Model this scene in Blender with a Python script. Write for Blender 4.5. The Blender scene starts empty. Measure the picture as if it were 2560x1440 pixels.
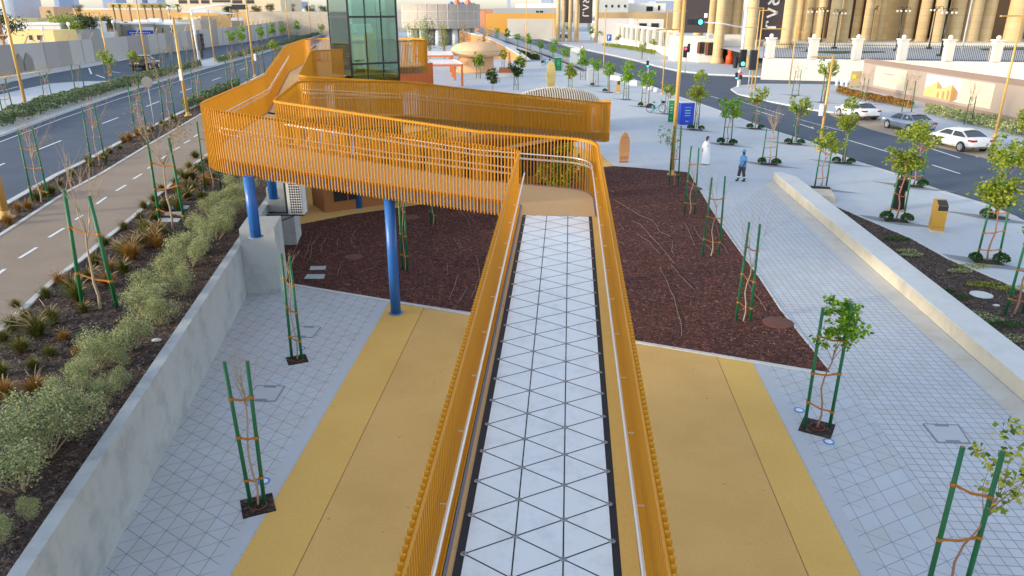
import bpy, bmesh, math, random
from mathutils import Vector, Matrix, noise
from mathutils.geometry import tessellate_polygon
random.seed(7)
rnd = random.random
def ru(a, b): return a + (b - a) * rnd()
SC = bpy.context.scene
COL = SC.collection
# ---------------------------------------------------------------- survey: camera and back-projection of points onto level ground
H, F, PITCH = 9.3, 1850.0, math.radians(20.7)
SP, CP = math.sin(PITCH), math.cos(PITCH)
ZL = 1.68                                   # level of the upper (left) terrace
def W(px, py, z=0.0):
    u, v = (px - 1280) / F, (720 - py) / F
    f, d = CP + v * SP, SP - v * CP
    t = (H - z) / max(d, 1e-4)
    return Vector((u * t, f * t, z))
def L(px, py): return W(px, py, ZL)
def WY(px, py, Y):
    u, v = (px - 1280) / F, (720 - py) / F
    f, d = CP + v * SP, SP - v * CP
    t = Y / f
    return Vector((u * t, Y, H - d * t))
def zat(Y, py): return WY(1280, py, Y).z
# ---------------------------------------------------------------- materials
def lin(c):
    c = c / 255.0
    return c / 12.92 if c <= 0.04045 else ((c + 0.055) / 1.055) ** 2.4
def rgb(r, g, b): return (lin(r), lin(g), lin(b), 1)
class NT:
    def __init__(s, name):
        m = bpy.data.materials.new(name); m.use_nodes = True
        s.m = m; s.t = m.node_tree; s.b = s.t.nodes['Principled BSDF']
    def n(s, kind, **kw):
        x = s.t.nodes.new(kind)
        for k, v in kw.items(): setattr(x, k, v)
        return x
    def l(s, a, b): s.t.links.new(a, b)
    def math(s, op, a, b=None, c=None):
        x = s.n('ShaderNodeMath', operation=op)
        for i, v in enumerate((a, b, c)):
            if v is None: continue
            if isinstance(v, (int, float)): x.inputs[i].default_value = v
            else: s.l(v, x.inputs[i])
        return x.outputs[0]
    def mix(s, fac, a, b):
        x = s.n('ShaderNodeMix', data_type='RGBA')
        for i, v in ((0, fac), (6, a), (7, b)):
            if isinstance(v, (int, float, tuple)): x.inputs[i].default_value = v
            else: s.l(v, x.inputs[i])
        return x.outputs[2]
    def pos(s): return s.n('ShaderNodeNewGeometry').outputs['Position']
    def obj(s): return s.n('ShaderNodeTexCoord').outputs['Object']
    def noise(s, vec, scale, detail=4, rough=.6):
        x = s.n('ShaderNodeTexNoise'); x.inputs['Scale'].default_value = scale
        x.inputs['Detail'].default_value = detail; x.inputs['Roughness'].default_value = rough
        s.l(vec, x.inputs['Vector']); return x.outputs['Fac']
    def ramp(s, fac, stops):
        x = s.n('ShaderNodeValToRGB'); e = x.color_ramp.elements
        while len(e) < len(stops): e.new(0.5)
        for i, (p, c) in enumerate(stops): e[i].position = p; e[i].color = c
        s.l(fac, x.inputs[0]); return x.outputs[0]
    def bump(s, h, strength, dist=.02):
        x = s.n('ShaderNodeBump'); x.inputs['Strength'].default_value = strength
        x.inputs['Distance'].default_value = dist
        s.l(h, x.inputs['Height']); s.l(x.outputs[0], s.b.inputs['Normal'])
    def color(s, c):
        if isinstance(c, tuple): s.b.inputs['Base Color'].default_value = c
        else: s.l(c, s.b.inputs['Base Color'])
def dk(c, k): return (c[0] * k, c[1] * k, c[2] * k, 1)
def plain(name, c, rough=.6, metal=0, var=.12, scale=6, spec=.5, bump=0, stain=None):
    n = NT(name); p = n.obj()
    f = n.noise(p, scale)
    col = n.mix(f, dk(c, 1 - var), dk(c, 1 + var))
    if stain:
        g = n.noise(p, stain[1], 6, .7)
        g = n.ramp(g, [(.48, (0, 0, 0, 1)), (.7, (1, 1, 1, 1))])
        col = n.mix(n.math('MULTIPLY', g, stain[2]), col, stain[0])
    n.color(col); n.b.inputs['Roughness'].default_value = rough
    n.b.inputs['Metallic'].default_value = metal
    n.b.inputs['Specular IOR Level'].default_value = spec
    if bump: n.bump(n.noise(p, scale * 12), bump, .01)
    return n.m
def emit(name, c, st):
    n = NT(name); n.color(c); n.b.inputs['Emission Color'].default_value = c
    n.b.inputs['Emission Strength'].default_value = st; return n.m
def leafmat(name, stops, trans=.45):
    n = NT(name); g = n.n('ShaderNodeNewGeometry')
    c = n.ramp(g.outputs['Random Per Island'], stops)
    n.color(c); n.b.inputs['Roughness'].default_value = .6
    tr = n.n('ShaderNodeBsdfTranslucent'); n.l(c, tr.inputs[0])
    mx = n.n('ShaderNodeMixShader'); mx.inputs[0].default_value = trans
    n.l(n.b.outputs[0], mx.inputs[1]); n.l(tr.outputs[0], mx.inputs[2])
    n.l(mx.outputs[0], n.t.nodes['Material Output'].inputs[0]); return n.m
def paving(name, base, joint, d1, d2, size, gap, diag=0.0, var=.06):
    """slabs on the lattice of two directions (degrees in plan); diag = share of slabs that also carry the short diagonal joint"""
    n = NT(name); p = n.pos()
    e1 = Vector((math.cos(math.radians(d1)), math.sin(math.radians(d1)))) * size; e2 = Vector((math.cos(math.radians(d2)), math.sin(math.radians(d2)))) * size
    det = e1.x * e2.y - e1.y * e2.x
    def dot(ax, ay):
        v = n.n('ShaderNodeVectorMath', operation='DOT_PRODUCT'); n.l(p, v.inputs[0]); v.inputs[1].default_value = (ax, ay, 0); return v.outputs['Value']
    a, b = dot(e2.y / det, -e2.x / det), dot(-e1.y / det, e1.x / det)
    fa, fb = n.math('FRACT', a), n.math('FRACT', b)
    w = gap / size * abs(size * size / det)
    def line(x, w):  # 1 on the joint
        d = n.math('ABSOLUTE', n.math('SUBTRACT', x, .5))
        return n.math('GREATER_THAN', d, .5 - w)
    j = n.math('MAXIMUM', line(fa, w), line(fb, w))
    cb = n.n('ShaderNodeCombineXYZ')
    n.l(n.math('FLOOR', a), cb.inputs[0]); n.l(n.math('FLOOR', b), cb.inputs[1])
    wn = n.n('ShaderNodeTexWhiteNoise', noise_dimensions='2D'); n.l(cb.outputs[0], wn.inputs['Vector'])
    if diag:
        sgn = -1 if (d2 - d1) % 180 < 90 else 1
        d = n.math('ABSOLUTE', n.math('SUBTRACT', n.math('ADD', fa, fb), 1)) if math.cos(math.radians(d1 - d2)) > 0 else n.math('ABSOLUTE', n.math('SUBTRACT', fa, fb))
        dl = n.math('LESS_THAN', d, w * 1.3)
        big = n.math('GREATER_THAN', n.noise(p, .55, 1), 1 - diag)
        j = n.math('MAXIMUM', j, n.math('MULTIPLY', n.math('MULTIPLY', dl, .7), big))
    f = n.noise(p, 1.1, 5)
    c = n.mix(wn.outputs['Value'], dk(base, 1 - var), dk(base, 1 + var))
    tone = n.n('ShaderNodeHueSaturation'); n.l(c, tone.inputs['Color'])
    n.l(n.math('ADD', n.math('MULTIPLY', wn.outputs['Value'], .6), .7), tone.inputs['Saturation'])
    c = n.mix(n.math('MULTIPLY', n.ramp(f, [(.42, (0, 0, 0, 1)), (.75, (1, 1, 1, 1))]), .26), tone.outputs[0], dk(base, .68))
    g = n.ramp(n.noise(p, .28, 6, .7), [(.5, (0, 0, 0, 1)), (.68, (1, 1, 1, 1))])
    c = n.mix(n.math('MULTIPLY', g, .16), c, (base[0] * .8, base[1] * .72, base[2] * .6, 1))
    sp = n.ramp(n.noise(p, 42, 3), [(.62, (0, 0, 0, 1)), (.72, (1, 1, 1, 1))])
    c = n.mix(n.math('MULTIPLY', sp, .10), c, dk(base, .5))
    n.color(n.mix(n.math('MULTIPLY', j, .85), c, joint))
    n.b.inputs['Roughness'].default_value = .75
    n.bump(n.math('SUBTRACT', 1, j), .25, .004)
    return n.m
def grain(name, base, dark, light, scale=90, amt=.5, rough=.85, big=.3, bump=.3):
    n = NT(name); p = n.pos()
    c = n.mix(n.ramp(n.noise(p, scale, 2), [(.35, (0, 0, 0, 1)), (.65, (1, 1, 1, 1))]), dark, light)
    c = n.mix(amt, base, c)
    g = n.noise(p, .45, 5)
    c = n.mix(n.math('MULTIPLY', n.ramp(g, [(.4, (0, 0, 0, 1)), (.7, (1, 1, 1, 1))]), big), c, dark)
    g2 = n.ramp(n.noise(p, 9, 5), [(.58, (0, 0, 0, 1)), (.72, (1, 1, 1, 1))])
    c = n.mix(n.math('MULTIPLY', g2, .16), c, dk(dark, .8))
    g3 = n.ramp(n.noise(p, 5.5, 1, .3), [(.79, (0, 0, 0, 1)), (.81, (1, 1, 1, 1))])
    c = n.mix(n.math('MULTIPLY', g3, .45), c, dk(dark, .35))
    n.color(c); n.b.inputs['Roughness'].default_value = rough
    n.bump(n.noise(p, scale, 2), bump, .006); return n.m
def bark(name, cols):
    n = NT(name); p = n.pos()
    v = n.n('ShaderNodeTexVoronoi'); v.inputs['Scale'].default_value = 16
    v.inputs['Randomness'].default_value = 1
    q = n.n('ShaderNodeVectorMath', operation='MULTIPLY_ADD')
    nz = n.n('ShaderNodeTexNoise'); nz.inputs['Scale'].default_value = 7; n.l(p, nz.inputs['Vector'])
    n.l(nz.outputs['Color'], q.inputs[0]); q.inputs[1].default_value = (.35, .35, .35); n.l(p, q.inputs[2])
    n.l(q.outputs[0], v.inputs['Vector'])
    s = n.n('ShaderNodeSeparateColor'); n.l(v.outputs['Color'], s.inputs[0])
    c = n.ramp(s.outputs[0], [(0, cols[0]), (.45, cols[1]), (.8, cols[2]), (1, cols[3])])
    g = n.ramp(n.noise(p, .8, 4), [(.35, (0, 0, 0, 1)), (.75, (1, 1, 1, 1))])
    c = n.mix(n.math('MULTIPLY', g, .35), c, cols[2])
    d = n.ramp(v.outputs['Distance'], [(.25, (1, 1, 1, 1)), (.7, (0, 0, 0, 1))])
    n.color(c); n.b.inputs['Roughness'].default_value = .9
    n.bump(d, .9, .04); return n.m
# ---------------------------------------------------------------- mesh builder
class MB:
    def __init__(s): s.v = []; s.f = []; s.mi = []; s.sm = []
    def add(s, verts, faces, mi=0, smooth=False):
        k = len(s.v); s.v += [Vector(p) for p in verts]
        for f in faces: s.f.append([i + k for i in f]); s.mi.append(mi); s.sm.append(smooth)
        return s
    def box(s, c, d, ax=None, mi=0, taper=1.0):
        """centre, size, optional (x axis direction) in plan"""
        c = Vector(c); ux = Vector((1, 0, 0)); uy = Vector((0, 1, 0)); uz = Vector((0, 0, 1))
        if ax is not None:
            ux = Vector(ax).normalized()
            uy = uz.cross(ux)
            if uy.length < 1e-4: uy = Vector((0, 1, 0))
            uy.normalize(); uz = ux.cross(uy)
        x, y, z = d[0] / 2, d[1] / 2, d[2] / 2
        P = []
        for k, sz in ((1.0, -1), (taper, 1)):
            for sx, sy in ((-1, -1), (1, -1), (1, 1), (-1, 1)):
                P.append(c + ux * (sx * x * k) + uy * (sy * y * k) + uz * (sz * z))
        return s.add(P, [(3, 2, 1, 0), (4, 5, 6, 7), (0, 1, 5, 4), (1, 2, 6, 5), (2, 3, 7, 6), (3, 0, 4, 7)], mi)
    def bar(s, a, b, w, h, mi=0):
        a, b = Vector(a), Vector(b); d = b - a; l = d.length
        if l < 1e-6: return s
        d.normalize(); up = Vector((0, 0, 1))
        sx = d.cross(up)
        if sx.length < .05: sx = Vector((1, 0, 0))
        sx.normalize(); sz = sx.cross(d)
        P = [q + sx * (i * w / 2) + sz * (j * h / 2) for q in (a, b) for i, j in ((-1, -1), (1, -1), (1, 1), (-1, 1))]
        return s.add(P, [(3, 2, 1, 0), (4, 5, 6, 7), (0, 1, 5, 4), (1, 2, 6, 5), (2, 3, 7, 6), (3, 0, 4, 7)], mi)
    def tube(s, pts, r, n=8, mi=0, cap=True, smooth=True):
        pts = [Vector(p) for p in pts]; R = r if isinstance(r, (list, tuple)) else [r] * len(pts)
        k = len(s.v); up = None; N = len(pts)
        for i, p in enumerate(pts):
            d = (pts[min(i + 1, N - 1)] - pts[max(i - 1, 0)])
            if d.length < 1e-9: d = Vector((0, 0, 1))
            d.normalize()
            if up is None: up = d.orthogonal().normalized()
            up = (up - d * up.dot(d))
            if up.length < 1e-6: up = d.orthogonal()
            up.normalize(); sd = d.cross(up)
            for j in range(n):
                a = 2 * math.pi * j / n
                s.v.append(p + (up * math.cos(a) + sd * math.sin(a)) * R[i])
        for i in range(N - 1):
            for j in range(n):
                s.f.append([k + i * n + j, k + i * n + (j + 1) % n, k + (i + 1) * n + (j + 1) % n, k + (i + 1) * n + j]); s.mi.append(mi); s.sm.append(smooth)
        if cap:
            s.f.append([k + j for j in reversed(range(n))]); s.mi.append(mi); s.sm.append(False)
            s.f.append([k + (N - 1) * n + j for j in range(n)]); s.mi.append(mi); s.sm.append(False)
        return s
    def lathe(s, prof, c=(0, 0, 0), n=24, mi=0, smooth=True, sx=1, sy=1, cap=True):
        k = len(s.v); c = Vector(c)
        for r, z in prof:
            for j in range(n):
                a = 2 * math.pi * j / n
                s.v.append(c + Vector((r * math.cos(a) * sx, r * math.sin(a) * sy, z)))
        m = len(prof)
        for i in range(m - 1):
            for j in range(n):
                s.f.append([k + i * n + j, k + i * n + (j + 1) % n, k + (i + 1) * n + (j + 1) % n, k + (i + 1) * n + j]); s.mi.append(mi); s.sm.append(smooth)
        if cap:
            s.f.append([k + j for j in reversed(range(n))]); s.mi.append(mi); s.sm.append(False)
            s.f.append([k + (m - 1) * n + j for j in range(n)]); s.mi.append(mi); s.sm.append(False)
        return s
    def poly(s, pts, z=None, mi=0):
        P = [Vector(p) if z is None else Vector((p[0], p[1], z)) for p in pts]
        tri = tessellate_polygon([[Vector((p.x, p.y, 0)) for p in P]])
        out = []
        for t in tri:
            a, b, c = (P[i] for i in t)
            t = list(t)
            if (b - a).cross(c - a).z < 0: t.reverse()
            out.append(t)
        return s.add(P, out, mi)
    def prism(s, pts, z0, z1, mi=0):
        P = [Vector((p[0], p[1], 0)) for p in pts]
        area = sum(P[i].x * P[(i + 1) % len(P)].y - P[(i + 1) % len(P)].x * P[i].y for i in range(len(P)))
        if area < 0: P.reverse()
        n = len(P); s.poly(P, z1, mi)
        lo = [Vector((p.x, p.y, z0)) for p in P]; hi = [Vector((p.x, p.y, z1)) for p in P]
        s.add(lo + hi, [(i, (i + 1) % n, n + (i + 1) % n, n + i) for i in range(n)], mi)
        k = len(s.v); tri = tessellate_polygon([P])
        fs = []
        for t in tri:
            a, b, c = (lo[i] for i in t); t = list(t)
            if (b - a).cross(c - a).z > 0: t.reverse()
            fs.append(t)
        return s.add(lo, fs, mi)
    def ribbon(s, pts, w, z, mi=0):
        """flat strip of width w along a polyline"""
        P = [Vector((p[0], p[1], 0)) for p in pts]; A = []
        for i, p in enumerate(P):
            d = (P[min(i + 1, len(P) - 1)] - P[max(i - 1, 0)]).normalized(); nn = Vector((-d.y, d.x, 0))
            A += [p + nn * w / 2 + Vector((0, 0, z)), p - nn * w / 2 + Vector((0, 0, z))]
        return s.add(A, [(2 * i, 2 * i + 1, 2 * i + 3, 2 * i + 2) for i in range(len(P) - 1)], mi)
    def kerb(s, pts, w, z0, z1, mi=0):
        P = [Vector((p[0], p[1], 0)) for p in pts]; A = []
        for i, p in enumerate(P):
            d = (P[min(i + 1, len(P) - 1)] - P[max(i - 1, 0)]).normalized(); nn = Vector((-d.y, d.x, 0)) * (w / 2)
            A += [p + nn + Vector((0, 0, z0)), p + nn + Vector((0, 0, z1)), p - nn + Vector((0, 0, z1)), p - nn + Vector((0, 0, z0))]
        f = []
        for i in range(len(P) - 1):
            k = 4 * i
            f += [(k, k + 4, k + 5, k + 1), (k + 1, k + 5, k + 6, k + 2), (k + 2, k + 6, k + 7, k + 3)]
        e = 4 * (len(P) - 1)
        f += [(0, 1, 2, 3), (e + 3, e + 2, e + 1, e)]
        s.add(A, f, mi)
        k = len(s.v) - len(A)
        return s
    def ball(s, c, r, mi=0, n=10, m=6, sc=(1, 1, 1)):
        prof = []
        k = len(s.v); c = Vector(c)
        for i in range(m + 1):
            t = math.pi * i / m
            for j in range(n):
                a = 2 * math.pi * j / n
                s.v.append(c + Vector((math.sin(t) * math.cos(a) * r * sc[0], math.sin(t) * math.sin(a) * r * sc[1], -math.cos(t) * r * sc[2])))
        for i in range(m):
            for j in range(n):
                s.f.append([k + i * n + j, k + i * n + (j + 1) % n, k + (i + 1) * n + (j + 1) % n, k + (i + 1) * n + j]); s.mi.append(mi); s.sm.append(True)
        return s
    def leaf(s, p, size, mi=0, up=.5, asp=.6):
        d = Vector((ru(-1, 1), ru(-1, 1), ru(-1, 1) * up + .1))
        if d.length < .01: d = Vector((1, 0, 0))
        d.normalize(); e = d.orthogonal(); e.rotate(Matrix.Rotation(ru(0, 6.28), 3, d)); e.normalize()
        p = Vector(p); a = d * size / 2; b = e * size * asp / 2; nrm = d.cross(e) * size * .12
        return s.add([p - a, p + b + nrm, p + a, p - b + nrm], [(0, 1, 2), (0, 2, 3)], mi)
    def build(s, name, mats, parent=None, origin=None):
        if not isinstance(mats, (list, tuple)): mats = [mats]
        o0 = Vector((0, 0, 0))
        if origin is not None: o0 = Vector(origin)
        elif parent is not None:
            q = parent
            while q is not None: o0 = o0 + q.location; q = q.parent
        me = bpy.data.meshes.new(name)
        me.from_pydata([tuple(p - o0) for p in s.v], [], s.f)
        for m in mats: me.materials.append(m)
        me.polygons.foreach_set('material_index', s.mi)
        me.polygons.foreach_set('use_smooth', s.sm)
        me.update()
        ob = bpy.data.objects.new(name, me); COL.objects.link(ob)
        if parent is not None: ob.parent = parent
        elif origin is not None: ob.location = o0
        return ob
def tag(o, label=None, cat=None, group=None, kind=None):
    if label: o['label'] = label
    if cat: o['category'] = cat
    if group: o['group'] = group
    if kind: o['kind'] = kind
    return o
def thing(name, label, cat, loc=(0, 0, 0), group=None, rz=0):
    o = bpy.data.objects.new(name, None); COL.objects.link(o); o.empty_display_size = .2
    o.location = loc; o.rotation_euler.z = rz
    return tag(o, label, cat, group)
KIDS = {}
def copy_tree(o, parent=None):
    c = o.copy(); COL.objects.link(c)
    if parent is not None: c.parent = parent
    for ch in [x for x in list(o.children)]: copy_tree(ch, c)
    return c
def struct(name, mb, mats): return tag(mb.build(name, mats), kind='structure')
def rounded(path, step=.12):
    """path of (x, y, z, radius) -> dense points with rounded corners; returns points and the index of each vertex"""
    P = [Vector(p[:3]) for p in path]; R = [p[3] if len(p) > 3 else 0 for p in path]
    out = []; idx = []
    for i, p in enumerate(P):
        if 0 < i < len(P) - 1 and R[i] > 0:
            a = (P[i - 1] - p); b = (P[i + 1] - p)
            a2 = Vector((a.x, a.y, 0)); b2 = Vector((b.x, b.y, 0))
            ang = a2.angle(b2); d = min(R[i] / math.tan(ang / 2), a2.length * .49, b2.length * .49)
            s = p + a * (d / a2.length); e = p + b * (d / b2.length)
            n = max(4, int((math.pi - ang) / .18))
            idx.append(len(out) + n // 2)
            for k in range(n + 1):
                t = k / n
                out.append(s * (1 - t) ** 2 + p * 2 * t * (1 - t) + e * t * t)
        else:
            idx.append(len(out)); out.append(p.copy())
    D = []; mp = {}
    for i, p in enumerate(out):
        if i:
            q = out[i - 1]; m = int((p - q).length / .5)
            for k in range(1, m + 1): D.append(q.lerp(p, k / (m + 1)))
        mp[i] = len(D); D.append(p)
    return D, [mp[i] for i in idx]
def resample(pts, step):
    out = []; carry = 0.0
    for a, b in zip(pts, pts[1:]):
        d = b - a; l = Vector((d.x, d.y, 0)).length
        if l < 1e-9: continue
        t = carry
        while t < l:
            out.append((a + d * (t / l), Vector((d.x, d.y, 0)).normalized())); t += step
        carry = t - l
    return out
# ---------------------------------------------------------------- shared materials
M = {}
M['slat'] = plain('orange_yellow_paint', rgb(206, 144, 34), .48, 0, .05, 3, .25)
M['fascia'] = plain('slate_fascia_paint', rgb(112, 128, 158), .5, 0, .08)
M['deck'] = grain('resin_deck_tan', rgb(216, 180, 130), rgb(184, 146, 98), rgb(232, 200, 150), 60, .3, .8, .1)
M['steel'] = plain('brushed_steel', rgb(232, 228, 220), .3, .55, .04)
M['blue'] = plain('blue_column_paint', rgb(46, 106, 182), .36, 0, .10, 2)
M['black'] = plain('black_rubber', rgb(38, 42, 50), .7, 0, .2, 9)
M['tile'] = plain('white_floor_tile', rgb(236, 247, 255), .16, 0, .03, 2.2, .5, 0, (rgb(200, 208, 220), 3.0, .45))
_t = M['tile'].node_tree.nodes['Principled BSDF']; _t.inputs['Coat Weight'].default_value = .5; _t.inputs['Coat Roughness'].default_value = .06
M['cap'] = plain('grey_node_disc', rgb(150, 160, 172), .35, .3)
M['conc'] = plain('cast_concrete', rgb(184, 188, 188), .8, 0, .08, 2.4, .3, .25, (rgb(140, 146, 148), 1.6, .55))
M['conc_lt'] = plain('pale_concrete', rgb(214, 216, 216), .75, 0, .06, 2, .3, .15, (rgb(180, 182, 180), 1.2, .35))
M['conc_warm'] = plain('warm_stone', rgb(216, 206, 184), .75, 0, .08, 3, .3, .15, (rgb(176, 162, 136), 1.4, .5))
M['asphalt'] = grain('asphalt', rgb(78, 90, 108), rgb(60, 72, 88), rgb(96, 110, 128), 30, .5, .85, .5)
M['paint'] = plain('white_road_paint', rgb(235, 238, 242), .6, 0, .06)
M['kerb'] = plain('kerb_stone', rgb(206, 208, 208), .8, 0, .08, 1.5, .3, .2, (rgb(160, 160, 156), 2, .4))
M['yellow_b'] = grain('yellow_resin_border', rgb(230, 186, 98), rgb(198, 150, 66), rgb(244, 208, 126), 120, .5, .85, .26)
M['yellow_c'] = grain('tan_resin_path', rgb(224, 180, 104), rgb(190, 144, 76), rgb(240, 206, 136), 120, .45, .85, .42)
M['mulch'] = bark('red_brown_bark', [rgb(36, 14, 10), rgb(76, 34, 27), rgb(108, 54, 43), rgb(160, 108, 92)])
M['mulch_g'] = bark('grey_brown_bark', [rgb(34, 26, 23), rgb(70, 54, 47), rgb(98, 78, 68), rgb(140, 122, 112)])
M['soil'] = bark('dark_pit_soil', [rgb(22, 18, 16), rgb(46, 34, 28), rgb(66, 50, 42), rgb(120, 100, 86)])
M['tri'] = paving('pale_triangle_paving', rgb(192, 197, 203), rgb(116, 124, 132), 85.8, -34.2, .45, .007, .72, .05)
M['tri2'] = paving('pale_slab_paving', rgb(192, 198, 206), rgb(118, 126, 136), 85.8, 25.8, .45, .007, .55, .06)
_d = W(2960, 1356) - W(1932, 451); _a = math.degrees(math.atan2(_d.y, _d.x))
M['cob'] = paving('small_sett_paving', rgb(196, 201, 208), rgb(128, 136, 146), _a, _a + 90, .24, .010, 0, .07)
M['plaza'] = paving('plaza_concrete', rgb(194, 200, 208), rgb(176, 182, 190), _a, _a + 90, 3.2, .010, 0, .03)
M['inlay'] = plain('grey_paver', rgb(138, 144, 150), .8, 0, .07, 1.5, .3, .1)
M['cycle'] = grain('tan_cycle_asphalt', rgb(156, 140, 124), rgb(128, 110, 94), rgb(174, 158, 142), 40, .35, .85, .4)
M['sand'] = grain('sandy_ground', rgb(205, 192, 172), rgb(176, 158, 132), rgb(220, 210, 192), 2, .4, .9, .5)
M['green'] = plain('green_stake_paint', rgb(26, 108, 66), .5, 0, .15, 5)
M['rope'] = plain('coir_rope', rgb(182, 116, 46), .9, 0, .25, 30)
M['trunk'] = plain('sapling_bark', rgb(164, 124, 98), .85, 0, .2, 12)
M['twig'] = plain('pale_twig', rgb(180, 158, 130), .85, 0, .15, 9)
M['lamp'] = plain('tan_lamp_paint', rgb(212, 168, 94), .45, .1, .06, 2)
M['white'] = plain('white_paint', rgb(238, 238, 238), .45, 0, .03)
M['dark'] = plain('dark_panel', rgb(44, 46, 52), .4, 0, .1)
M['gold'] = plain('gold_metal', rgb(208, 160, 66), .35, .35, .06, 3)
def stone(name, c, c2):
    n = NT(name); p = n.pos(); se = n.n('ShaderNodeSeparateXYZ'); n.l(p, se.inputs[0])
    fz = n.math('FRACT', n.math('DIVIDE', se.outputs[2], 1.15)); j = n.math('LESS_THAN', fz, .05)
    cb = n.n('ShaderNodeCombineXYZ'); n.l(n.math('FLOOR', n.math('DIVIDE', se.outputs[2], 1.15)), cb.inputs[2]); n.l(n.math('FLOOR', n.math('DIVIDE', se.outputs[0], 1.7)), cb.inputs[0])
    wn = n.n('ShaderNodeTexWhiteNoise'); n.l(cb.outputs[0], wn.inputs['Vector'])
    col = n.mix(n.math('MULTIPLY', wn.outputs['Value'], .5), c, c2)
    col = n.mix(n.math('MULTIPLY', n.ramp(n.noise(p, .35, 6, .7), [(.45, (0, 0, 0, 1)), (.7, (1, 1, 1, 1))]), .3), col, dk(c2, .8))
    n.color(n.mix(n.math('MULTIPLY', j, .45), col, dk(c2, .6))); n.b.inputs['Roughness'].default_value = .8; n.b.inputs['Specular IOR Level'].default_value = .3
    return n.m
M['cream'] = stone('cream_stone', rgb(206, 182, 140), rgb(190, 160, 112))
M['ivory'] = plain('ivory_wall', rgb(234, 228, 214), .8, 0, .04, .3, .3)
M['window'] = plain('dark_window', rgb(54, 52, 54), .15, 0, .1)
M['terra'] = plain('terracotta_render', rgb(206, 148, 96), .8, 0, .06, .8, .3, .1)
M['peach'] = plain('peach_render', rgb(220, 172, 128), .8, 0, .05, .9, .3, .1)
M['orange'] = plain('orange_steel', rgb(216, 118, 56), .5, 0, .06)
M['rust'] = plain('brown_steel', rgb(150, 84, 50), .6, 0, .1)

# ---------------------------------------------------------------- the wall line that divides the two levels
def wx(Y): return -7.18 - .1474 * (Y - 10.3)
# lower level
g = MB(); g.poly([(-900, -60), (900, -60), (4000, 4500), (-4000, 4500)], -.22); struct('ground', g, M['sand'])
RK = [(2900, 735), (2700, 627), (2530, 537), (2457, 507), (2342, 472), (2230, 430), (2132, 400), (2020, 352), (1920, 322), (1830, 287), (1775, 267), (1695, 240), (1560, 188), (1440, 150), (1330, 112), (1190, 64)]
rk = [W(*p) for p in RK]
FARK = [(1190, 54), (1250, 68), (1350, 97), (1420, 116), (1500, 133), (1580, 150), (1640, 166), (1700, 179), (1775, 187), (2040, 198), (2180, 203), (2210, 192)]
fk = [W(*p) for p in FARK]
road = MB(); asph = [p for p in rk] + [p for p in fk] + [W(2700, 250), W(3100, 560)]
# carriageway sheet lies a kerb below the plaza
road.poly([W(3300, 640, -.13), W(3000, 800, -.13)] + [Vector((p.x, p.y, -.13)) for p in rk] + [Vector((p.x, p.y, -.13)) for p in fk] + [W(2700, 240, -.13)])
struct('road', road, M['asphalt'])
pz = MB()
plz = [Vector((wx(-8), -8, 0)), Vector((26, -8, 0))] + rk + [Vector((-30, 330, 0)), Vector((wx(330), 330, 0))]
pz.prism(plz, -.21, 0.0); struct('plaza', pz, M['plaza'])
kb = MB(); kb.kerb([p + Vector((-.1, -.12, 0)) for p in rk], .3, -.13, .006); struct('kerb', kb, M['kerb'])
# far pavement on the other side of the road (two islands)
ISL = [(1830, 222), (1850, 213), (1900, 209), (2110, 211), (2240, 214), (2700, 300), (2900, 520), (2560, 402), (2490, 376), (2330, 330), (2200, 297), (2087, 280), (2040, 274), (1925, 252), (1847, 234)]
isl = MB(); isl.prism([W(*p) for p in ISL], -.21, 0.004); struct('pavement', isl, M['plaza'])
bk = MB(); bk.kerb([W(*p) for p in [(1850, 213), (1830, 222), (1847, 234), (1925, 252), (2040, 274), (2087, 280)]], .3, -.13, .012); struct('kerb', bk, M['kerb'])
fs = MB(); fs.prism([W(*p) for p in [(1190, 51), (1250, 65), (1350, 94), (1420, 113), (1500, 130), (1580, 147), (1640, 163), (1700, 176), (1775, 184), (2040, 195), (2180, 200), (2260, 170), (1900, 130), (1600, 80), (1300, 45)]], -.21, -.02); struct('pavement', fs, M['plaza'])
bay = MB(); bay.poly([W(p[0], p[1], -.118) for p in [(2060, 277), (2087, 280), (2200, 297), (2330, 330), (2490, 376), (2560, 402), (2900, 520), (2900, 560), (2640, 445), (2480, 400), (2330, 365), (2180, 325), (2080, 290)]])
struct('parking_bay', bay, grain('bay_paving', rgb(176, 160, 140), rgb(138, 124, 108), rgb(196, 182, 160), 20, .5, .85, .3))
lm = MB()
def dash(a, b, w, z, lo=0):
    a, b = W(a[0], a[1], z), W(b[0], b[1], z); lm.ribbon([a, b], w, z)
for a, b in [((2000, 310), (2035, 322)), ((2110, 347), (2232, 383)), ((2330, 412), (2400, 434)), ((2500, 462), (2560, 478)), ((1890, 276), (1935, 290)), ((1775, 240), (1800, 247)), ((2440, 392), (2560, 385)), ((2330, 372), (2400, 395))]:
    dash(a, b, .14, -.122)
for a, b in [((1990, 296), (2110, 328)), ((1840, 250), (1960, 287))]: dash(a, b, .10, -.122)
struct('road_marking', lm, M['paint'])

# sunken yellow path and its paved strips in the foreground
MUL = [(685, 705), (1200, 784), (1590, 857), (2083, 938), (1950, 772), (1900, 695), (1862, 645), (1805, 566), (1747, 470), (1722, 431), (1535, 415), (1400, 430), (1230, 480), (1050, 512), (880, 536), (715, 568), (690, 600)]
mu = MB(); mu.poly([W(*p) for p in MUL], .012)
edge_a, edge_b = W(685, 705), W(2083, 938)
def on_edge(px):   # a point of the bed's straight front edge at picture column px
    best = None
    for k in range(401):
        p = edge_a.lerp(edge_b, k / 400)
        f = p.y * CP + (H) * SP
        x = 1280 + F * p.x / f
        if best is None or abs(x - px) < best[0]: best = (abs(x - px), p)
    return best[1]
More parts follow.
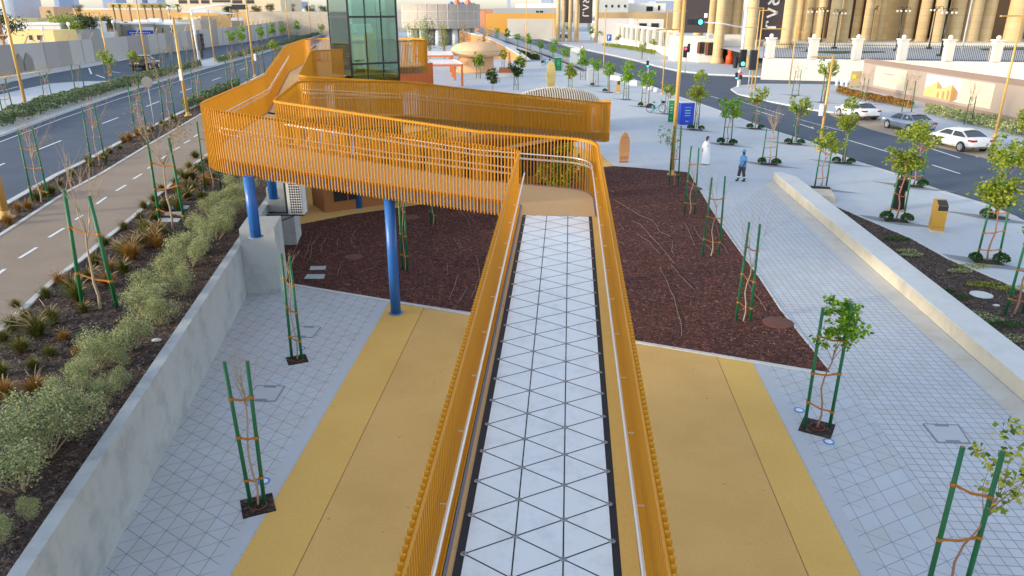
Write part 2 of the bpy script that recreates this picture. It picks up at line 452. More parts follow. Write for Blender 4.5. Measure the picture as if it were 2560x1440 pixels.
# low mounding, so the bark is not a sheet of paper
bark_bed = struct('bark_bed', mu, M['mulch'])
def bark_chips(name, poly, n, z, m, mind=None):
    """one scatter of loose bark pieces lying on a bed"""
    P = [Vector((p.x, p.y, 0)) for p in poly]
    tri = tessellate_polygon([P]); ar = []
    for t in tri:
        a, b, c = (P[i] for i in t); ar.append((b - a).cross(c - a).length / 2)
    s = MB(); tot = sum(ar)
    for t, A in zip(tri, ar):
        a, b, c = (P[i] for i in t)
        for _ in range(int(n * A / tot)):
            u, v = rnd(), rnd()
            if u + v > 1: u, v = 1 - u, 1 - v
            q = a + (b - a) * u + (c - a) * v
            l = ru(.02, .06); ang = ru(0, 6.28)
            s.leaf((q.x, q.y, z + ru(.004, .018)), l * 1.6, 0, .35, .45)
    return tag(s.build(name, m), kind='stuff')
def barkmat(name, cols): return leafmat(name, [(0, cols[0]), (.4, cols[1]), (.75, cols[2]), (1, cols[3])], 0)
CH = barkmat('loose_bark', [rgb(40, 17, 12), rgb(76, 36, 28), rgb(110, 58, 44), rgb(172, 124, 106)])
CHG = barkmat('loose_grey_bark', [rgb(34, 27, 25), rgb(72, 58, 52), rgb(104, 86, 78), rgb(156, 140, 130)])
bark_chips('loose_bark', [W(*p) for p in MUL], 26000, .012, CH)
Z1 = .005
yA, yB = on_edge(975), on_edge(1060); yC, yD = on_edge(1790), on_edge(1880)
dirL = (W(610, 1440) - W(975, 785)).normalized(); dirR = (W(2145, 1440) - W(1880, 912)).normalized()
def down(p, d, y=2.5): return p + d * ((y - p.y) / d.y)
seamL = (W(740, 1440) - W(1060, 775)).normalized(); seamR = (W(2015, 1440) - W(1790, 897)).normalized()
s = MB(); s.poly([yA, yB, down(yB, seamL), down(yA, dirL)], Z1); struct('path_border', s, M['yellow_b'])
s = MB(); s.poly([yB, yC, down(yC, seamR), down(yB, seamL)], Z1); struct('path', s, M['yellow_c'])
s = MB(); s.poly([yC, yD, down(yD, dirR), down(yC, seamR)], Z1); struct('path_border', s, M['yellow_b'])
s = MB(); s.ribbon([yB, down(yB, seamL)], .015, Z1 + .002); s.ribbon([yC, down(yC, seamR)], .015, Z1 + .002)
struct('path_joint', s, M['rust'])
s = MB(); s.poly([Vector((wx(edge_a.y) , edge_a.y, 0)), edge_a, yA, down(yA, dirL), Vector((wx(2.5), 2.5, 0))], Z1); struct('paving', s, M['tri'])
tip = edge_b
# pale band beside the path on both sides, like the edging in front of the bed
s = MB(); s.ribbon([yA + Vector((-.17, 0, 0)), down(yA, dirL) + Vector((-.17, 0, 0))], .3, Z1 + .005)
s.ribbon([yD + Vector((.17, 0, 0)), down(yD, dirR) + Vector((.17, 0, 0))], .3, Z1 + .005)
struct('path_edging', s, plain('edging_stone', rgb(188, 194, 202), .8, 0, .05, 2, .3, .1))
bench_line = [W(1932, 450), W(2150, 637), W(2222, 700), W(2560, 1000), W(2900, 1300)]
BR = W(2120, 560)
ruleR = (down(yD, dirR))
sB = W(2205, 1010); dB = (W(2560, 1500) - sB).normalized()
s = MB(); s.poly([yD, tip, W(2160, 1010), down(W(2160, 1010), dB), down(yD, dirR)], Z1); struct('paving', s, M['tri2'])
b2 = [W(2083, 938), W(1950, 772), W(1900, 695), W(1862, 645), W(1805, 566), W(1800, 548), W(1905, 470), W(1940, 462)] + bench_line[1:] + [Vector((22, 2.5, 0)), down(W(2160, 1010), dB), W(2160, 1010)]
s = MB(); s.poly(b2, Z1 - .001); struct('paving', s, M['cob'])
s = MB(); s.poly([W(1932, 455), W(2150, 645), W(2222, 708), W(2560, 1008), W(2900, 1308), W(2830, 1308), W(2500, 1010), W(2170, 706), W(2098, 640), W(1912, 462)], Z1 + .003); struct('paving_band', s, plain('band_stone', rgb(206, 205, 200), .8, 0, .05, 2, .3, .1, (rgb(190, 172, 140), 1.2, .5)))
# kerb in front of the big bed
s = MB(); s.kerb([edge_a, edge_b], .14, -.02, .03)
s.kerb([W(*p) for p in MUL[3:11]], .06, -.02, .03); struct('bed_kerb', s, M['kerb'])
# yellow ground under and behind the raised walkway
s = MB(); s.poly([W(690, 600), W(715, 568), W(880, 536), W(1050, 512), W(1230, 480), W(1400, 430), W(1535, 415), W(1500, 385), W(1380, 350), W(1100, 300), W(900, 270), Vector((wx(50), 50, 0)), Vector((wx(29), 29, 0))], Z1)
struct('courtyard', s, M['yellow_c'])

# ---------------------------------------------------------------- upper (left) terrace
TB = ZL - .14
t = MB(); t.prism([Vector((wx(-10) - .2, -10, 0)), Vector((wx(26) - .2, 26, 0)), Vector((wx(420) - .2, 420, 0)), Vector((-1500, 2200, 0)), Vector((-1800, -10, 0))], -.2, TB)
struct('terrace_ground', t, M['sand'])
CL_ = [(-380, 830), (-150, 682), (0, 587), (62, 547), (170, 477), (250, 435), (370, 362), (425, 330), (507, 282), (600, 232), (690, 190), (790, 120)]
CR_ = [(-420, 1200), (-150, 955), (0, 825), (147, 688), (207, 645), (250, 607), (332, 542), (390, 490), (425, 462), (475, 417), (507, 395), (600, 318), (700, 240), (800, 140)]
cl = [L(*p) for p in CL_]; cr = [L(*p) for p in CR_]
s = MB(); s.poly(cl + cr[::-1], ZL - .01); struct('cycle_path', s, M['cycle'])
s = MB(); s.kerb(cl, .16, TB, ZL + .01); s.kerb(cr, .18, TB, ZL + .01); struct('kerb', s, M['kerb'])
s = MB()
for a, b in [((-12, 690), (12, 672)), ((48, 645), (92, 618)), ((122, 593), (160, 570)), ((188, 549), (206, 538)), ((241, 510), (266, 492)), ((290, 477), (315, 462)), ((333, 447), (355, 434)), ((369, 421), (381, 414)), ((402, 398), (418, 387)), ((433, 376), (449, 367)), ((460, 358), (475, 350)), ((485, 342), (497, 334)), ((508, 327), (518, 320))]:
    s.ribbon([L(*a), L(*b)], .12, ZL - .004)
struct('cycle_lane_marking', s, M['paint'])
R1 = [(-420, 780), (-200, 640), (0, 517), (25, 503), (90, 466), (140, 437), (207, 405), (300, 355), (390, 311), (450, 282), (520, 250), (600, 213), (700, 165), (790, 110)]
R2 = [(-500, 500), (-200, 400), (0, 336), (150, 282), (300, 231), (400, 202), (512, 170), (640, 136), (720, 112), (800, 88), (830, 78)]
r1 = [L(*p) for p in R1]; r2 = [L(*p) for p in R2]
ra = MB(); ra.poly(r1 + r2[::-1], ZL - .12)
struct('road', ra, M['asphalt'])
# bed between the road kerb and the cycle path, and the planted bed above the wall
s = MB(); s.poly(r1 + cl[::-1], ZL - .03); struct('bark_bed', s, M['mulch_g'])
s = MB(); s.poly(cr + [Vector((wx(60) - .2, 60, 0)), Vector((wx(-6) - .2, -6, 0))], ZL - .04); struct('bark_bed', s, M['mulch_g'])
bark_chips('loose_bark', cr[1:12] + [Vector((wx(26) - .2, 26, 0)), Vector((wx(7) - .2, 7, 0))], 26000, ZL - .04, CHG)
bark_chips('loose_bark', r1[1:11] + cl[1:10][::-1], 9000, ZL - .03, CHG)
s = MB(); s.kerb(r1, .28, TB, ZL + .02); s.kerb(r2, .3, TB, ZL + .02); struct('kerb', s, M['kerb'])
s = MB()
for a, b in [((85, 373), (152, 347)), ((255, 305), (295, 290)), ((365, 263), (398, 250)), ((450, 228), (478, 218)), ((530, 199), (552, 191)), ((600, 173), (618, 167)), ((-40, 424), (10, 403))]:
    s.ribbon([L(*a), L(*b)], .13, ZL - .108)
s.ribbon([L(-100, 386), L(0, 350), L(150, 294), L(300, 243), L(400, 214), L(512, 181), L(640, 146)], .1, ZL - .108)
struct('road_marking', s, M['paint'])
# far carriageway
R3 = [(-300, 330), (-100, 268), (0, 238), (60, 224), (130, 209), (200, 204), (270, 203), (330, 192), (400, 176), (505, 151), (600, 128), (700, 104), (830, 72)]
R4 = [(-300, 278), (0, 207), (110, 184), (237, 162), (325, 145), (450, 124), (562, 107), (640, 92), (830, 58)]
r3 = [L(*p) for p in R3]; r4 = [L(*p) for p in R4]
ra = MB(); ra.poly(r3 + r4[::-1], ZL - .115); struct('road', ra, M['asphalt'])
s = MB(); s.poly([L(*p) for p in [(-300, 330), (-100, 268), (0, 238), (60, 224), (130, 209), (200, 204), (270, 203), (330, 192), (400, 176), (505, 151), (600, 128), (700, 104), (830, 72), (830, 77), (800, 86), (720, 110), (640, 134), (512, 168), (400, 200), (300, 228), (150, 279), (0, 332), (-200, 395), (-300, 425)]], ZL - .03); struct('pavement', s, M['plaza'])
s = MB(); s.kerb(r3, .3, TB, ZL + .02); s.kerb(r4, .35, TB, ZL + .02); struct('kerb', s, M['kerb'])
s = MB(); s.poly(r4 + [L(*p) for p in [(830, 55), (640, 86), (562, 101), (450, 118), (325, 138), (237, 154), (110, 176), (0, 197), (-300, 262)]], ZL - .02); struct('pavement', s, M['kerb'])
s = MB()
for a, b in [((222, 168), (228, 183)), ((240, 185), (262, 193)), ((270, 176), (300, 180)), ((0, 225), (45, 214))]: s.ribbon([L(*a), L(*b)], .2, ZL - .1)
struct('road_marking', s, M['paint'])

# retaining wall with its coping (world line), kerb-side face lies on wx()
rw = MB()
wl = [(wx(y), y) for y in (-8, 10, 24, 40, 60)]
P = []
for x, y in wl: P.append((x, y))
rw.prism([(x, y) for x, y in wl] + [(x - .26, y) for x, y in reversed(wl)], -.2, ZL + .11)
w_ob = rw.build('retaining_wall', plain('retaining_concrete', rgb(178, 184, 186), .8, 0, .10, 1.2, .3, .3, (rgb(132, 138, 140), 1.1, .6)))
tag(w_ob, 'long grey concrete retaining wall holding up the planted bed beside the sunken paving', 'retaining wall')
for (y0, y1, xw, h, lab) in [(24.0, 25.6, 1.15, 2.35, 'nearer concrete pier block against the retaining wall under a blue column'), (29.6, 31.2, 1.0, 2.45, 'farther concrete pier block against the retaining wall beside the air conditioner')]:
    b = MB(); xa = wx(y0)
    b.prism([(wx(y0) + .003, y0), (wx(y0) + xw, y0 + .12), (wx(y1) + xw, y1 + .12), (wx(y1) + .003, y1)], -.1, h)
    o = b.build('pier_block', M['conc']); tag(o, lab, 'pier block', 'concrete pier blocks')
# hatch covers, manholes and in-ground lights
def plate(name, label, cat, pts, z, mat, group=None, rim=None):
    P = [Vector((p.x, p.y, 0)) for p in pts]
    b = MB(); b.prism(P, z - .004, z + .012)
    o = b.build(name, mat, origin=(P[0].x, P[0].y, z)); tag(o, label, cat, group)
    if rim:
        c = sum(P, Vector()) / len(P); r = MB()
        for i in range(len(P)):
            a, b_ = P[i], P[(i + 1) % len(P)]
            r.bar(Vector((a.x, a.y, z + .008)), Vector((b_.x, b_.y, z + .008)), .03, .02)
        o2 = r.build('frame', rim, parent=o)
        for k in (0, 2):
            a, b_ = P[k], P[(k + 1) % len(P)]; m_ = (a + b_) / 2; d = (b_ - a).normalized(); inn = (c - m_).normalized()
            h = MB(); h.box((m_.x + inn.x * .06, m_.y + inn.y * .06, z + .014), (.32, .07, .01), d); h.build('lifting_slot', M['inlay'], parent=o)
    return o
hm = plain('hatch_cover', rgb(186, 192, 200), .6, 0, .05, 3, .4, .1)
plate('hatch_cover', 'square hatch cover in the pale paving beside the nearest staked sapling at the wall', 'hatch', [W(612, 1003), W(688, 1004), W(712, 967), W(643, 965)], .006, hm, 'pavement hatches', M['inlay'])
plate('hatch_cover', 'square hatch cover in the pale paving beside the sapling below the pier blocks', 'hatch', [W(720, 842), W(782, 845), W(802, 819), W(745, 816)], .006, hm, 'pavement hatches', M['inlay'])
plate('hatch_cover', 'square hatch cover in the small sett paving near the yellow-green sapling', 'hatch', [W(2345, 1107), W(2425, 1109), W(2395, 1064), W(2308, 1061)], .006, hm, 'pavement hatches', M['inlay'])
pm = plain('grey_cover_plate', rgb(172, 184, 186), .6, 0, .08, 6)
for pts, lab, z in [([(760, 699), (810, 699), (813, 688), (768, 688)], 'nearer pale rectangular cover plate in the bark under the walkway', .03), ([(774, 677), (813, 676), (816, 667), (777, 668)], 'farther pale rectangular cover plate in the bark under the walkway', .03)]:
    plate('cover_plate', lab, 'cover plate', [W(*p) for p in pts], z, pm, 'cover plates in the bark')
for pts, lab in [([(395, 553), (445, 554), (452, 545), (402, 544)], 'nearest of three pale cover plates behind the staked sapling in the planted bed'), ([(410, 538), (452, 537), (457, 528), (416, 529)], 'middle of three pale cover plates behind the staked sapling in the planted bed'), ([(422, 522), (468, 522), (474, 513), (430, 513)], 'farthest of three pale cover plates behind the staked sapling in the planted bed')]:
    plate('cover_plate', lab, 'cover plate', [L(*p) for p in pts], ZL - .02, pm, 'cover plates in the bark')
man = plain('pinkish_manhole', rgb(112, 74, 64), .85, 0, .25, 8, .3, .3)
for px, py, r, lab in [(884, 644, .36, 'round pinkish manhole cover in the bark left of the front blue column'), (1027, 544, .4, 'round pinkish manhole cover in the bark behind the front blue column'), (1732, 472, .5, 'round manhole cover at the far end of the right bark bed'), (1945, 808, .48, 'round bark-dusted manhole cover near the tip of the right bark bed'), (2453, 738, .36, 'pale round manhole cover in the bed behind the long stone bench')]:
    c = W(px, py); b = MB(); b.lathe([(r, -.01), (r, .022), (r - .03, .03), (0.01, .034)], (c.x, c.y, .01), 28, cap=False)
    o = b.build('manhole_cover', man if px < 2400 else M['conc_lt'], origin=(c.x, c.y, .01)); tag(o, lab, 'manhole cover', 'round manhole covers')
for px, py, lab in [(1998, 1026, 'round in-ground light left of the leafy sapling beside the yellow path'), (2072, 1105, 'round in-ground light below the leafy sapling beside the yellow path'), (660, 1204, 'round in-ground light beside the nearest sapling at the wall'), (752, 872, 'round in-ground light beside the sapling below the pier blocks')]:
    c = W(px, py); o = thing('ground_light', lab, 'ground light', (c.x, c.y, .006), 'in-ground lights')
    b = MB(); b.lathe([(.13, 0), (.13, .012), (.10, .014), (.085, .008)], (c.x, c.y, .006), 24, cap=False); b.build('rim', plain('blue_steel_rim', rgb(96, 140, 200), .3, .5), o)
    b = MB(); b.lathe([(.085, .008), (.05, .012), (.005, .014)], (c.x, c.y, .006), 24, cap=False); b.build('lens', plain('glass_lens', rgb(215, 228, 245), .15), o)
# pale drip lines lying on the bark
drip = plain('drip_hose', rgb(156, 134, 128), .7)
def hose(pts, z=.03):
    q = [W(*p) for p in pts]; dense = []
    for a, b in zip(q, q[1:]):
        for k in range(4): dense.append(a.lerp(b, k / 4) + Vector((ru(-.03, .03), ru(-.03, .03), z + ru(-.006, .008))))
    dense.append(q[-1] + Vector((0, 0, z)))
    b = MB(); b.tube(dense, .008, 5)
    o = b.build('drip_hose', drip, origin=dense[0]); tag(o, 'thin pale drip hose lying loose on the red-brown bark', 'drip hose', 'drip hoses on the bark')
for h in [[(1535, 500), (1600, 540), (1632, 552), (1650, 580), (1678, 594)], [(1578, 554), (1600, 562), (1640, 605), (1670, 640), (1686, 660)], [(1590, 584), (1620, 604), (1650, 636)], [(1650, 670), (1665, 700), (1685, 745), (1700, 800), (1704, 842)], [(1712, 560), (1722, 580), (1737, 616)], [(1733, 568), (1745, 590), (1760, 606), (1785, 635)], [(1682, 604), (1680, 626), (1684, 640)], [(1540, 600), (1560, 612)], [(1680, 664), (1700, 690), (1735, 725)], [(1545, 560), (1560, 575)],
          [(745, 608), (735, 632), (729, 668)], [(778, 602), (770, 622), (761, 645)], [(795, 592), (780, 614), (775, 650)], [(815, 596), (804, 616), (802, 632)], [(845, 593), (843, 616)], [(886, 580), (876, 606), (886, 622)], [(852, 662), (843, 692)], [(1145, 600), (1155, 620)], [(1190, 640), (1200, 690), (1186, 730), (1176, 745)], [(1214, 640), (1218, 668), (1200, 710)], [(1136, 596), (1150, 622)], [(1145, 690), (1135, 725), (1120, 752)], [(1168, 718), (1160, 740), (1145, 757)], [(1120, 660), (1118, 690)], [(1172, 540), (1190, 560)], [(1150, 528), (1168, 548), (1172, 562)], [(1790, 560), (1800, 600), (1822, 640)], [(1860, 690), (1890, 740), (1915, 780)]]:
    hose(h)
# ---------------------------------------------------------------- raised walkway
SL = .0735
def XL(Y): return -.964 + SL * (Y - 4.91)
def XR(Y): return 1.41 + SL * (Y - 4.91)
def Z1_(Y): return 3.07 + .0485 * Y
TOP = 1.58
SA = [(XL(-3), -3, Z1_(-3) + TOP), (XL(20.75), 20.75, 5.62, .35), (-3.8, 21.95, 5.88), (-10.1, 23.75, 6.42, 2.1), (-11.1, 34.2, 6.5, 2.0), (-13.8, 47.3, 7.2, 2.0), (-14.9, 56.5, 7.3, 1.3), (-6.2, 52.6, 7.45, 1.2), (-5.2, 48.0, 7.5, .9), (-7.2, 46.6, 7.5)]
SB = [(XR(-3), -3, Z1_(-3) + TOP), (2.58, 22.5, 5.62, 1.15), (-1.1, 23.35, 5.76), (-8.25, 26.2, 6.35, .5), (-9.1, 32.6, 6.45, 1.0), (-5.1, 35.0, 6.2), (.1, 37.6, 5.38), (5.1, 39.1, 4.73, 1.3), (5.4, 41.75, 4.66, 1.3), (0, 40.5, 3.95), (-6.4, 38.7, 3.1), (-8.0, 38.3, 2.8)]
SC_ = [(4.1, 40.35, 4.52), (.3, 39.0, 5.12), (-4.5, 36.9, 5.98), (-9.9, 35.6, 6.4, .5), (-11.3, 43.6, 7.1, .4), (-9.7, 44.4, 7.15)]
walk = thing('walkway', 'raised ramped walkway with orange slat railings and white tiled floor on blue columns', 'walkway', (0, 22, 0))
pa, ia = rounded(SA); pb, ib = rounded(SB); pc_, ic = rounded(SC_)
def screen(pts, inner, name, z_bot=-2.0, parent=walk, brackets=True, pitch=.105):
    """slatted railing along pts (top line); inner = +1 if the walkway lies to the left of the line"""
    s = MB(); rail = MB(); ang = MB(); up = Vector((0, 0, 1))
    sm = resample(pts, pitch)
    for k, (p, d) in enumerate(sm):
        nrm = Vector((-d.y, d.x, 0)) * inner
        c = p - nrm * .0
        s.box((c.x, c.y, p.z + (z_bot) / 2), (.025, .050, -z_bot), d)
        if brackets and k % 14 in (0, 5):
            q = p + nrm * .05; s.box((q.x, q.y, p.z - 1.78), (.012, .10, .34), d)
            for dz in (-.07, .08): s.box((q.x + d.x * .02, q.y + d.y * .02, p.z - 1.78 + dz), (.03, .035, .035), d, 1)
    off = [p + Vector((-d.y, d.x, 0)) * inner * .040 for p, d in resample(pts, .14)]
    for a, b in zip(off, off[1:]): rail.bar(a + up * -.055, b + up * -.055, .016, .07)
    off2 = [p + Vector((-d.y, d.x, 0)) * inner * .045 for p, d in resample(pts, .14)]
    for a, b in zip(off2, off2[1:]): ang.bar(a + up * -1.60, b + up * -1.60, .02, .07)
    o = s.build(name, [M['slat'], M['dark']], parent)
    rail.build('top_rail', M['slat'], o)
    ang.build('bottom_angle', M['slat'], o)
    return o
screen(pa, -1, 'slat_railing'); screen(pb[: ib[4] + 3], 1, 'slat_railing'); screen(pb[ib[4] + 2:], 1, 'slat_railing', -2.05, walk, True, .072); screen(pc_, 1, 'slat_railing', -1.75, walk, True, .045)
def handrail(pts, inner, parent=walk):
    s = MB(); br = s
    q = [p + Vector((-d.y, d.x, 0)) * inner * .17 + Vector((0, 0, -.60)) for p, d in resample(pts, .25)]
    s.tube(q, .023, 8)
    q = [p + Vector((-d.y, d.x, 0)) * inner * .13 + Vector((0, 0, -.76)) for p, d in resample(pts, .25)]
    for a, b in zip(q, q[1:]): s.bar(a, b, .012, .055)
    for k, (p, d) in enumerate(resample(pts, 1.4)):
        n = Vector((-d.y, d.x, 0)) * inner
        a = p + n * .04 + Vector((0, 0, -.76)); br.bar(a, a + n * .10, .014, .014)
        br.bar(a + n * .10, a + n * .13 + Vector((0, 0, .15)), .014, .014)
    s.build('handrail', M['steel'], parent)
ha = pa[:ia[1] - 2]; handrail(ha, -1)
handrail(pa[ia[1] + 3: ia[5]], -1)
handrail(pb[:ib[3] - 1], 1)
handrail(pb[ib[4] + 2: ib[7] - 3], 1)
handrail(pc_[ic[2]: ic[4] - 2], 1)
# deck slabs: polygons between the two railings, fascia along their edges
def inset(pts, inner, w, dz):
    out = []
    for i, p in enumerate(pts):
        d = pts[min(i + 1, len(pts) - 1)] - pts[max(i - 1, 0)]; d.z = 0; d.normalize()
        q = p + Vector((-d.y, d.x, 0)) * inner * w; out.append(Vector((q.x, q.y, p.z + dz)))
    return out
da = inset(pa, -1, .10, -TOP); db = inset(pb, 1, .10, -TOP); dc = inset(pc_, 1, .10, -TOP)
def slab(mb, A, B, n=None):
    """strip from polyline A to polyline B, both resampled to n spans, with a soffit"""
    def rs(P, n):
        L_ = [0]
        for a, b in zip(P, P[1:]): L_.append(L_[-1] + (b - a).length)
        out = []
        for k in range(n + 1):
            t = L_[-1] * k / n; i = 0
            while i < len(L_) - 2 and L_[i + 1] < t: i += 1
            f = (t - L_[i]) / max(L_[i + 1] - L_[i], 1e-9); out.append(P[i].lerp(P[i + 1], min(max(f, 0), 1)))
        return out
    n = n or 24; a, b = rs(A, n), rs(B, n); V = []
    for p, q in zip(a, b): V += [p, q, p + Vector((0, 0, -.22)), q + Vector((0, 0, -.22))]
    f = []
    for i in range(n):
        k = 4 * i; f += [(k, k + 1, k + 5, k + 4), (k + 2, k + 6, k + 7, k + 3)]
    mb.add(V, f)
dk_ = MB()
i_r = next(i for i, p in enumerate(pb) if p.y > 19.65); j_r = next(i for i, p in enumerate(pa) if p.y > 19.65)
slab(dk_, [da[0], da[ia[1] - 6 if ia[1] > 6 else 1]], [db[0], Vector((XR(da[ia[1] - 6].y) - .07, da[ia[1] - 6].y, da[ia[1] - 6].z))], 30)
st = da[ia[1] - 6]
slab(dk_, [st] + da[ia[1] - 5: ia[2] + 1], [Vector((XR(st.y) - .07, st.y, st.z))] + [p for p in db[: ib[2] + 1] if p.y > st.y], 40)
slab(dk_, da[ia[2]: ia[3] + 1], db[ib[2]: ib[3] + 1], 30)
slab(dk_, da[ia[3]: ia[4] - 2], db[ib[3]: ib[4] + 1], 24)
slab(dk_, da[ia[4] - 2: ia[4] + 3], [db[ib[4]], dc[ic[3]]], 8)
slab(dk_, da[ia[4] + 2: ia[5] + 1], dc[ic[3]: ic[4] + 1], 20)
slab(dk_, da[ia[5]: ia[6] + 1], [dc[ic[4]], dc[-1], Vector((-9.4, 47, 5.8))], 12)
slab(dk_, da[ia[6]: ia[8]], [Vector((-9.4, 47, 5.8)), Vector((-7, 46.6, 5.9))], 12)
slab(dk_, da[ia[8] - 1: ] , [Vector((-7.3, 46.4, 5.9)), Vector((-7.2, 46.5, 5.9))], 8)
# spur to the right with its rounded end
slab(dk_, db[ib[4]: ib[7] - 2], dc[: ic[3] + 1][::-1], 40)
slab(dk_, db[ib[7] - 3: ib[8] + 4], [dc[0], dc[0] + Vector((.05, .3, 0))], 12)
slab(dk_, db[ib[8] + 3:], [p + Vector((-.1, -1.2, 0)) for p in db[ib[8] + 3:]], 30)
dk_.build('deck', M['deck'], walk)
def fascia(pts, inner):
    s = MB(); q = inset(pts, inner, .082, -TOP)
    for a, b in zip(q, q[1:]): s.bar(a + Vector((0, 0, -.19)), b + Vector((0, 0, -.19)), .03, .40)
    s.build('fascia_beam', M['fascia'], walk)
fascia(pa, -1); fascia(pb, 1); fascia(pc_, 1)
# white triangular floor tiles with dark joints
d1 = Vector((SL, 1, 0)).normalized(); n1 = Vector((d1.y, -d1.x, 0))
o1 = Vector((-.579, 6.57, 0))
E_ = .66; CW = 1.714 / 3
def fl(u, s, dz): # u across from the left edge, s along from Y = 6.57
    p = o1 + n1 * u + d1 * s; return Vector((p.x, p.y, Z1_(p.y) + dz))
s0, s1 = -9.2, 13.02
t = MB(); t.add([fl(-.09, s0, .006), fl(1.714 + .08, s0, .006), fl(1.714 + .08, s1 + .04, .006), fl(-.09, s1 + .04, .006)], [(0, 1, 2, 3)])
sub = t.build('tile_bed', M['black'], walk)
t = MB(); caps = t
def clip(P):
    out = []
    for i in range(len(P)):
        a, b = P[i - 1], P[i]
        if (a[1] <= s1) != (b[1] <= s1):
            f = (s1 - a[1]) / (b[1] - a[1]); out.append((a[0] + (b[0] - a[0]) * f, s1))
        if b[1] <= s1: out.append(b)
    return out
def tri(*P):
    m = Vector((sum(p[0] for p in P) / 3, sum(p[1] for p in P) / 3))
    Q = []
    for p in P:
        v = Vector(p) - m; q = m + v * (1 - .014 / v.length - .012); Q.append((q.x, q.y))
    Q = clip(Q)
    if len(Q) > 2: t.add([fl(u, s, .012) for u, s in Q], [tuple(range(len(Q)))])
k0 = int(s0 / E_) + 1
for c in range(3):
    for k in range(k0, int(s1 / E_) + 2):
        e = k * E_ + (.0 if c % 2 == 0 else E_ / 2); u0, u1 = c * CW, (c + 1) * CW
        h = E_ / 2
        A1, A2, B, B2 = (u0, e - h), (u0, e + h), (u1, e), (u1, e + E_)
        smax = s1
        tri(A1, B, A2); tri(A2, B, B2)
        if e + h < smax: caps.lathe([(.045, 0), (.045, .004), (.01, .006)], fl(u0, e + h, .012), 6, 1, cap=False)
        if c == 2 and e < smax: caps.lathe([(.045, 0), (.045, .004), (.01, .006)], fl(u1, e, .012), 6, 1, cap=False)
t.build('floor_tiles', [M['tile'], M['cap']], walk)
# yellow strip between the tiles and the right railing is deck; kerb strip
s = MB(); s.add([fl(1.714 + .085, s0, .01), fl(1.714 + .29, s0, .01), fl(1.714 + .29, s1, .01), fl(1.714 + .085, s1, .01)], [(0, 1, 2, 3)]); s.build('resin_strip', M['yellow_b'], walk)
# blue columns
def col(px, py, base_z, top_z, r, Y=None):
    p = W(px, py, base_z); b = MB(); b.tube([(p.x, p.y, base_z), (p.x, p.y, top_z)], r, 28); b.build('column', M['blue'], walk)
    b = MB(); b.lathe([(r + .07, 0), (r + .07, .015), (r, .02)], (p.x, p.y, base_z), 28, cap=False); b.build('base_plate', M['fascia'], walk)
col(990, 783, 0.01, 3.95, .165)
col(640, 592, 2.35, 4.35, .17); col(684, 497, 2.45, 4.4, .17)
col(897, 519, 0.01, 4.2, .18); col(1483, 392, 0, 2.7, .15); col(1175, 372, 0, 3.3, .15); col(1250, 380, 0, 3.2, .15)
# ---------------------------------------------------------------- glazed lift tower
ca, sa = math.cos(math.radians(35)), math.sin(math.radians(35))
e0 = Vector((-9.2, 44.2, 0)); ex = Vector((ca, sa, 0)); ey = Vector((-sa, ca, 0))
EW, ED, EH = 3.0, 2.8, 13.5
lift = thing('lift_tower', 'tall lift tower of dark green glass with black frame rising from the walkway', 'lift tower', e0)
gl = NT('teal_glass'); 
tr = gl.n('ShaderNodeBsdfTransparent'); tr.inputs[0].default_value = (.76, .92, .89, 1)
gs = gl.n('ShaderNodeBsdfGlossy'); gs.inputs['Color'].default_value = (.66, .9, .88, 1); gs.inputs['Roughness'].default_value = .02
fr = gl.n('ShaderNodeFresnel'); fr.inputs['IOR'].default_value = 1.9
mx = gl.n('ShaderNodeMixShader'); gl.l(gl.math('ADD', fr.outputs[0], .12), mx.inputs[0]); gl.l(tr.outputs[0], mx.inputs[1]); gl.l(gs.outputs[0], mx.inputs[2]); gl.l(mx.outputs[0], gl.t.nodes['Material Output'].inputs[0])
def ep(u, v, z): return e0 + ex * u + ey * v + Vector((0, 0, z))
levels = [.1, 2.6, 5.0, 6.3, 8.85, 11.3, EH]
for k in range(len(levels) - 1):
    za, zb = levels[k] + .05, levels[k + 1] - .05
    for a, b in (((0, 0), (EW * .33, 0)), ((EW * .35, 0), (EW * .66, 0)), ((EW * .68, 0), (EW, 0)), ((0, 0), (0, ED)), ((EW, 0), (EW, ED)), ((0, ED), (EW, ED))):
        dd = (ex * (b[0] - a[0]) + ey * (b[1] - a[1])).normalized(); nn = Vector((-dd.y, dd.x, 0)) * .006
        A, B = ep(*a, za) + dd * .02, ep(*b, za) - dd * .02
        p = MB(); p.box((A + B) / 2 + Vector((0, 0, (zb - za) / 2)), ((B - A).length, .014, zb - za), dd); p.build('glass_pane', gl.m, lift)
fm = MB()
for u, v in ((0, 0), (EW, 0), (0, ED), (EW, ED)): fm.bar(ep(u, v, 0), ep(u, v, EH), .10, .10)
for u in (.34 * EW, .67 * EW): fm.bar(ep(u, .06, 0), ep(u, .06, EH), .06, .06)
for z in levels:
    for a, b in (((0, 0), (EW, 0)), ((0, 0), (0, ED)), ((EW, 0), (EW, ED)), ((0, ED), (EW, ED))):
        fm.bar(ep(a[0], a[1] , z) , ep(b[0], b[1], z), .09, .11)
fm.build('frame', M['dark'], lift)
p = MB(); p.box(ep(1.9, 1.5, 6.6), (.75, .08, 2.6), ex); p.build('yellow_door', plain('yellow_door_paint', rgb(226, 168, 20), .4), lift)
p = MB(); p.box(ep(1.55, 1.9, 9.6), (1.5, 1.2, 2.3), ex); p.build('lift_car', plain('lift_car_steel', rgb(160, 176, 178), .3, .4), lift)
p = MB(); p.box(ep(.9, 2.1, 6.0), (.22, .22, 12), ex); p.box(ep(2.5, 2.1, 6.0), (.2, .2, 12), ex); p.bar(ep(.9, 2.1, 7.4), ep(2.5, 2.1, 7.4), .1, .2); p.build('guide_rails', M['conc'], lift)
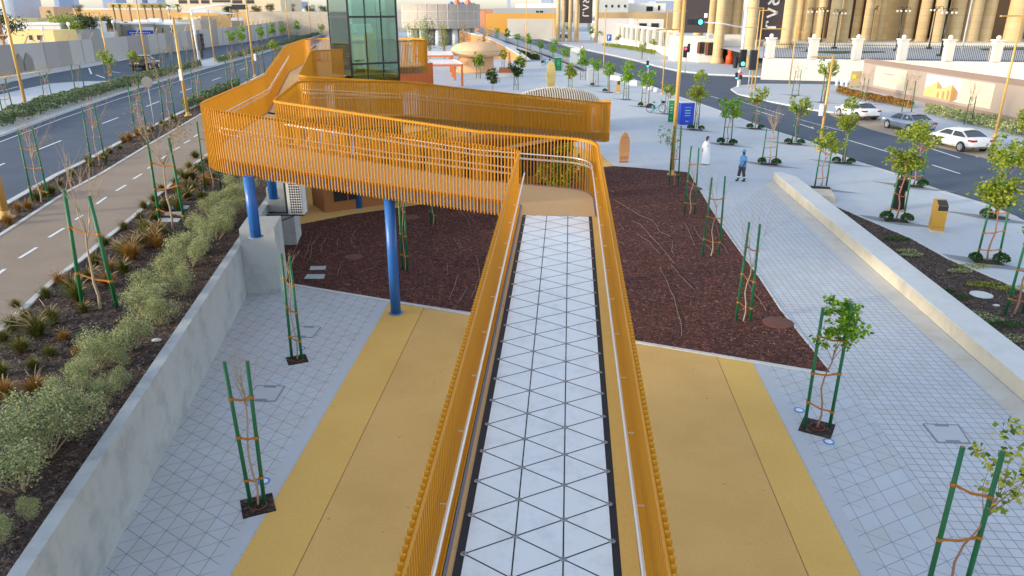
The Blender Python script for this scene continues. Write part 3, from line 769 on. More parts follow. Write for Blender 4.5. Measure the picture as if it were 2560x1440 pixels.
p = MB(); p.box(ep(1.5, 1.4, 5.55), (2.8, 2.6, .2), ex); p.build('landing_floor', M['deck'], lift)
# ---------------------------------------------------------------- low building and things under the walkway
o = thing('service_room', 'tan service room with dark window openings in the shade under the walkway', 'building', (-4.5, 38, 0))
b = MB(); A_, B_ = Vector((-9.0, 34.8, 0)), Vector((3.6, 42.6, 0)); dd = (B_ - A_).normalized(); nn = Vector((-dd.y, dd.x, 0))
b.box((A_ + B_) / 2 + nn * 1.1 + Vector((0, 0, 1.35)), ((B_ - A_).length, 1.9, 2.7), dd); b.build('wall', plain('brown_render', rgb(158, 108, 66), .8, 0, .1, .8, .3, .1), o)
for k in range(7):
    c = A_.lerp(B_, .08 + k * .14) + nn * .13
    f = MB(); f.box((c.x, c.y, 1.45), (1.35, .06, 1.9), dd); w_ = f.build('window', M['window'], o)
    f = MB(); f.box((c.x, c.y - .02, 1.45), (.06, .1, 1.9), dd); f.box((c.x, c.y - .02, 2.42), (1.45, .1, .07), dd); f.build('window_frame', M['rust'], w_)
o = thing('air_conditioner', 'pale grille-fronted air conditioner unit on brackets under the walkway corner', 'air conditioner', (-8.72, 29.3, 0))
cx, cy = -8.72, 29.3
b = MB(); b.box((cx, cy, 2.18), (.62, .5, 1.36), (1, -.05, 0)); b.build('casing', M['conc_lt'], o)
b = MB(); b.box((cx + .03, cy - .262, 2.18), (.48, .02, 1.26), (1, -.05, 0)); b.box((cx - .36, cy, 2.18), (.1, .44, 1.3)); b.build('coil', M['dark'], o)
b = MB()
for k in range(13): b.box((cx + .03, cy - .285, 1.56 + k * .103), (.48, .015, .026))
for k in range(6): b.box((cx - .2 + k * .092, cy - .292, 2.18), (.018, .012, 1.26))
b.build('grille', M['white'], o)
b = MB(); b.bar((wx(29.1), cy - .2, 1.46), (cx + .3, cy - .2, 1.46), .05, .05); b.bar((wx(29.5), cy + .2, 1.46), (cx + .3, cy + .2, 1.46), .05, .05)
b.bar((wx(29.1), cy - .2, 1.0), (cx - .1, cy - .2, 1.44), .04, .04)
b.build('bracket', M['dark'], o)
# ---------------------------------------------------------------- plants
LEAF = {
 'fresh': leafmat('fresh_leaf', [(0, rgb(74, 126, 24)), (.5, rgb(122, 170, 36)), (.85, rgb(160, 194, 52)), (1, rgb(194, 206, 76))]),
 'olive': leafmat('olive_leaf', [(0, rgb(92, 116, 30)), (.5, rgb(142, 162, 48)), (1, rgb(194, 196, 80))]),
 'yellow': leafmat('yellow_green_leaf', [(0, rgb(70, 110, 34)), (.4, rgb(128, 156, 40)), (.75, rgb(188, 186, 56)), (1, rgb(214, 200, 84))]),
 'dry': leafmat('dry_leaf', [(0, rgb(120, 104, 66)), (.5, rgb(158, 138, 88)), (1, rgb(184, 164, 116))]),
 'sage': leafmat('sage_leaf', [(0, rgb(98, 110, 74)), (.45, rgb(150, 160, 112)), (.8, rgb(192, 198, 142)), (1, rgb(218, 214, 150))], .2),
 'dark': leafmat('dark_leaf', [(0, rgb(30, 52, 24)), (.5, rgb(52, 80, 34)), (1, rgb(88, 110, 50))]),
 'grass': leafmat('grass_blade', [(0, rgb(48, 66, 20)), (.5, rgb(84, 98, 30)), (.85, rgb(128, 122, 46)), (1, rgb(176, 148, 84))], .25),
 'brown': leafmat('brown_grass_blade', [(0, rgb(96, 70, 26)), (.5, rgb(152, 110, 36)), (1, rgb(196, 150, 70))], .25),
 'box': leafmat('clipped_leaf', [(0, rgb(30, 62, 20)), (.6, rgb(56, 100, 32)), (1, rgb(90, 132, 48))]),
 'hedge': leafmat('hedge_leaf', [(0, rgb(66, 84, 56)), (.5, rgb(104, 124, 86)), (1, rgb(144, 158, 114))], .2),
 'plume': leafmat('grass_plume', [(0, rgb(160, 134, 98)), (1, rgb(198, 174, 138))], .2),
}
UP = Vector((0, 0, 1))
def limb(mb, p, d, l, r, depth, tips, spread=.6, n=5):
    pts = [p.copy()]; q = p.copy(); dd = d.copy()
    for _ in range(4):
        dd = (dd + Vector((ru(-1, 1), ru(-1, 1), ru(-.3, .5))) * .16).normalized(); q = q + dd * (l / 4); pts.append(q.copy())
    mb.tube(pts, [r, r * .88, r * .76, r * .64, r * .5], n, cap=False)
    tips.append((q.copy(), depth))
    if depth > 0:
        for k in range(random.choice((2, 3, 3))):
            a = pts[random.choice((2, 3, 4))]
            nd = (dd + Vector((ru(-1, 1), ru(-1, 1), ru(-.2, .8))) * spread).normalized()
            limb(mb, a, nd, l * ru(.55, .85), r * .5, depth - 1, tips, spread, n)
def make_tree(name, label, cat, kind, loc=(0, 0, 0), stake_h=3.2, gap=.62, group=None, crown_z=(2.0, 3.7), rad=.7, dens=1.0, leaf=.11, trunk_r=.026, ladder=3, two_tier=False, lean=(0, 0), splay=-.06):
    loc = Vector(loc); o = thing(name, label, cat, loc, group)
    s = MB(); tips = []; z0, z1 = crown_z
    tilt = Vector((lean[0], lean[1], 1)).normalized()
    pts = [Vector((0, 0, -.03))]
    for k in range(1, 7):
        pts.append(Vector((math.sin(k * 1.3 + rnd()) * .05, math.cos(k * 1.7 + rnd()) * .04, z0 * k / 6)) + Vector((lean[0], lean[1], 0)) * (k / 6) ** 2)
    s.tube(pts, [trunk_r * (1.25 - .1 * k) for k in range(7)], 6, cap=False)
    top = pts[-1]; h = z1 - z0
    if kind in ('bare', 'fan', 'dry'):
        for k in range(5 if kind == 'bare' else 8):
            a = ru(0, 6.28); sp = {'bare': .35, 'fan': .55, 'dry': .7}[kind]
            limb(s, top + UP * ru(-.25, 0) * h * .4, (UP + Vector((math.cos(a), math.sin(a), 0)) * sp * ru(.4, 1.2)).normalized(), h * ru(.4, .62), trunk_r * .5, 2, tips, .5, 4)
        tm = M['twig']
    else:
        for k in range(5):
            a = ru(0, 6.28)
            limb(s, top - UP * ru(0, .25) * h, (UP + Vector((math.cos(a), math.sin(a), 0)) * ru(.3, .9)).normalized(), h * ru(.32, .5), trunk_r * .55, 1, tips, .6, 5)
        tm = M['trunk']
    s.build('trunk', tm, o, origin=(0, 0, 0)); COL.objects[-1]
    c = MB()
    if kind in ('bare', 'fan'):
        for p, d in tips:
            if d == 0 and rnd() < .35 * dens: c.leaf(p + Vector((ru(-.04, .04), ru(-.04, .04), ru(-.03, .03))), leaf * .8)
        m = LEAF['olive'] if kind == 'bare' else LEAF['dry']
    elif kind == 'dry':
        for p, d in tips:
            for _ in range(int(5 * dens)): c.leaf(p + Vector((ru(-1, 1), ru(-1, 1), ru(-.7, .7))) * .14, leaf * .6)
        m = LEAF['dry']
    else:
        zones = [(top + UP * h * .45, rad, h * .52)] if not two_tier else [(top + UP * h * .78, rad * .8, h * .3), (top + UP * h * .15 + Vector((-.25, 0, 0)), rad * .75, h * .26), (top + UP * h * .2 + Vector((.35, .1, 0)), rad * .6, h * .22)]
        cl = []
        for cz, R_, hz in zones:
            for _ in range(int(13 * dens)):
                while True:
                    q = Vector((ru(-1, 1), ru(-1, 1), ru(-1, 1)))
                    if .25 < q.length < 1: break
                cl.append((cz + Vector((q.x * R_, q.y * R_, q.z * hz)), ru(.13, .26) * rad / .7))
        for p, d in tips: cl.append((p, ru(.1, .2)))
        for q, R_ in cl:
            for _ in range(int(34 * dens * (R_ / .2))):
                v = Vector((random.gauss(0, 1), random.gauss(0, 1), random.gauss(0, .8))) * R_ * .55
                c.leaf(q + v, leaf * ru(.6, 1.25), 0, .6, .75)
        m = LEAF[kind]
    if c.f: c.build('crown', m, o, origin=(0, 0, 0))
    if stake_h:
        st_ = []
        for sx in (-1, 1):
            b = MB(); a_ = Vector((sx * (gap / 2), ru(-.05, .05), -.05)); t_ = Vector((sx * (gap / 2 + splay + ru(-.03, .03)), ru(-.08, .08), stake_h * ru(.95, 1.0)))
            b.tube([a_, a_.lerp(t_, .5), t_], [.042, .04, .038], 8); b.add([t_ + Vector((math.cos(k) * .03, math.sin(k) * .03, .002)) for k in (0, 1.57, 3.14, 4.71)], [(0, 1, 2, 3)], 1)
            b.build('stake', [M['green'], M['rope']], o, origin=(0, 0, 0)); st_.append((a_, t_))
        for k in range(ladder):
            f = (.2, .48, .76)[k] if ladder == 3 else (.3, .68)[k] if ladder == 2 else .6
            A = st_[0][0].lerp(st_[0][1], f + ru(-.02, .04)); B = st_[1][0].lerp(st_[1][1], f + ru(-.06, .02))
            mid = (A + B) / 2 + Vector((0, .0, -.05)); r_ = MB()
            r_.tube([A + (A - B).normalized() * .05, A, A.lerp(mid, .5), mid, mid.lerp(B, .5), B, B + (B - A).normalized() * .05], [.018, .03, .02, .024, .02, .03, .018], 6)
            for E in (A, B): r_.lathe([(.048, -.03), (.056, 0), (.048, .03)], E, 8)
            r_.build('rope_tie', M['rope'], o, origin=(0, 0, 0))
    return o
def tree_copy(src, name, label, loc, rz=0, sc=1.0, group=None):
    c = copy_tree(src); c.location = loc; c.rotation_euler.z = rz; c.scale = (sc, sc, sc)
    c['label'] = label
    if group: c['group'] = group
    return c
# foreground saplings, each its own
g_ = 'staked saplings in the foreground'
p = W(645, 1262); make_tree('sapling', 'nearest leafless sapling between two green stakes in a square pit beside the retaining wall', 'young tree', 'bare', p, 3.25, .26, g_, (2.3, 3.5), .3, .2, .06, .02, splay=.06)
p = W(743, 898); make_tree('sapling', 'bare sapling between close green stakes in the square pit below the pier blocks', 'young tree', 'bare', p, 3.15, .30, g_, (2.6, 3.2), .2, .1, .06, .018, splay=-.02)
p = W(2042, 1068); make_tree('sapling', 'leafy bright green sapling between green stakes in the pit beside the yellow path', 'young tree', 'fresh', p, 3.2, .62, g_, (2.0, 3.5), .36, 1.5, .105, .02, lean=(.10, .1), splay=-.02)
p = W(2352, 1535); make_tree('sapling', 'yellow-green sparse sapling between green stakes at the lower right corner', 'young tree', 'yellow', p, 3.15, .62, g_, (2.05, 3.95), .5, .6, .10, .022, lean=(.3, .05), splay=-.04)
gb = 'staked saplings in the bark beds'
p = W(1858, 803); make_tree('sapling', 'thin multi-stemmed bare sapling at the tip of the right bark bed', 'young tree', 'bare', p, 3.25, .45, gb, (1.9, 3.9), .4, .4, .06, .02)
p = W(1777, 640); make_tree('sapling', 'sparse bare sapling between tall stakes midway along the right bark bed', 'young tree', 'bare', p, 3.3, .66, gb, (2.0, 3.6), .5, .7, .07, .02)
p = W(1724, 535); make_tree('sapling', 'leafless sapling between tall stakes at the bend of the right bark bed edge', 'young tree', 'bare', p, 3.3, .5, gb, (1.7, 2.9), .4, .3, .06, .02)
p = W(1684, 463); make_tree('sapling', 'slim climbing-leaved sapling staked beside the big lamp post in the bark bed', 'young tree', 'fresh', p, 3.3, .5, gb, (2.0, 4.2), .3, .35, .12, .02)
p = W(1013, 676); make_tree('sapling', 'sapling tied between bright green stakes under the walkway behind the front blue column', 'young tree', 'bare', p, 3.2, .2, gb, (2.4, 3.2), .2, .2, .06, .018, splay=0)
p = W(1083, 562); make_tree('sapling', 'staked sapling half hidden by the slat railing in the bark under the walkway', 'young tree', 'bare', p, 3.2, .2, gb, (2.2, 3.1), .2, .2, .06, .018, splay=0)
p = W(1402, 500); make_tree('courtyard_tree', 'bright leafy young tree seen through the slats at the end of the tiled ramp', 'young tree', 'yellow', p, 2.4, .3, None, (.4, 3.2), .65, 2.2, .15, .022, 1)
p = W(1085, 430); make_tree('courtyard_tree', 'leafy bush-like tree in the courtyard behind the middle of the slat railing', 'young tree', 'olive', p, 0, .3, None, (1.0, 3.6), .9, 1.5, .14, .03)
p = W(2535, 785); make_tree('sapling', 'leaning trunk between dark green stakes in the bed behind the long stone bench', 'young tree', 'fresh', p, 3.2, .62, gb, (2.3, 3.9), .7, 1.0, .13, .03, lean=(.25, 0))
# street trees: prototypes then copies
SH = 2.6
proto = {}
def street(kindkey, label, px, py, rz=0, sc=1.0, ground=W, group='street trees along the right kerb'):
    p = ground(px, py)
    if kindkey not in proto:
        k = kindkey
        if k == 'two': o = make_tree('street_tree', label, 'street tree', 'olive', (0, 0, 0), SH, .72, group, (2.3, 4.3), .72, 1.1, .13, .032, 3, True)
        if k == 'olive': o = make_tree('street_tree', label, 'street tree', 'olive', (0, 0, 0), SH, .72, group, (1.9, 3.5), .75, .9, .15, .03, 3)
        if k == 'fresh': o = make_tree('street_tree', label, 'street tree', 'fresh', (0, 0, 0), SH, .72, group, (1.9, 3.7), .74, 1.2, .15, .03, 3)
        if k == 'fresh2': o = make_tree('street_tree', label, 'street tree', 'fresh', (0, 0, 0), SH, .72, group, (2.0, 3.9), .82, 1.0, .15, .03, 3, True)
        if k == 'fan': o = make_tree('street_tree', label, 'street tree', 'fan', (0, 0, 0), SH * .85, .9, group, (1.9, 3.7), .8, .6, .06, .032, 3)
        if k == 'dry': o = make_tree('street_tree', label, 'street tree', 'dry', (0, 0, 0), SH, .72, group, (1.9, 3.4), .7, .8, .1, .026, 3)
        if k == 'bare': o = make_tree('street_tree', label, 'street tree', 'bare', (0, 0, 0), SH, .75, group, (1.7, 3.6), .6, .6, .07, .026, 2)
        if k == 'drytall': o = make_tree('street_tree', label, 'street tree', 'dry', (0, 0, 0), 3.2, .75, group, (2.0, 3.9), .8, .35, .1, .026, 3)
        proto[k] = o
    else:
        o = copy_tree(proto[kindkey]); o['label'] = label; o['group'] = group
    o.location = p; o.rotation_euler.z = rz; o.scale = (sc, sc, sc)
    return o
kd = math.radians(-34)
street('two', 'two-tiered street tree in front of the person in black by the right kerb', 2240, 548, .1, 1.0)
street('olive', 'street tree with a round crown just behind the person in black at the kerb', 2283, 463, -.2, 1.12)
street('two', 'dense olive street tree in a pit at the right frame edge beside the gold bin', 2468, 652, 2.4, 1.02)
street('olive', 'thin-crowned street tree at the kerb behind the dense olive tree at the right edge', 2490, 540, 1.0, 1.2)
street('olive', 'sparse street tree at the near end of the long stone bench', 2052, 465, .2, .98)
street('two', 'street tree at the kerb in front of the first white parked car', 2108, 405, 1.4, .92)
street('fan', 'leafless fan-shaped street tree near the man in blue', 1922, 408, 0, 1.0)
street('olive', 'round olive street tree at the kerb behind the leafless fan-shaped tree', 1986, 356, .8, 1.05)
street('fresh', 'green street tree beyond the person in white near the kerb', 1817, 358, .3, .98)
street('olive', 'kerbside street tree level with the blue kiosk and right of its neighbours', 1888, 320, 2.2, 1.02)
street('two', 'tall leafy street tree standing just right of the blue kiosk', 1740, 322, .9, 1.05)
street('olive', 'small street tree behind the teal bicycle', 1668, 282, .5, .85)
street('fresh', 'full green street tree with small signal lights just beyond its crown', 1612, 265, 0, 1.05)
street('fresh2', 'loose-crowned green street tree right of the small gold bin', 1565, 247, .6, .98)
street('fresh', 'green street tree just left of the small gold bin', 1521, 229, 1.7, 1.0)
street('fresh', 'green street tree beside the grey cabinet at the plaza edge', 1489, 213, 2.6, 1.0)
street('fresh2', 'green street tree left of the grey cabinet beside the bar fence', 1457, 199, 3.3, 1.0)
for k, (px, py, kk, lab) in enumerate([(1412, 170, 'fresh', 'green street tree behind the green kiosk along the bar fence'), (1383, 158, 'fresh2', 'green street tree behind the yellow board along the bar fence'), (1352, 145, 'fresh', 'green street tree right of the slender lamp post by the bar fence'), (1322, 131, 'fresh2', 'green street tree left of the slender lamp post by the bar fence'), (1294, 119, 'fresh', 'green street tree near the middle of the bar fence'), (1268, 109, 'fresh2', 'green street tree above the rising orange embankment wall'), (1243, 97, 'fresh', 'green street tree beside the far green box of the bar fence'), (1222, 84, 'fresh2', 'second farthest green street tree of the bar fence row'), (1200, 74, 'fresh', 'farthest green street tree of the bar fence row')]):
    street(kk, lab, px, py, k * 1.1, 1.0, W, 'street trees behind the bar fence')
for k, (px, py, kk, sc, lab) in enumerate([(1988, 236, 'dry', 1.05, 'dry thin street tree on the far island beside the twin lamp posts'), (2057, 254, 'olive', 1.35, 'airy pale green street tree on the far island left of the lamp post'), (2157, 258, 'dry', 1.0, 'bare street tree in front of the left end of the hoarding'), (2266, 280, 'dry', 1.15, 'wind-bent dry street tree in front of the hoarding between its two pictures'), (2418, 310, 'fan', 1.05, 'bare wide-branched street tree in front of the pale end of the hoarding'), (2553, 400, 'olive', 1.0, 'street tree at the right frame edge beyond the last white car')]):
    street(kk, lab, px, py, k * .9, sc, W, 'street trees beyond the parked cars')
for k, (px, py, kk, lab) in enumerate([(1632, 136, 'olive', 'tree on the far pavement in front of the gate columns'), (1605, 147, 'olive', 'tree at the junction corner left of the red signal'), (1545, 120, 'olive', 'tree on the far pavement below the parking sign'), (1500, 108, 'fresh', 'tree on the far pavement right of the dark banner'), (1478, 100, 'fresh2', 'tree on the far pavement beneath the dark banner'), (1440, 92, 'fresh', 'tree on the far pavement below the left group of tall columns'), (1418, 86, 'fresh2', 'tree on the far pavement left of the tall columns'), (1385, 78, 'olive', 'tree beside the far blue sign on the far road'), (1340, 70, 'olive', 'tree beyond the slender lamp post on the far road'), (1290, 62, 'fresh', 'tree before the far white hoarding on the far road'), (1262, 56, 'olive', 'farthest tree before the far white hoarding')]):
    street(kk, lab, px, py, k * 1.3, 1.0, W, 'trees on the far pavement')
# left side trees
gl_ = 'staked trees along the left road'
for px, py, kk, sc, rz, lab in [
    (250, 768, 'bare', 1.25, -.1, 'bushy bare tree between tall green stakes in the planted bed, nearest the camera'),
    (432, 570, 'dry', 1.28, 0, 'sparse tree tied between green stakes beside the pale cover plates in the planted bed'),
    (103, 503, 'drytall', .95, 0, 'dried leaning tree between stakes in the roadside strip at the left edge'),
    (248, 412, 'drytall', .95, .1, 'bare tree between stakes in the roadside strip in front of the round sign'),
    (353, 332, 'drytall', .98, .2, 'bare tree between stakes just left of the grey sign back'),
    (425, 305, 'dry', 1.15, .1, 'twiggy tree between stakes right of the grey sign back'),
    (498, 262, 'bare', 1.1, 0, 'reddish bare tree left of the walkway corner beside the lamp post'),
    (533, 470, 'drytall', .95, 0, 'sapling with a single visible stake beside the walkway corner'),
    (585, 242, 'bare', 1.25, .6, 'pinkish bare spreading tree left of the climbing railing'),
    (622, 215, 'bare', 1.15, 1.6, 'bare tree behind the middle of the climbing railing'),
    (655, 190, 'dry', 1.1, .4, 'dry tree behind the bend of the climbing railing'),
    (690, 165, 'olive', 1.1, .4, 'greenish tree beyond the top of the climbing railing')]:
    street(kk, lab, px, py, rz, sc, L, gl_)
gm = 'median trees on the left road'
for px, py, kk, sc, rz, lab in [
    (277, 212, 'olive', 1.1, 0, 'round-crowned tree with a pale trunk at the tip of the white median'),
    (342, 197, 'olive', 1.0, 1, 'round tree in front of the dark pickup on the median'),
    (122, 252, 'dry', .95, 0, 'small tree in a ladder of stakes on the white median'),
    (22, 290, 'dry', 1.05, .3, 'dry tree between stakes on the median at the left edge'),
    (203, 240, 'bare', 1.1, .5, 'bare spreading tree behind the median hedge'),
    (410, 178, 'dry', .95, .2, 'tree beside the pickup bonnet on the median'),
    (432, 170, 'dry', .9, 1.2, 'tree between lamp posts right of the pickup'),
    (470, 163, 'bare', 1.0, .2, 'bare tree left of the white signal mast on the median'),
    (582, 132, 'fresh', 1.15, .2, 'yellow-green tree at the near end of the leafy median row'),
    (608, 128, 'fresh2', 1.1, 1.4, 'second tree of the leafy median row from the near end'),
    (655, 118, 'fresh', 1.2, 2.4, 'dark green tree in the middle of the leafy median row'),
    (682, 106, 'fresh2', 1.1, .4, 'tree just left of the tall lamp post in the leafy median row'),
    (708, 103, 'fresh', 1.15, 1.9, 'tree behind the tall lamp post in the leafy median row'),
    (745, 92, 'fresh2', 1.1, 2.9, 'tree right of the tall lamp post in the leafy median row'),
    (768, 84, 'fresh', 1.15, 3.9, 'tree near the lift tower in the leafy median row'),
    (800, 76, 'fresh2', 1.1, 4.4, 'last tree of the leafy median row beside the lift tower'),
    (805, 98, 'olive', 1.2, 1.4, 'low green tree behind the walkway just left of the lift tower')]:
    street(kk, lab, px, py, rz, sc, L, gm)
# tree pits, kite-shaped grey paving around the street trees, and clipped ball shrubs
pit = MB()
for px, py, s_ in [(645, 1265, .33), (743, 900, .29), (2042, 1070, .38), (2352, 1535, .38)]:
    c = W(px, py); pit.box((c.x, c.y, .012), (s_ * 1.9, s_ * 1.9, .012), (1, .45, 0) if px < 1000 else (.85, -.5, 0))
struct('tree_pit', pit, M['soil'])
rimm = plain('red_brown_drip_ring', rgb(120, 62, 40), .7)
pots = MB()
for px, py in [(645, 1265), (743, 900), (2042, 1070)]:
    c = W(px, py); b = MB(); b.tube([(c.x + .17 * math.cos(a * .524), c.y + .17 * math.sin(a * .524), .03) for a in range(13)], .014, 6, cap=False)
    o = b.build('watering_ring', rimm, origin=(c.x, c.y, 0)); tag(o, {645: 'brown watering ring round the trunk of the sapling nearest the retaining wall', 743: 'brown watering ring round the sapling below the pier blocks', 2042: 'brown watering ring round the leafy sapling beside the yellow path'}[px], 'watering ring', 'watering rings in the tree pits')
inl = MB(); pit2 = MB(); bp = []
KITE = [(2240, 552), (2283, 466), (2468, 655), (2490, 545), (2052, 470), (2108, 408), (1922, 411), (1986, 360), (1817, 361), (1888, 322), (1740, 325), (1668, 285), (1612, 267), (1565, 249), (1521, 231), (1489, 215), (2157, 259), (2057, 256), (1988, 238)]
kx = Vector((1, -.30, 0)).normalized(); ky = Vector((.30, 1, 0)).normalized()
for px, py in KITE:
    c = W(px, py); c.z = 0
    inl.poly([c - kx * 2.0 + ky * .75, c - kx * .55 + ky * .45, c + ky * .55 + kx * .4, c + kx * .6 - ky * .2, c + kx * 2.0 - ky * .85, c - ky * .75, c - kx * .9 - ky * .2], .009)
    pit2.poly([c - kx * .5 - ky * .32, c + kx * .5 - ky * .32, c + kx * .5 + ky * .32, c - kx * .5 + ky * .32], .014)
struct('paving_inlay', inl, M['inlay']); struct('tree_pit', pit2, M['soil'])
b = MB()
for _ in range(700):
    while True:
        q = Vector((ru(-1, 1), ru(-1, 1), ru(-.2, 1)))
        if .7 < q.length < 1: break
    b.leaf(Vector((q.x * .27, q.y * .27, .16 + q.z * .24)), .06, 0, .7, .8)
ball0 = b.build('ball_shrub', LEAF['box'], origin=(0, 0, 0)); first = True
names = {2240: 'in the pit in front of the person in black', 2283: 'in the pit behind the person in black', 2468: 'in the pit at the right edge beside the gold bin', 2490: 'in the pit at the kerb near the right edge', 2108: 'in the kerb pit before the first white car', 1922: 'in the pit of the leafless fan-shaped tree', 1986: 'in the kerb pit behind the fan-shaped tree', 1817: 'in the pit beyond the person in white', 1888: 'in the kerb pit right of the blue kiosk trees', 1740: 'in the pit beside the blue kiosk', 1612: 'in the pit behind the bicycle', 1521: 'in the pit left of the small gold bin', 1489: 'in the pit beside the grey cabinet'}
for px, py in KITE:
    if px not in names: continue
    c = W(px, py)
    for k, (dx, dy, sc) in enumerate(((-.42, .12, ru(.95, 1.2)), (.38, -.22, ru(.9, 1.2)))):
        if px in (1612, 1521, 1489, 2490) and k: continue
        o = ball0 if first else ball0.copy()
        if not first: COL.objects.link(o)
        first = False
        o.location = (c.x + dx, c.y + dy, .012); o.scale = (sc, sc, sc * ru(.85, 1.05)); o.rotation_euler.z = ru(0, 6)
        side = ('left ' if k == 0 else 'right ') if px not in (1612, 1521, 1489, 2490) else ''
        tag(o, side + 'clipped green ball shrub ' + names[px], 'shrub', 'ball shrubs in the tree pits')
# planted bed on the terrace: grey-green shrubs and ornamental grasses
def shrub_mesh(seed, n=2600, tall=1.0, lobes=9):
    random.seed(seed); b = MB(); L_ = []
    for _ in range(lobes):
        a = ru(0, 6.28); r = ru(.0, .46); L_.append((Vector((math.cos(a) * r, math.sin(a) * r, ru(.22, .62) * tall)), ru(.16, .3)))
    for c, R_ in L_:
        b.tube([Vector((c.x * .2, c.y * .2, 0)), Vector((c.x * .7, c.y * .7, c.z * .5)), c], [.012, .009, .005], 4, 1, cap=False)
        for _ in range(n // lobes):
            q = Vector((random.gauss(0, 1), random.gauss(0, 1), random.gauss(0, 1))); q.normalize(); q *= R_ * ru(.45, 1.05) * (1 + .25 * math.sin(q.x * 9 + q.z * 7))
            p = c + Vector((q.x, q.y, q.z * 1.1))
            if p.z > .02: b.leaf(p, ru(.022, .04), 0, .9, .7)
    return b.build('sage_shrub', [LEAF['sage'], M['twig']], origin=(0, 0, 0))
sh = [shrub_mesh(k, 4600, (1, 1.15, .9, 1.3)[k], (9, 11, 8, 6)[k]) for k in range(4)]
random.seed(99)
SHR = [(55, 1190, 1.35, 0), (115, 1110, 1.4, 1), (40, 1090, 1.2, 2), (185, 1065, 1.0, 3), (150, 1010, .75, 3), (255, 995, .6, 3), (205, 955, .8, 3), (300, 960, .55, 3), (240, 905, .75, 3), (270, 862, .95, 2), (330, 850, .95, 0), (300, 890, .6, 2), (355, 765, 1.05, 1), (400, 790, .8, 3), (375, 720, 1.0, 0), (462, 715, .85, 3), (440, 680, .95, 1), (480, 640, 1.05, 0), (510, 610, 1.0, 1), (455, 610, 1.0, 2), (540, 575, 1.05, 0), (500, 560, 1.0, 2), (565, 540, 1.0, 1), (530, 525, 1.0, 0), (585, 510, 1.05, 2), (600, 485, 1.0, 1), (560, 492, .95, 0), (620, 462, 1.0, 2), (590, 455, .9, 0), (10, 1340, .5, 3), (75, 1280, .4, 3)]
used = set()
for px, py, sc, v in SHR:
    o = sh[v] if v not in used else sh[v].copy()
    if v in used: COL.objects.link(o)
    used.add(v); p = L(px, py + 22 * sc); o.location = (p.x, p.y, ZL - .045); o.rotation_euler.z = ru(0, 6.28); o.scale = (sc * 1.12, sc * 1.12, sc * ru(.95, 1.15))
    if py > 1000: lab = 'grey-green silvery shrub in the big clump at the lower left of the bed'
    elif py > 740: lab = 'separate grey-green shrub on the open bark above the retaining wall'
    else: lab = 'grey-green shrub in the long row along the retaining wall'
    tag(o, lab, 'shrub', lab.replace('shrub', 'shrubs').replace('separate ', ''))
def tuft_mesh(seed, mat, plume):
    random.seed(seed); b = MB()
    for k in range(620):
        a = ru(0, 6.28); l = ru(.16, .42); out = ru(.02, .30); w = ru(.004, .008)
        d = Vector((math.cos(a), math.sin(a), 0)); sd = Vector((-d.y, d.x, 0)) * w; P = []
        base = d * ru(0, .06)
        for t in (0, .4, .75, 1): P.append(base + d * out * t ** 1.6 + Vector((0, 0, l * (t - .28 * t * t * (out / .2)))))
        V = []
        for i, q in enumerate(P): V += [q - sd * (1 - i / 3.2), q + sd * (1 - i / 3.2)]
        b.add(V, [(2 * i, 2 * i + 1, 2 * i + 3, 2 * i + 2) for i in range(3)], 0)
    for k in range(plume):
        a = ru(0, 6.28); d = Vector((math.cos(a), math.sin(a), 0)); l = ru(.45, .65); o_ = ru(.15, .4)
        P = [d * o_ * t ** 1.8 + Vector((0, 0, l * (t - .3 * t * t))) for t in (0, .3, .6, .8, 1.0)]
        b.tube(P, [.002, .002, .003, .009, .004], 4, 1, cap=False)
    return b.build('grass_tuft', [LEAF[mat], LEAF['plume']], origin=(0, 0, 0))
tf = [tuft_mesh(11, 'grass', 6), tuft_mesh(12, 'grass', 12), tuft_mesh(13, 'brown', 8), tuft_mesh(14, 'grass', 0)]
random.seed(5)
TU = [(55, 870, 1, 3), (95, 830, 1.3, 1), (130, 800, 1.1, 0), (35, 815, 1, 0), (160, 840, .6, 2), (125, 880, .7, 3), (195, 878, .6, 2), (85, 912, .7, 3), (10, 845, .7, 0), (15, 985, 1, 2), (90, 975, 1.0, 2), (5, 930, .8, 3), (65, 790, .8, 0), (115, 735, .8, 3), (150, 700, .9, 2), (180, 720, 1.0, 1), (195, 745, 1.2, 0), (270, 705, 1.0, 2), (225, 690, .9, 1), (275, 668, .9, 2), (330, 640, 1.3, 2), (345, 610, 1.1, 0), (295, 620, .9, 1), (262, 605, .9, 3), (310, 565, .8, 0), (350, 540, .7, 0), (395, 610, 1.1, 2), (405, 585, 1.0, 0), (385, 500, .9, 3), (360, 515, .8, 1), (405, 470, .8, 0), (440, 455, .9, 0), (440, 495, .9, 3), (470, 490, 1.1, 1), (485, 470, 1.1, 0), (450, 430, .9, 0), (480, 440, 1.0, 1), (500, 420, .9, 0), (515, 455, 1.1, 2), (505, 490, 1.0, 1), (520, 400, .8, 3), (530, 440, 1.0, 0), (240, 655, .9, 0), (210, 770, .7, 1), (40, 760, .6, 0)]
for _k in range(34):
    _f = rnd(); TU.append((310 + _f * 205 + ru(-35, 25), 660 - _f * 245 + ru(-30, 22), ru(.7, 1.15), random.choice((0, 1, 2, 3, 0))))
used = set()
def place_tuft(px, py, sc, v, z, lab, grp, gr=L):
    o = tf[v] if v not in used else tf[v].copy()
    if v in used: COL.objects.link(o)
    used.add(v); p = gr(px, py); o.location = (p.x, p.y, z); o.rotation_euler.z = ru(0, 6.28); sc *= 1.3; o.scale = (sc, sc, sc * ru(.85, 1.1))
    tag(o, lab, 'grass', grp)
for px, py, sc, v in TU: place_tuft(px, py + 6, sc, v, ZL - .045, 'plumed ornamental grass tuft in the bark between the cycle path and the shrubs', 'grass tufts in the planted bed')
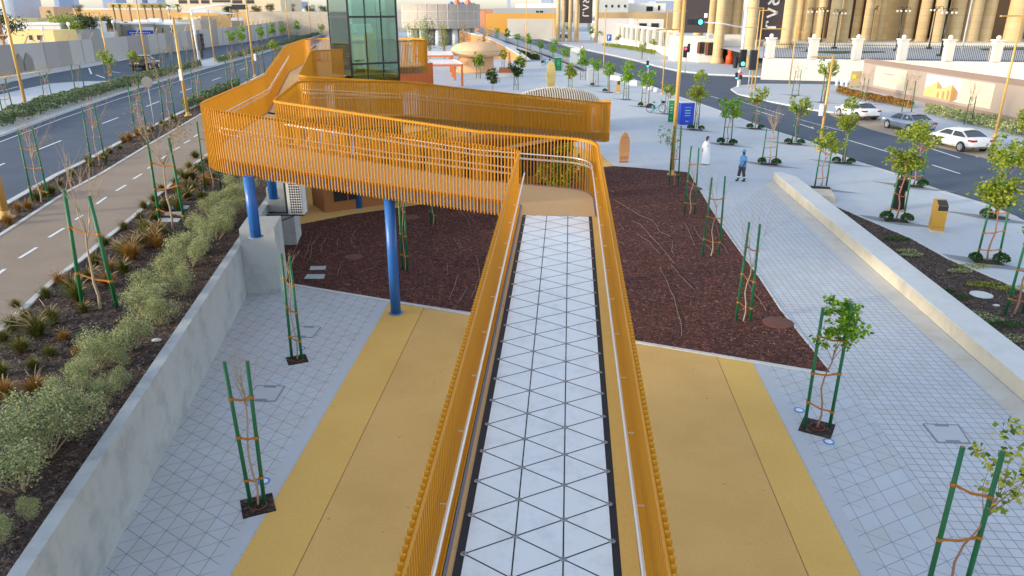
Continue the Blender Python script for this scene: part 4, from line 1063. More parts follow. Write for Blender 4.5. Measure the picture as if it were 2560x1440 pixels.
for px, py, sc, v in [(110, 490, 1.4, 3), (128, 484, 1.3, 3), (95, 500, 1.0, 1), (178, 440, .9, 3), (222, 405, 1.0, 1), (228, 415, .9, 3), (262, 400, 1.1, 0), (275, 385, 1, 1), (310, 355, 1.0, 2), (325, 350, 1.3, 2), (345, 340, 1.2, 2), (360, 330, 1, 3), (405, 312, 1.0, 3), (412, 318, .9, 3), (380, 325, .9, 2), (70, 520, .9, 2), (45, 528, .8, 2), (20, 560, 1, 2), (150, 462, .7, 0), (300, 372, .8, 3), (430, 295, .8, 0)]:
    place_tuft(px, py, sc, v, ZL - .03, 'dry ornamental grass tuft in the strip between the road and the cycle path', 'grass tufts in the roadside strip')
# hedges of the median
def hedge(name, label, back, front, h, mat, dens=130, gr=L, z=ZL):
    A = [gr(*p) for p in back]; B = [gr(*p) for p in front]; b = MB()
    for i in range(len(A) - 1):
        w = ((A[i] - B[i]).length + (A[i + 1] - B[i + 1]).length) / 2; l = ((A[i + 1] - A[i]).length + (B[i + 1] - B[i]).length) / 2
        for _ in range(int(w * l * dens)):
            t, u = rnd(), rnd(); p = A[i].lerp(A[i + 1], t).lerp(B[i].lerp(B[i + 1], t), u)
            top = h * (.75 + .3 * noise.noise(p * .9)) * (1 - .25 * abs(2 * u - 1) ** 4)
            q = ru(0, 1) ** .35
            b.leaf((p.x, p.y, z + top * q), ru(.12, .22), 0, .8, .7)
    o = b.build(name, LEAF[mat], origin=tuple(B[0])); return tag(o, label, 'hedge', 'median hedges')
hedge('hedge', 'long grey-green clipped hedge along the median, nearest the left edge', [(-60, 318), (110, 262), (270, 220), (400, 185), (500, 163)], [(-60, 345), (110, 288), (270, 237), (400, 198), (505, 168)], 1.0, 'hedge', 75)
hedge('hedge', 'second stretch of median hedge beyond the white gap at the signal mast', [(540, 152), (640, 127), (720, 105), (800, 83)], [(545, 160), (640, 133), (720, 110), (800, 87)], .9, 'hedge', 45)
hedge('hedge', 'short hedge of grey-green shrubs beside the lamp post left of the walkway corner', [(455, 268), (520, 240), (600, 205)], [(462, 282), (520, 258), (600, 218)], .9, 'hedge', 90)
hedge('hedge', 'brown-green low planting strip on the far island in front of the hoarding', [(2095, 225), (2160, 240), (2285, 265)], [(2090, 233), (2150, 250), (2275, 273)], .7, 'brown', 120, W, 0)
hedge('hedge', 'long pale green planting strip at the foot of the hoarding beyond the cars', [(2312, 270), (2420, 290), (2560, 322), (2700, 355)], [(2310, 285), (2420, 312), (2560, 345), (2700, 385)], .8, 'sage', 120, W, 0)
hedge('hedge', 'dark low hedge on the plaza at the end of the orange embankment wall', [(1290, 128), (1320, 138), (1345, 145)], [(1300, 134), (1325, 150), (1350, 152)], .9, 'dark', 60, W, 0)
hedge('hedge', 'low hedge in front of the white pillar fence', [(1510, 112), (1570, 119), (1640, 132)], [(1505, 116), (1565, 124), (1635, 137)], .8, 'olive', 30, W, 0)
# bed behind the stone bench
bb = [(2045, 497), (2150, 542), (2281, 598), (2375, 650), (2507, 705), (2552, 726), (2760, 830), (2900, 1220), (2560, 912), (2225, 640)]
s = MB(); s.poly([W(*p) for p in bb], .012); struct('bark_bed', s, M['mulch_g'])
bark_chips('loose_bark', [W(*p) for p in bb], 9000, .012, CHG)
s = MB(); s.kerb([W(*p) for p in bb[:7]], .12, -.02, .035); struct('bed_kerb', s, M['kerb'])
b = MB()
pts_f = [W(1931, 451), W(2150, 638), W(2222, 701), W(2560, 1001), W(2960, 1356)]
a0 = [Vector((p.x, p.y, 0)) for p in pts_f]
bk_ = [W(1975, 443), W(2036, 480), W(2232, 648), W(2570, 922), W(3040, 1300)]
tp = [W(2150, 637)]
out = []
# bench body: long prism with a battered front
front = [W(1932, 451), W(2960, 1356)]
dirb = (front[1] - front[0]).normalized(); nb = Vector((dirb.y, -dirb.x, 0))
if nb.x < 0: nb = -nb
f0 = W(1932, 451)
b.prism([f0, f0 + dirb * 34, f0 + dirb * 34 + nb * .95, f0 + dirb * 1.2 + nb * .95, f0 + nb * .45 + dirb * .1], -.05, .46)
o = b.build('stone_bench', M['conc_warm'], origin=f0); tag(o, 'long low pale stone bench wall along the sett paving on the right', 'bench')
t_ = MB(); t_.prism([f0 - nb * .02, f0 + dirb * 34 - nb * .02, f0 + dirb * 34 + nb * .95, f0 + dirb * 1.2 + nb * .95, f0 + nb * .45 + dirb * .1], .462, .50); t_.build('top_slab', M['conc_lt'], o)
w0 = f0 + dirb * 3.2 + nb * .96
q = MB(); q.prism([w0, w0 + dirb * 1.6, w0 + dirb * 1.9 + nb * .9, w0 + dirb * .2 + nb * 1.2], -.05, .30); q.build('end_block', M['conc_warm'], o)
gcov = [(2380, 745, .5, 'box'), (2415, 790, .6, 'sage'), (2350, 728, .4, 'box'), (2455, 800, .5, 'sage'), (2460, 715, .45, 'yellow'), (2430, 668, .5, 'yellow'), (2520, 815, .5, 'box'), (2280, 640, .35, 'sage'), (2265, 630, .3, 'sage'), (2240, 600, .4, 'box'), (2400, 680, .35, 'sage'), (2530, 850, .5, 'sage'), (2535, 725, .5, 'yellow')]
for i, (px, py, r, mt) in enumerate(gcov):
    c = W(px, py); b = MB()
    for _ in range(260):
        a = ru(0, 6.28); q = math.sqrt(rnd()) * r; b.leaf((c.x + math.cos(a) * q * 1.4, c.y + math.sin(a) * q * .6, .03 + ru(0, .07)), .06, 0, .5, .8)
    o = b.build('ground_cover', LEAF[mt], origin=(c.x, c.y, .02)); tag(o, {'box': 'low mid-green ground cover patch in the bed behind the stone bench', 'sage': 'low grey-green ground cover patch in the bed behind the stone bench', 'yellow': 'low yellow-green ground cover patch in the bed behind the stone bench'}[mt], 'ground cover', {'box': 'mid-green', 'sage': 'grey-green', 'yellow': 'yellow-green'}[mt] + ' ground cover patches')
for i, (px, py) in enumerate([(415, 713), (392, 852), (2490, 765)]):
    c = L(px, py) if px < 1000 else W(px, py); b = MB(); b.ball((c.x, c.y, c.z + .02), .1, n=7, m=5, sc=(1.3, .8, .4))
    o = b.build('stone', M['conc_lt'], origin=c); tag(o, ['upper white stone in the bark beside the retaining wall coping', 'lower white stone in the bark beside the retaining wall coping', 'white stone in the bed behind the bench'][i], 'stone')
# ---------------------------------------------------------------- street lamps
def lamp(label, px, py, top, arms=(), ground=W, r=.09, box=None, name='street_lamp', group='tan street lamps', mat='lamp', Ytop=None):
    p = ground(px, py); o = thing(name, label, 'street lamp', p, group)
    if top <= 2: zt = zat(p.y, -60 if top < 0 else -25)
    else: zt = zat(p.y, top)
    b = MB(); b.tube([p + UP * -.05, (p.x, p.y, zt)], [r, r * .72], 12); b.build('pole', M[mat], o)
    b = MB(); b.lathe([(r * 2.1, 0), (r * 2.1, .06), (r * 1.2, .10), (r * 1.05, .3)], p, 12); b.build('base', M[mat], o)
    for (dx, ay, ln) in arms:
        za = zat(p.y, ay); d = Vector((1 if dx > 0 else -1, -.12, 0)).normalized()
        b = MB(); a = Vector((p.x, p.y, za)); b.bar(a, a + d * ln, .07, .09); e = b.build('arm', M[mat], o)
        b = MB(); b.box(a + d * (ln + .25), (.75, .24, .08), d); b.build('lamp_head', M[mat], e)
    if box:
        zb = zat(p.y, box[1]); q = Vector((p.x + box[0], p.y - .05, zb)); b = MB(); b.box(q, (.22, .2, box[2])); b.bar(q, (p.x, p.y, zb), .04, .04); b.build('pole_box', M['white'], o)
    return o
lamp('big tan lamp post standing at the far edge of the right bark bed', 1678, 437, -1, [(-1, 74, .9)], r=.13)
lamp('tan lamp post with short top arm at the right kerb near the fan-shaped tree', 2048, 377, 139, [(-1, 142, .9)], r=.10, box=(-.28, 275, .75))
lamp('tan lamp post with long arm behind the last white parked car', 2487, 342, 37, [(-1, 40, 1.1)], r=.10)
lamp('slender pale lamp post on the plaza beside the small orange panel', 1315, 166, 0, r=.07)
lamp('tan lamp post near the grey cabinet at the bar fence', 1508, 186, 20, r=.09)
lamp('tan lamp post at the kerb above the bicycle', 1655, 236, 26, [(1, 27, 1.4)], r=.08)
lamp('left one of the twin tan lamp posts on the far island', 1878, 222, 24, [(1, 26, .9), (-1, 68, 1.2)], r=.09)
lamp('right one of the twin tan lamp posts on the far island', 1886, 226, 19, [(-1, 20, 1.6), (1, 72, 2.2)], r=.09)
lamp('tan lamp post on the far island near the white wall', 1973, 213, 60, [(1, 80, .9)], r=.09)
lamp('grey tall lamp post behind the hoarding by the palace wall', 2395, 172, 0, r=.14, mat='conc')
lamp('tan lamp post beside the left dark banner', 1446, 110, 12, [(-1, 14, .9)], r=.09)
lamp('tan lamp post on the far pavement before the white gatehouse', 1590, 122, 28, [(-1, 50, .9)], r=.08)
lamp('thin tan lamp post behind the bar fence', 1310, 120, 60, r=.08)
lamp('tan lamp post at the middle of the bar fence', 1380, 130, 10, r=.07)
# left lamps
lamp('leftmost tall tan lamp post rising from the hedge with an arm to the left', 66, 272, -1, [(-1, 88, 1.9), (1, 88, .5)], L, .13)
lamp('foot of the tan lamp post at the left frame edge in the roadside strip', 16, 545, -1, [], L, .15)
lamp('tan lamp post with T arm behind the tree on the white median', 277, 190, 31, [(-1, 31, 2.6)], L, .11)
lamp('tall tan lamp post in front of the dark pickup', 372, 192, -1, [], L, .11)
lamp('tan lamp post with right-hand arm beside the round sign back', 470, 290, 42, [(1, 42, 1.2)], L, .12, box=(-.05, 187, .8))
lamp('tan lamp post behind the white signal mast', 490, 160, 42, [(1, 40, .9)], L, .10)
lamp('tan lamp post right of the white signal mast on the median', 537, 152, 25, [], L, .10)
lamp('tall tan lamp post behind the climbing railing', 637, 192, -1, [], L, .11, box=(.3, 143, .8))
lamp('tall tan lamp post at the crest of the climbing railing', 724, 106, -1, [], L, .12)
lamp('thin tan lamp post left of the lift tower in the distance', 778, 92, 0, [], L, .11)
lamp('thin tan lamp post nearest the lift tower', 802, 72, 10, [], L, .11)
lamp('thin distant lamp post in front of the window-banded building', 676, 76, 6, [], L, .13)
lamp('thin distant lamp post beside the white sheds', 696, 72, 4, [], L, .13)
lamp('thin distant lamp post at the far hoarding bend', 583, 90, 20, [], L, .11)
# ---------------------------------------------------------------- signals
GRN = emit('signal_green', (.05, 1, .55, 1), 2.2); RED = emit('signal_red', (1, .04, .06, 1), 2.0)
def head(o, c, lit, facing=(0, -1, 0), k=1.0):
    f = Vector(facing).normalized(); b = MB(); s_ = Vector((-f.y, f.x, 0)); b.box(c, (.36 * k, .24 * k, 1.05 * k), s_); hd = b.build('signal_head', M['black'], o)
    for i, dz in enumerate((.32, 0, -.32)):
        q = c + f * .125 * k + UP * dz * k; b = MB(); b.tube([q, q + f * .02], .115 * k, 12)
        b.build('signal_lens', (GRN if lit == 'g' else RED) if (lit == 'g' and i == 2) or (lit == 'r' and i == 0) else M['dark'], hd)
        b = MB(); b.box(q + f * .1 * k + UP * .125 * k, (.26 * k, .2 * k, .02), s_); b.build('visor', M['black'], hd)
p = W(1846, 217); o = thing('traffic_signal', 'white signal mast with long arm and lit green lights in front of the gate columns', 'traffic light', p)
b = MB(); b.tube([p, p + UP * (zat(p.y, -40))], [.22, .16], 14); b.build('pole', M['white'], o)
za = zat(p.y, 70); za2 = zat(p.y, 55); e = WY(1752, 55, p.y)
b = MB(); b.tube([(p.x, p.y, za), (p.x - 3, p.y, za + .55), e], [.09, .08, .06], 10); b.build('arm', M['white'], o)
hq = WY(1738, 55, p.y - .1)
b = MB(); b.box(hq, (2.0, .25, .62)); hh = b.build('signal_head', M['black'], o)
for k, dx in enumerate((-.62, 0, .62)):
    b = MB(); b.tube([hq + Vector((dx, -.13, 0)), hq + Vector((dx, -.16, 0))], .26, 14); b.build('signal_lens', GRN if k == 2 else M['dark'], hh)
b = MB(); b.box(hq + Vector((1.25, 0, .75)), (.3, .4, .5)); b.build('camera', M['white'], o)
c = WY(1857, 150, p.y - .3); head(o, c + Vector((0, 0, .2)), 'g', k=2.0)
c = WY(1839, 156, p.y - .2); head(o, c, None, (-1, -.4, 0), 1.3)
c = WY(1841, 190, p.y - .25); head(o, c, 'g', k=.8); c = WY(1852, 190, p.y - .25); head(o, c, 'r', k=.8)
p = W(1712, 183); o = thing('traffic_signal', 'grey signal post with a lit red light in front of the ivory gatehouse', 'traffic light', p)
b = MB(); b.tube([p, p + UP * zat(p.y, 112)], .08, 10); b.build('pole', M['conc'], o)
head(o, WY(1713, 130, p.y - .2), 'r', k=1.5); head(o, WY(1722, 120, p.y), None, (1, 0, 0), 1.2)
p = W(1870, 222); o = thing('traffic_signal', 'dark signal seen from behind on a thin grey post right of the white mast', 'traffic light', p)
b = MB(); b.tube([p, p + UP * zat(p.y, 130)], .07, 10); b.build('pole', M['conc'], o); head(o, WY(1883, 150, p.y), None, (0, 1, 0), 2.2)
p = W(1618, 215); o = thing('traffic_signal', 'small signal half hidden by a street tree behind the bicycle', 'traffic light', p)
b = MB(); b.tube([p, p + UP * zat(p.y, 140)], .06, 10); b.build('pole', M['conc'], o); head(o, WY(1619, 160, p.y - .2), 'g', k=.8); head(o, WY(1618, 190, p.y - .2), 'r', k=.6)
p = L(500, 158); o = thing('traffic_signal', 'white signal mast with a long arm over the left road and black signal boxes', 'traffic light', p)
zt = zat(p.y, 22); b = MB(); b.tube([p, (p.x - .2, p.y, zt)], [.22, .15], 12); b.build('pole', M['white'], o)
q = WY(620, 17, p.y); b = MB(); b.tube([(p.x - .2, p.y, zt), (p.x + 4, p.y, zt + .55), q], [.12, .11, .08], 8); b.build('arm', M['white'], o)
b = MB(); b.box(q + Vector((-1.2, 0, 0)), (2.2, .3, .6)); b.build('signal_head', M['black'], o)
head(o, WY(502, 105, p.y - .3), None, (1, -.2, 0), 2.2); head(o, WY(504, 135, p.y - .3), None, (1, -.2, 0), 1.1)
# signs
p = L(388, 322); o = thing('road_sign', 'round grey back of a road sign on a thin post beside the left road', 'road sign', p)
zt = zat(p.y, 205); b = MB(); b.tube([p, (p.x, p.y, zt + .35)], .035, 8); b.build('post', M['conc'], o)
b = MB(); c = Vector((p.x, p.y - .05, zt)); b.tube([c, c + Vector((.003, -.02, 0))], .36, 28); b.build('disc', plain('sign_back_grey', rgb(150, 150, 146), .5, .3), o)
p = L(216 * 4 + 0, 92) if False else None
for px, py, tp, lab in [(1522, 118, 86, 'blue parking sign with a white letter on a post before the pillar fence'), (1340, 80, 62, 'far blue square road sign right of the slender lamp post'), (1254, 78, 64, 'far blue square road sign near the rising orange wall')]:
    p = W(px, py); o = thing('road_sign', lab, 'road sign', p, 'blue square signs'); zt = zat(p.y, tp); zb = zat(p.y, tp + (16 if px == 1522 else 11))
    b = MB(); b.tube([p, (p.x, p.y, zt)], .05, 6); b.build('post', M['conc'], o)
    w = zt - zb; c = Vector((p.x, p.y - .08, (zt + zb) / 2)); b = MB(); b.box(c, (w * .75, .05, w)); pn = b.build('panel', plain('sign_blue', rgb(24, 92, 190), .4), o)
    b = MB(); f = Vector((0, -.04, 0))
    if px == 1522:
        u = w * .11; a = c + f + Vector((-u * 1.2, 0, 0)); b.bar(a + UP * u * -2.6, a + UP * u * 2.6, .02, u * .9) if False else b.box(a, (u * .9, .02, u * 5.2)); 
        ring = [a + Vector((math.sin(t) * u * 2.2, 0, u * 1.2 + math.cos(t) * u * 1.3)) for t in [k * math.pi / 8 for k in range(9)]]; b.tube(ring, u * .42, 6)
    else: b.add([c + f + Vector((-w * .2, 0, -w * .22)), c + f + Vector((w * .2, 0, -w * .22)), c + f + Vector((0, 0, w * .2))], [(0, 1, 2)])
    b.build('symbol', M['white'], pn)
p = W(1454, 150); o = thing('road_sign', 'round red-rimmed speed sign behind the white block at the bar fence', 'road sign', p); zt = zat(p.y, 117)
b = MB(); b.tube([p, (p.x, p.y, zt)], .04, 6); b.build('post', M['conc'], o)
c = Vector((p.x, p.y - .06, zt)); b = MB(); b.tube([c, c + Vector((0, -.03, 0))], .36, 20); dsc = b.build('disc', plain('sign_red', rgb(200, 40, 40), .4), o)
b = MB(); b.tube([c + Vector((0, -.03, 0)), c + Vector((0, -.045, 0))], .26, 20); b.build('face', M['white'], dsc)
# ---------------------------------------------------------------- cars
def car(name, label, pos, ang, paint, group=None, Lg=4.85, Wd=1.84, Ht=1.46):
    """saloon car: length along +x (front), origin on the ground at its centre"""
    o = thing(name, label, 'car', pos, group, ang)
    hw = Wd / 2
    prof = [(-2.42, .34, .62, .80), (-2.40, .42, .98, .86), (-2.1, .36, 1.06, .92), (-1.55, .30, 1.06, .95), (-.9, .24, 1.0, 1), (0, .22, .98, 1), (.8, .22, .97, 1), (1.25, .24, .95, .98), (1.8, .28, .86, .95), (2.2, .34, .76, .88), (2.40, .40, .62, .76), (2.43, .44, .55, .72)]
    b = MB(); V = []; n = 10
    for x, zb, zt, wf in prof:
        w = hw * wf
        for (y, z) in [(-w * .82, zb), (-w * .98, zb + .12), (-w, zb + (zt - zb) * .55), (-w * .95, zt - .06), (-w * .8, zt), (w * .8, zt), (w * .95, zt - .06), (w, zb + (zt - zb) * .55), (w * .98, zb + .12), (w * .82, zb)]: V.append((x * Lg / 4.85, y, z))
    f = []
    for i in range(len(prof) - 1):
        for j in range(n): f.append((i * n + j, (i + 1) * n + j, (i + 1) * n + (j + 1) % n, i * n + (j + 1) % n))
    f += [tuple(range(n)), tuple(reversed(range((len(prof) - 1) * n, len(prof) * n)))]
    b.add(V, [tuple(reversed(q)) for q in f], 0, True)
    # wheel arches as dark insets
    body = b.build('body', paint, o, origin=(0, 0, 0))
    for wxp in (-1.42, 1.42):
        for sy in (-1, 1):
            arch = MB(); arch.tube([(wxp, sy * (hw - .12), .34), (wxp, sy * (hw + .006), .34)], .385, 22)
            arch.build('wheel_arch', M['black'], o, origin=(0, 0, 0))
    cab = MB(); C = [(-1.75, 1.04, .80, 1.04), (-1.0, 1.0, .74, Ht - .06), (-.35, .98, .70, Ht), (.35, .97, .70, Ht - .02), (.75, .96, .74, Ht - .12), (1.35, .94, .82, .96)]
    rows = [(-1.80, -1.02), (-1.02, -.32), (-.32, .42), (.42, 1.38)]
    # roof shell
    R_ = [(-1.06, Ht - .07), (-.7, Ht - .02), (-.2, Ht), (.25, Ht - .02), (.52, Ht - .07)]
    V = []
    for x, z in R_:
        for y, dz in ((-.66, -.07), (-.5, 0), (0, .03), (.5, 0), (.66, -.07)): V.append((x, y, z + dz))
    m_ = len(R_); f = [(i * 5 + j, (i + 1) * 5 + j, (i + 1) * 5 + j + 1, i * 5 + j + 1) for i in range(m_ - 1) for j in range(4)]
    cab.add(V, f, 0, True)
    for sy in (-1, 1):   # pillars
        for a, e in (((-1.06, .66, Ht - .13), (-1.82, .80, 1.0)), ((-.28, .67, Ht - .08), (-.30, .84, .96)), ((.52, .66, Ht - .13), (1.36, .82, .93))):
            cab.bar((a[0], sy * a[1], a[2]), (e[0], sy * e[1], e[2]), .09, .05)
        cab.bar((-1.06, sy * .665, Ht - .12), (.52, sy * .665, Ht - .12), .05, .06)
    cab.build('roof', paint, o, origin=(0, 0, 0))
    gls = MB(); gm_ = M['carglass']
    def g4(P): gls.add(P, [(0, 1, 2, 3)])
    g4([(-1.08, -.63, Ht - .1), (-1.08, .63, Ht - .1), (-1.84, .74, 1.05), (-1.84, -.74, 1.05)]); gls.build('rear_window', gm_, o, origin=(0, 0, 0))
    gls = MB(); g4([(.54, .63, Ht - .1), (.54, -.63, Ht - .1), (1.38, -.76, .95), (1.38, .76, .95)]); gls.build('windscreen', gm_, o, origin=(0, 0, 0))
    for sy in (-1, 1):
        for a0, a1, b0, b1 in ((-1.04, -.32, -1.62, -.34), (-.26, .50, -.26, 1.22)):
            gls = MB(); g4([(a0, sy * .668, Ht - .14), (a1, sy * .668, Ht - .14), (b1, sy * .835, .99), (b0, sy * .83, 1.01)]); gls.build('side_window', gm_, o, origin=(0, 0, 0))
    ch = MB(); 
    for sy in (-1, 1):
        for x0, x1 in ((-1.15, -.34), (-.30, .62)): ch.box(((x0 + x1) / 2 + .1, sy * (hw + .002), .62), (.012, .012, .62)); ch.box(((x0 + x1) / 2, sy * (hw + .004), .80), (.18, .02, .03))
    ch.build('door_lines', M['conc'], o, origin=(0, 0, 0))
    for wxp in (-1.42, 1.42):
        for sy in (-1, 1):
            t = MB(); t.tube([(wxp, sy * (hw - .18), .33), (wxp, sy * (hw + .012), .33)], .33, 24); tw = t.build('wheel', M['black'], o, origin=(0, 0, 0))
            t = MB(); t.tube([(wxp, sy * (hw + .012), .33), (wxp, sy * (hw + .022), .33)], .07, 10)
            for k in range(10):
                a = k * .628; t.bar((wxp + .05 * math.cos(a), sy * (hw + .02), .33 + .05 * math.sin(a)), (wxp + .23 * math.cos(a), sy * (hw + .02), .33 + .23 * math.sin(a)), .02, .05)
            t.tube([(wxp + .22 * math.cos(a * .4), sy * (hw + .018), .33 + .22 * math.sin(a * .4)) for a in range(17)], .018, 5, cap=False)
            t.build('rim', M['steel'], tw, origin=(0, 0, 0))
    for sy in (-1, 1):
        t = MB(); t.box((-2.33 * Lg / 4.85, sy * .66, .86), (.16, .38, .15)); t.box((-2.16 * Lg / 4.85, sy * .83, .87), (.3, .08, .12)); t.build('tail_light', M['tail'], o, origin=(0, 0, 0))
        t = MB(); t.box((2.2 * Lg / 4.85, sy * .62, .70), (.32, .36, .12)); t.build('headlight', M['white'], o, origin=(0, 0, 0))
        t = MB(); t.ball((.92, sy * (hw + .06), 1.02), .12, n=8, m=5, sc=(.7, .9, .65)); t.build('mirror', paint, o, origin=(0, 0, 0))
    t = MB(); t.box((-2.42 * Lg / 4.85, 0, .78), (.03, .5, .12)); t.build('number_plate', M['white'], o, origin=(0, 0, 0))
    t = MB(); t.box((-2.36 * Lg / 4.85, 0, .40), (.12, 1.4, .14)); t.box((2.36 * Lg / 4.85, 0, .42), (.12, 1.2, .16)); t.build('bumper_trim', M['black'], o, origin=(0, 0, 0))
    return o
def carpaint(name, c, met=0):
    n = NT(name); n.color(c); n.b.inputs['Roughness'].default_value = .28; n.b.inputs['Metallic'].default_value = met
    n.b.inputs['Coat Weight'].default_value = .6; n.b.inputs['Coat Roughness'].default_value = .05; return n.m
M['carglass'] = plain('car_glass', rgb(40, 52, 62), .08, 0, .05, 2, .8); M['tail'] = plain('tail_red', rgb(190, 24, 30), .25)
def place_car(label, rear, front, paint, group, side=1, name='parked_car', Lg=4.85, gr=W, z=-.115):
    """rear and front = where its near-side wheels touch the ground"""
    a, b_ = gr(*rear, z) if gr is W else gr(*rear), gr(*front, z) if gr is W else gr(*front)
    d = (b_ - a).normalized(); n = Vector((-d.y, d.x, 0)) * side; c = (a + b_) / 2 - n * .9 * -1
    c.z = a.z
    return car(name, label, c, math.atan2(d.y, d.x), paint, group, Lg)
wh = carpaint('white_car_paint', rgb(236, 238, 240)); sv = carpaint('silver_blue_car_paint', rgb(150, 160, 182), .5)
gp = 'parked saloon cars by the right road'
kdir = (W(2230, 430) - W(2457, 507)).normalized()
def bayc(px, py, label, paint, sc=0):
    a = W(px, py, -.115); n = Vector((-kdir.y, kdir.x, 0))
    if n.x < 0: n = -n
    c = a + kdir * 1.42 + n * .92; c.z = -.115
    return car('parked_car', label, c, math.atan2(kdir.y, kdir.x), paint, gp)
bayc(2397, 379, 'white saloon car nearest the camera at the end of the row of three parked cars', wh)
bayc(2268, 333, 'silver-blue saloon car parked between the two white ones', sv)
bayc(2138, 300, 'white saloon car parked at the head of the row of three cars', wh)
# dark pickup on the left road
dkp = carpaint('dark_brown_car_paint', rgb(58, 48, 46), .2)
a = L(352, 172); dL = (L(420, 164) - L(330, 182)).normalized()
o = car('pickup', 'dark pickup truck with its bonnet to the right on the far left carriageway', L(366, 171) + Vector((0, 0, -.115)), math.atan2(dL.y, dL.x) , dkp, None, 5.3, 2.0, 1.5)
o.scale = (1.12, 1.1, 1.25)
b = MB(); b.box((-1.75, 0, 1.02), (1.3, 1.5, .06)); b.box((-2.4, 0, 1.02), (.1, 1.6, .3)); b.bar((-1.1, -.75, 1.1), (-2.4, -.75, 1.1), .08, .1); b.bar((-1.1, .75, 1.1), (-2.4, .75, 1.1), .08, .1); b.build('cargo_rail', M['black'], o, origin=(0, 0, 0))
for px, py, lab, pt in [(1408, 96, 'dark car far up the right road seen past the trees', dkp), (1282, 98, 'white car far up the right road with a dark screen', wh), (716, 62, 'dark car far along the left carriageway', dkp)]:
    q = W(px, py, -.115) if px > 1000 else L(px, py); o = car('moving_car', lab, q, 2.2, pt)
# ---------------------------------------------------------------- people
def skinned(name, joints, edges, mat, parent, sub=2):
    me = bpy.data.meshes.new(name); me.from_pydata([j[:3] for j in joints], edges, []); ob = bpy.data.objects.new(name + '_cage', me); COL.objects.link(ob)
    sk = ob.modifiers.new('skin', 'SKIN'); sk.use_smooth_shade = True
    for i, v in enumerate(me.skin_vertices[0].data): v.radius = (joints[i][3], joints[i][4] if len(joints[i]) > 4 else joints[i][3]); v.use_root = (i == 0)
    ob.modifiers.new('sub', 'SUBSURF').levels = sub; ob.modifiers['sub'].render_levels = sub
    dg = bpy.context.evaluated_depsgraph_get(); dg.update(); m2 = bpy.data.meshes.new_from_object(ob.evaluated_get(dg)); m2.name = name
    bpy.data.objects.remove(ob); 
    for x in (mat if isinstance(mat, list) else [mat]): m2.materials.append(x)
    for p_ in m2.polygons: p_.use_smooth = True
    r = bpy.data.objects.new(name, m2); COL.objects.link(r); r.parent = parent; return r
skin_b = plain('brown_skin', rgb(104, 66, 48), .6, 0, .05); skin_m = plain('warm_skin', rgb(168, 112, 84), .6, 0, .05)
def person(label, pos, rz, skin, arms, legs, group=None):
    """faces +x; arms / legs = joint lists in metres"""
    o = thing('person', label, 'person', pos, group, rz)
    J = [(0, 0, .98, .15, .115), (0, 0, 1.2, .15, .10), (0, 0, 1.40, .175, .11), (0, 0, 1.50, .06), (.01, 0, 1.58, .07, .08), (.02, 0, 1.66, .085, .095), (.01, 0, 1.74, .06, .07)]
    E = [(0, 1), (1, 2), (2, 3), (3, 4), (4, 5), (5, 6)]
    hands = []
    for s, ch in zip((-1, 1), arms):
        prev = 2
        for k, q in enumerate(ch):
            J.append((q[0], s * q[1], q[2], (.055, .042, .032, .028)[k])); E.append((prev, len(J) - 1)); prev = len(J) - 1
        w = Vector((ch[-1][0], s * ch[-1][1], ch[-1][2])); e = Vector((ch[-2][0], s * ch[-2][1], ch[-2][2])); d = (w - e).normalized(); sd = d.orthogonal().normalized()
        for f in range(4):
            off = sd * (f - 1.5) * .02; a = w + d * .05 + off; J.append((*a, .011)); E.append((prev, len(J) - 1)); i_ = len(J) - 1
            b_ = a + d * (.06, .075, .07, .055)[f] + Vector((.01, 0, -.006)); J.append((*b_, .009)); E.append((i_, len(J) - 1))
        a = w + sd * .04 + d * .03; J.append((*a, .012)); E.append((prev, len(J) - 1)); b_ = a + sd * .02 + d * .035; J.append((*b_, .01)); E.append((len(J) - 2, len(J) - 1))
    for s, ch in zip((-1, 1), legs):
        prev = 0
        for k, q in enumerate(ch):
            J.append((q[0], s * q[1], q[2], (.09, .062, .045, .04)[k])); E.append((prev, len(J) - 1)); prev = len(J) - 1
    body = skinned('body', J, E, skin, o)
    f = MB()
    f.add([(.10, -.012, 1.645), (.10, .012, 1.645), (.13, 0, 1.618), (.10, 0, 1.66)], [(0, 1, 2), (1, 3, 2), (3, 0, 2)])
    for s in (-1, 1): f.ball((.012, s * .088, 1.64), .022, n=6, m=4)
    f.build('nose_and_ears', skin, o, origin=(0, 0, 0))
    f = MB()
    for s in (-1, 1): f.ball((.092, s * .032, 1.665), .011, n=6, m=4)
    f.box((.096, 0, 1.592), (.01, .045, .008)); f.build('eyes_and_mouth', M['dark'], o, origin=(0, 0, 0))
    return o
def cloth(name, prof, mat, o, n=28, ripple=.0):
    b = MB(); k = len(b.v)
    for i, (cx, rx, ry, z) in enumerate(prof):
        for j in range(n):
            a = 2 * math.pi * j / n; q = 1 + ripple * math.sin(a * 6 + i) * (1 if i < 3 else .3)
            b.v.append(Vector((cx + rx * q * math.cos(a), ry * q * math.sin(a), z)))
    for i in range(len(prof) - 1):
        for j in range(n):
            b.f.append([i * n + j, i * n + (j + 1) % n, (i + 1) * n + (j + 1) % n, (i + 1) * n + j]); b.mi.append(0); b.sm.append(True)
    return b.build(name, mat, o, origin=(0, 0, 0))
legs_st = [[(0, .09, .92), (.01, .10, .50), (0, .10, .09), (.14, .11, .03)]] * 2
wc = plain('white_robe_cloth', rgb(240, 241, 245), .85, 0, .03); bl = plain('sky_blue_shirt', rgb(92, 150, 206), .85, 0, .06); gy = plain('dark_work_trousers', rgb(74, 66, 70), .9); bk2 = plain('black_robe_cloth', rgb(18, 18, 20), .9)
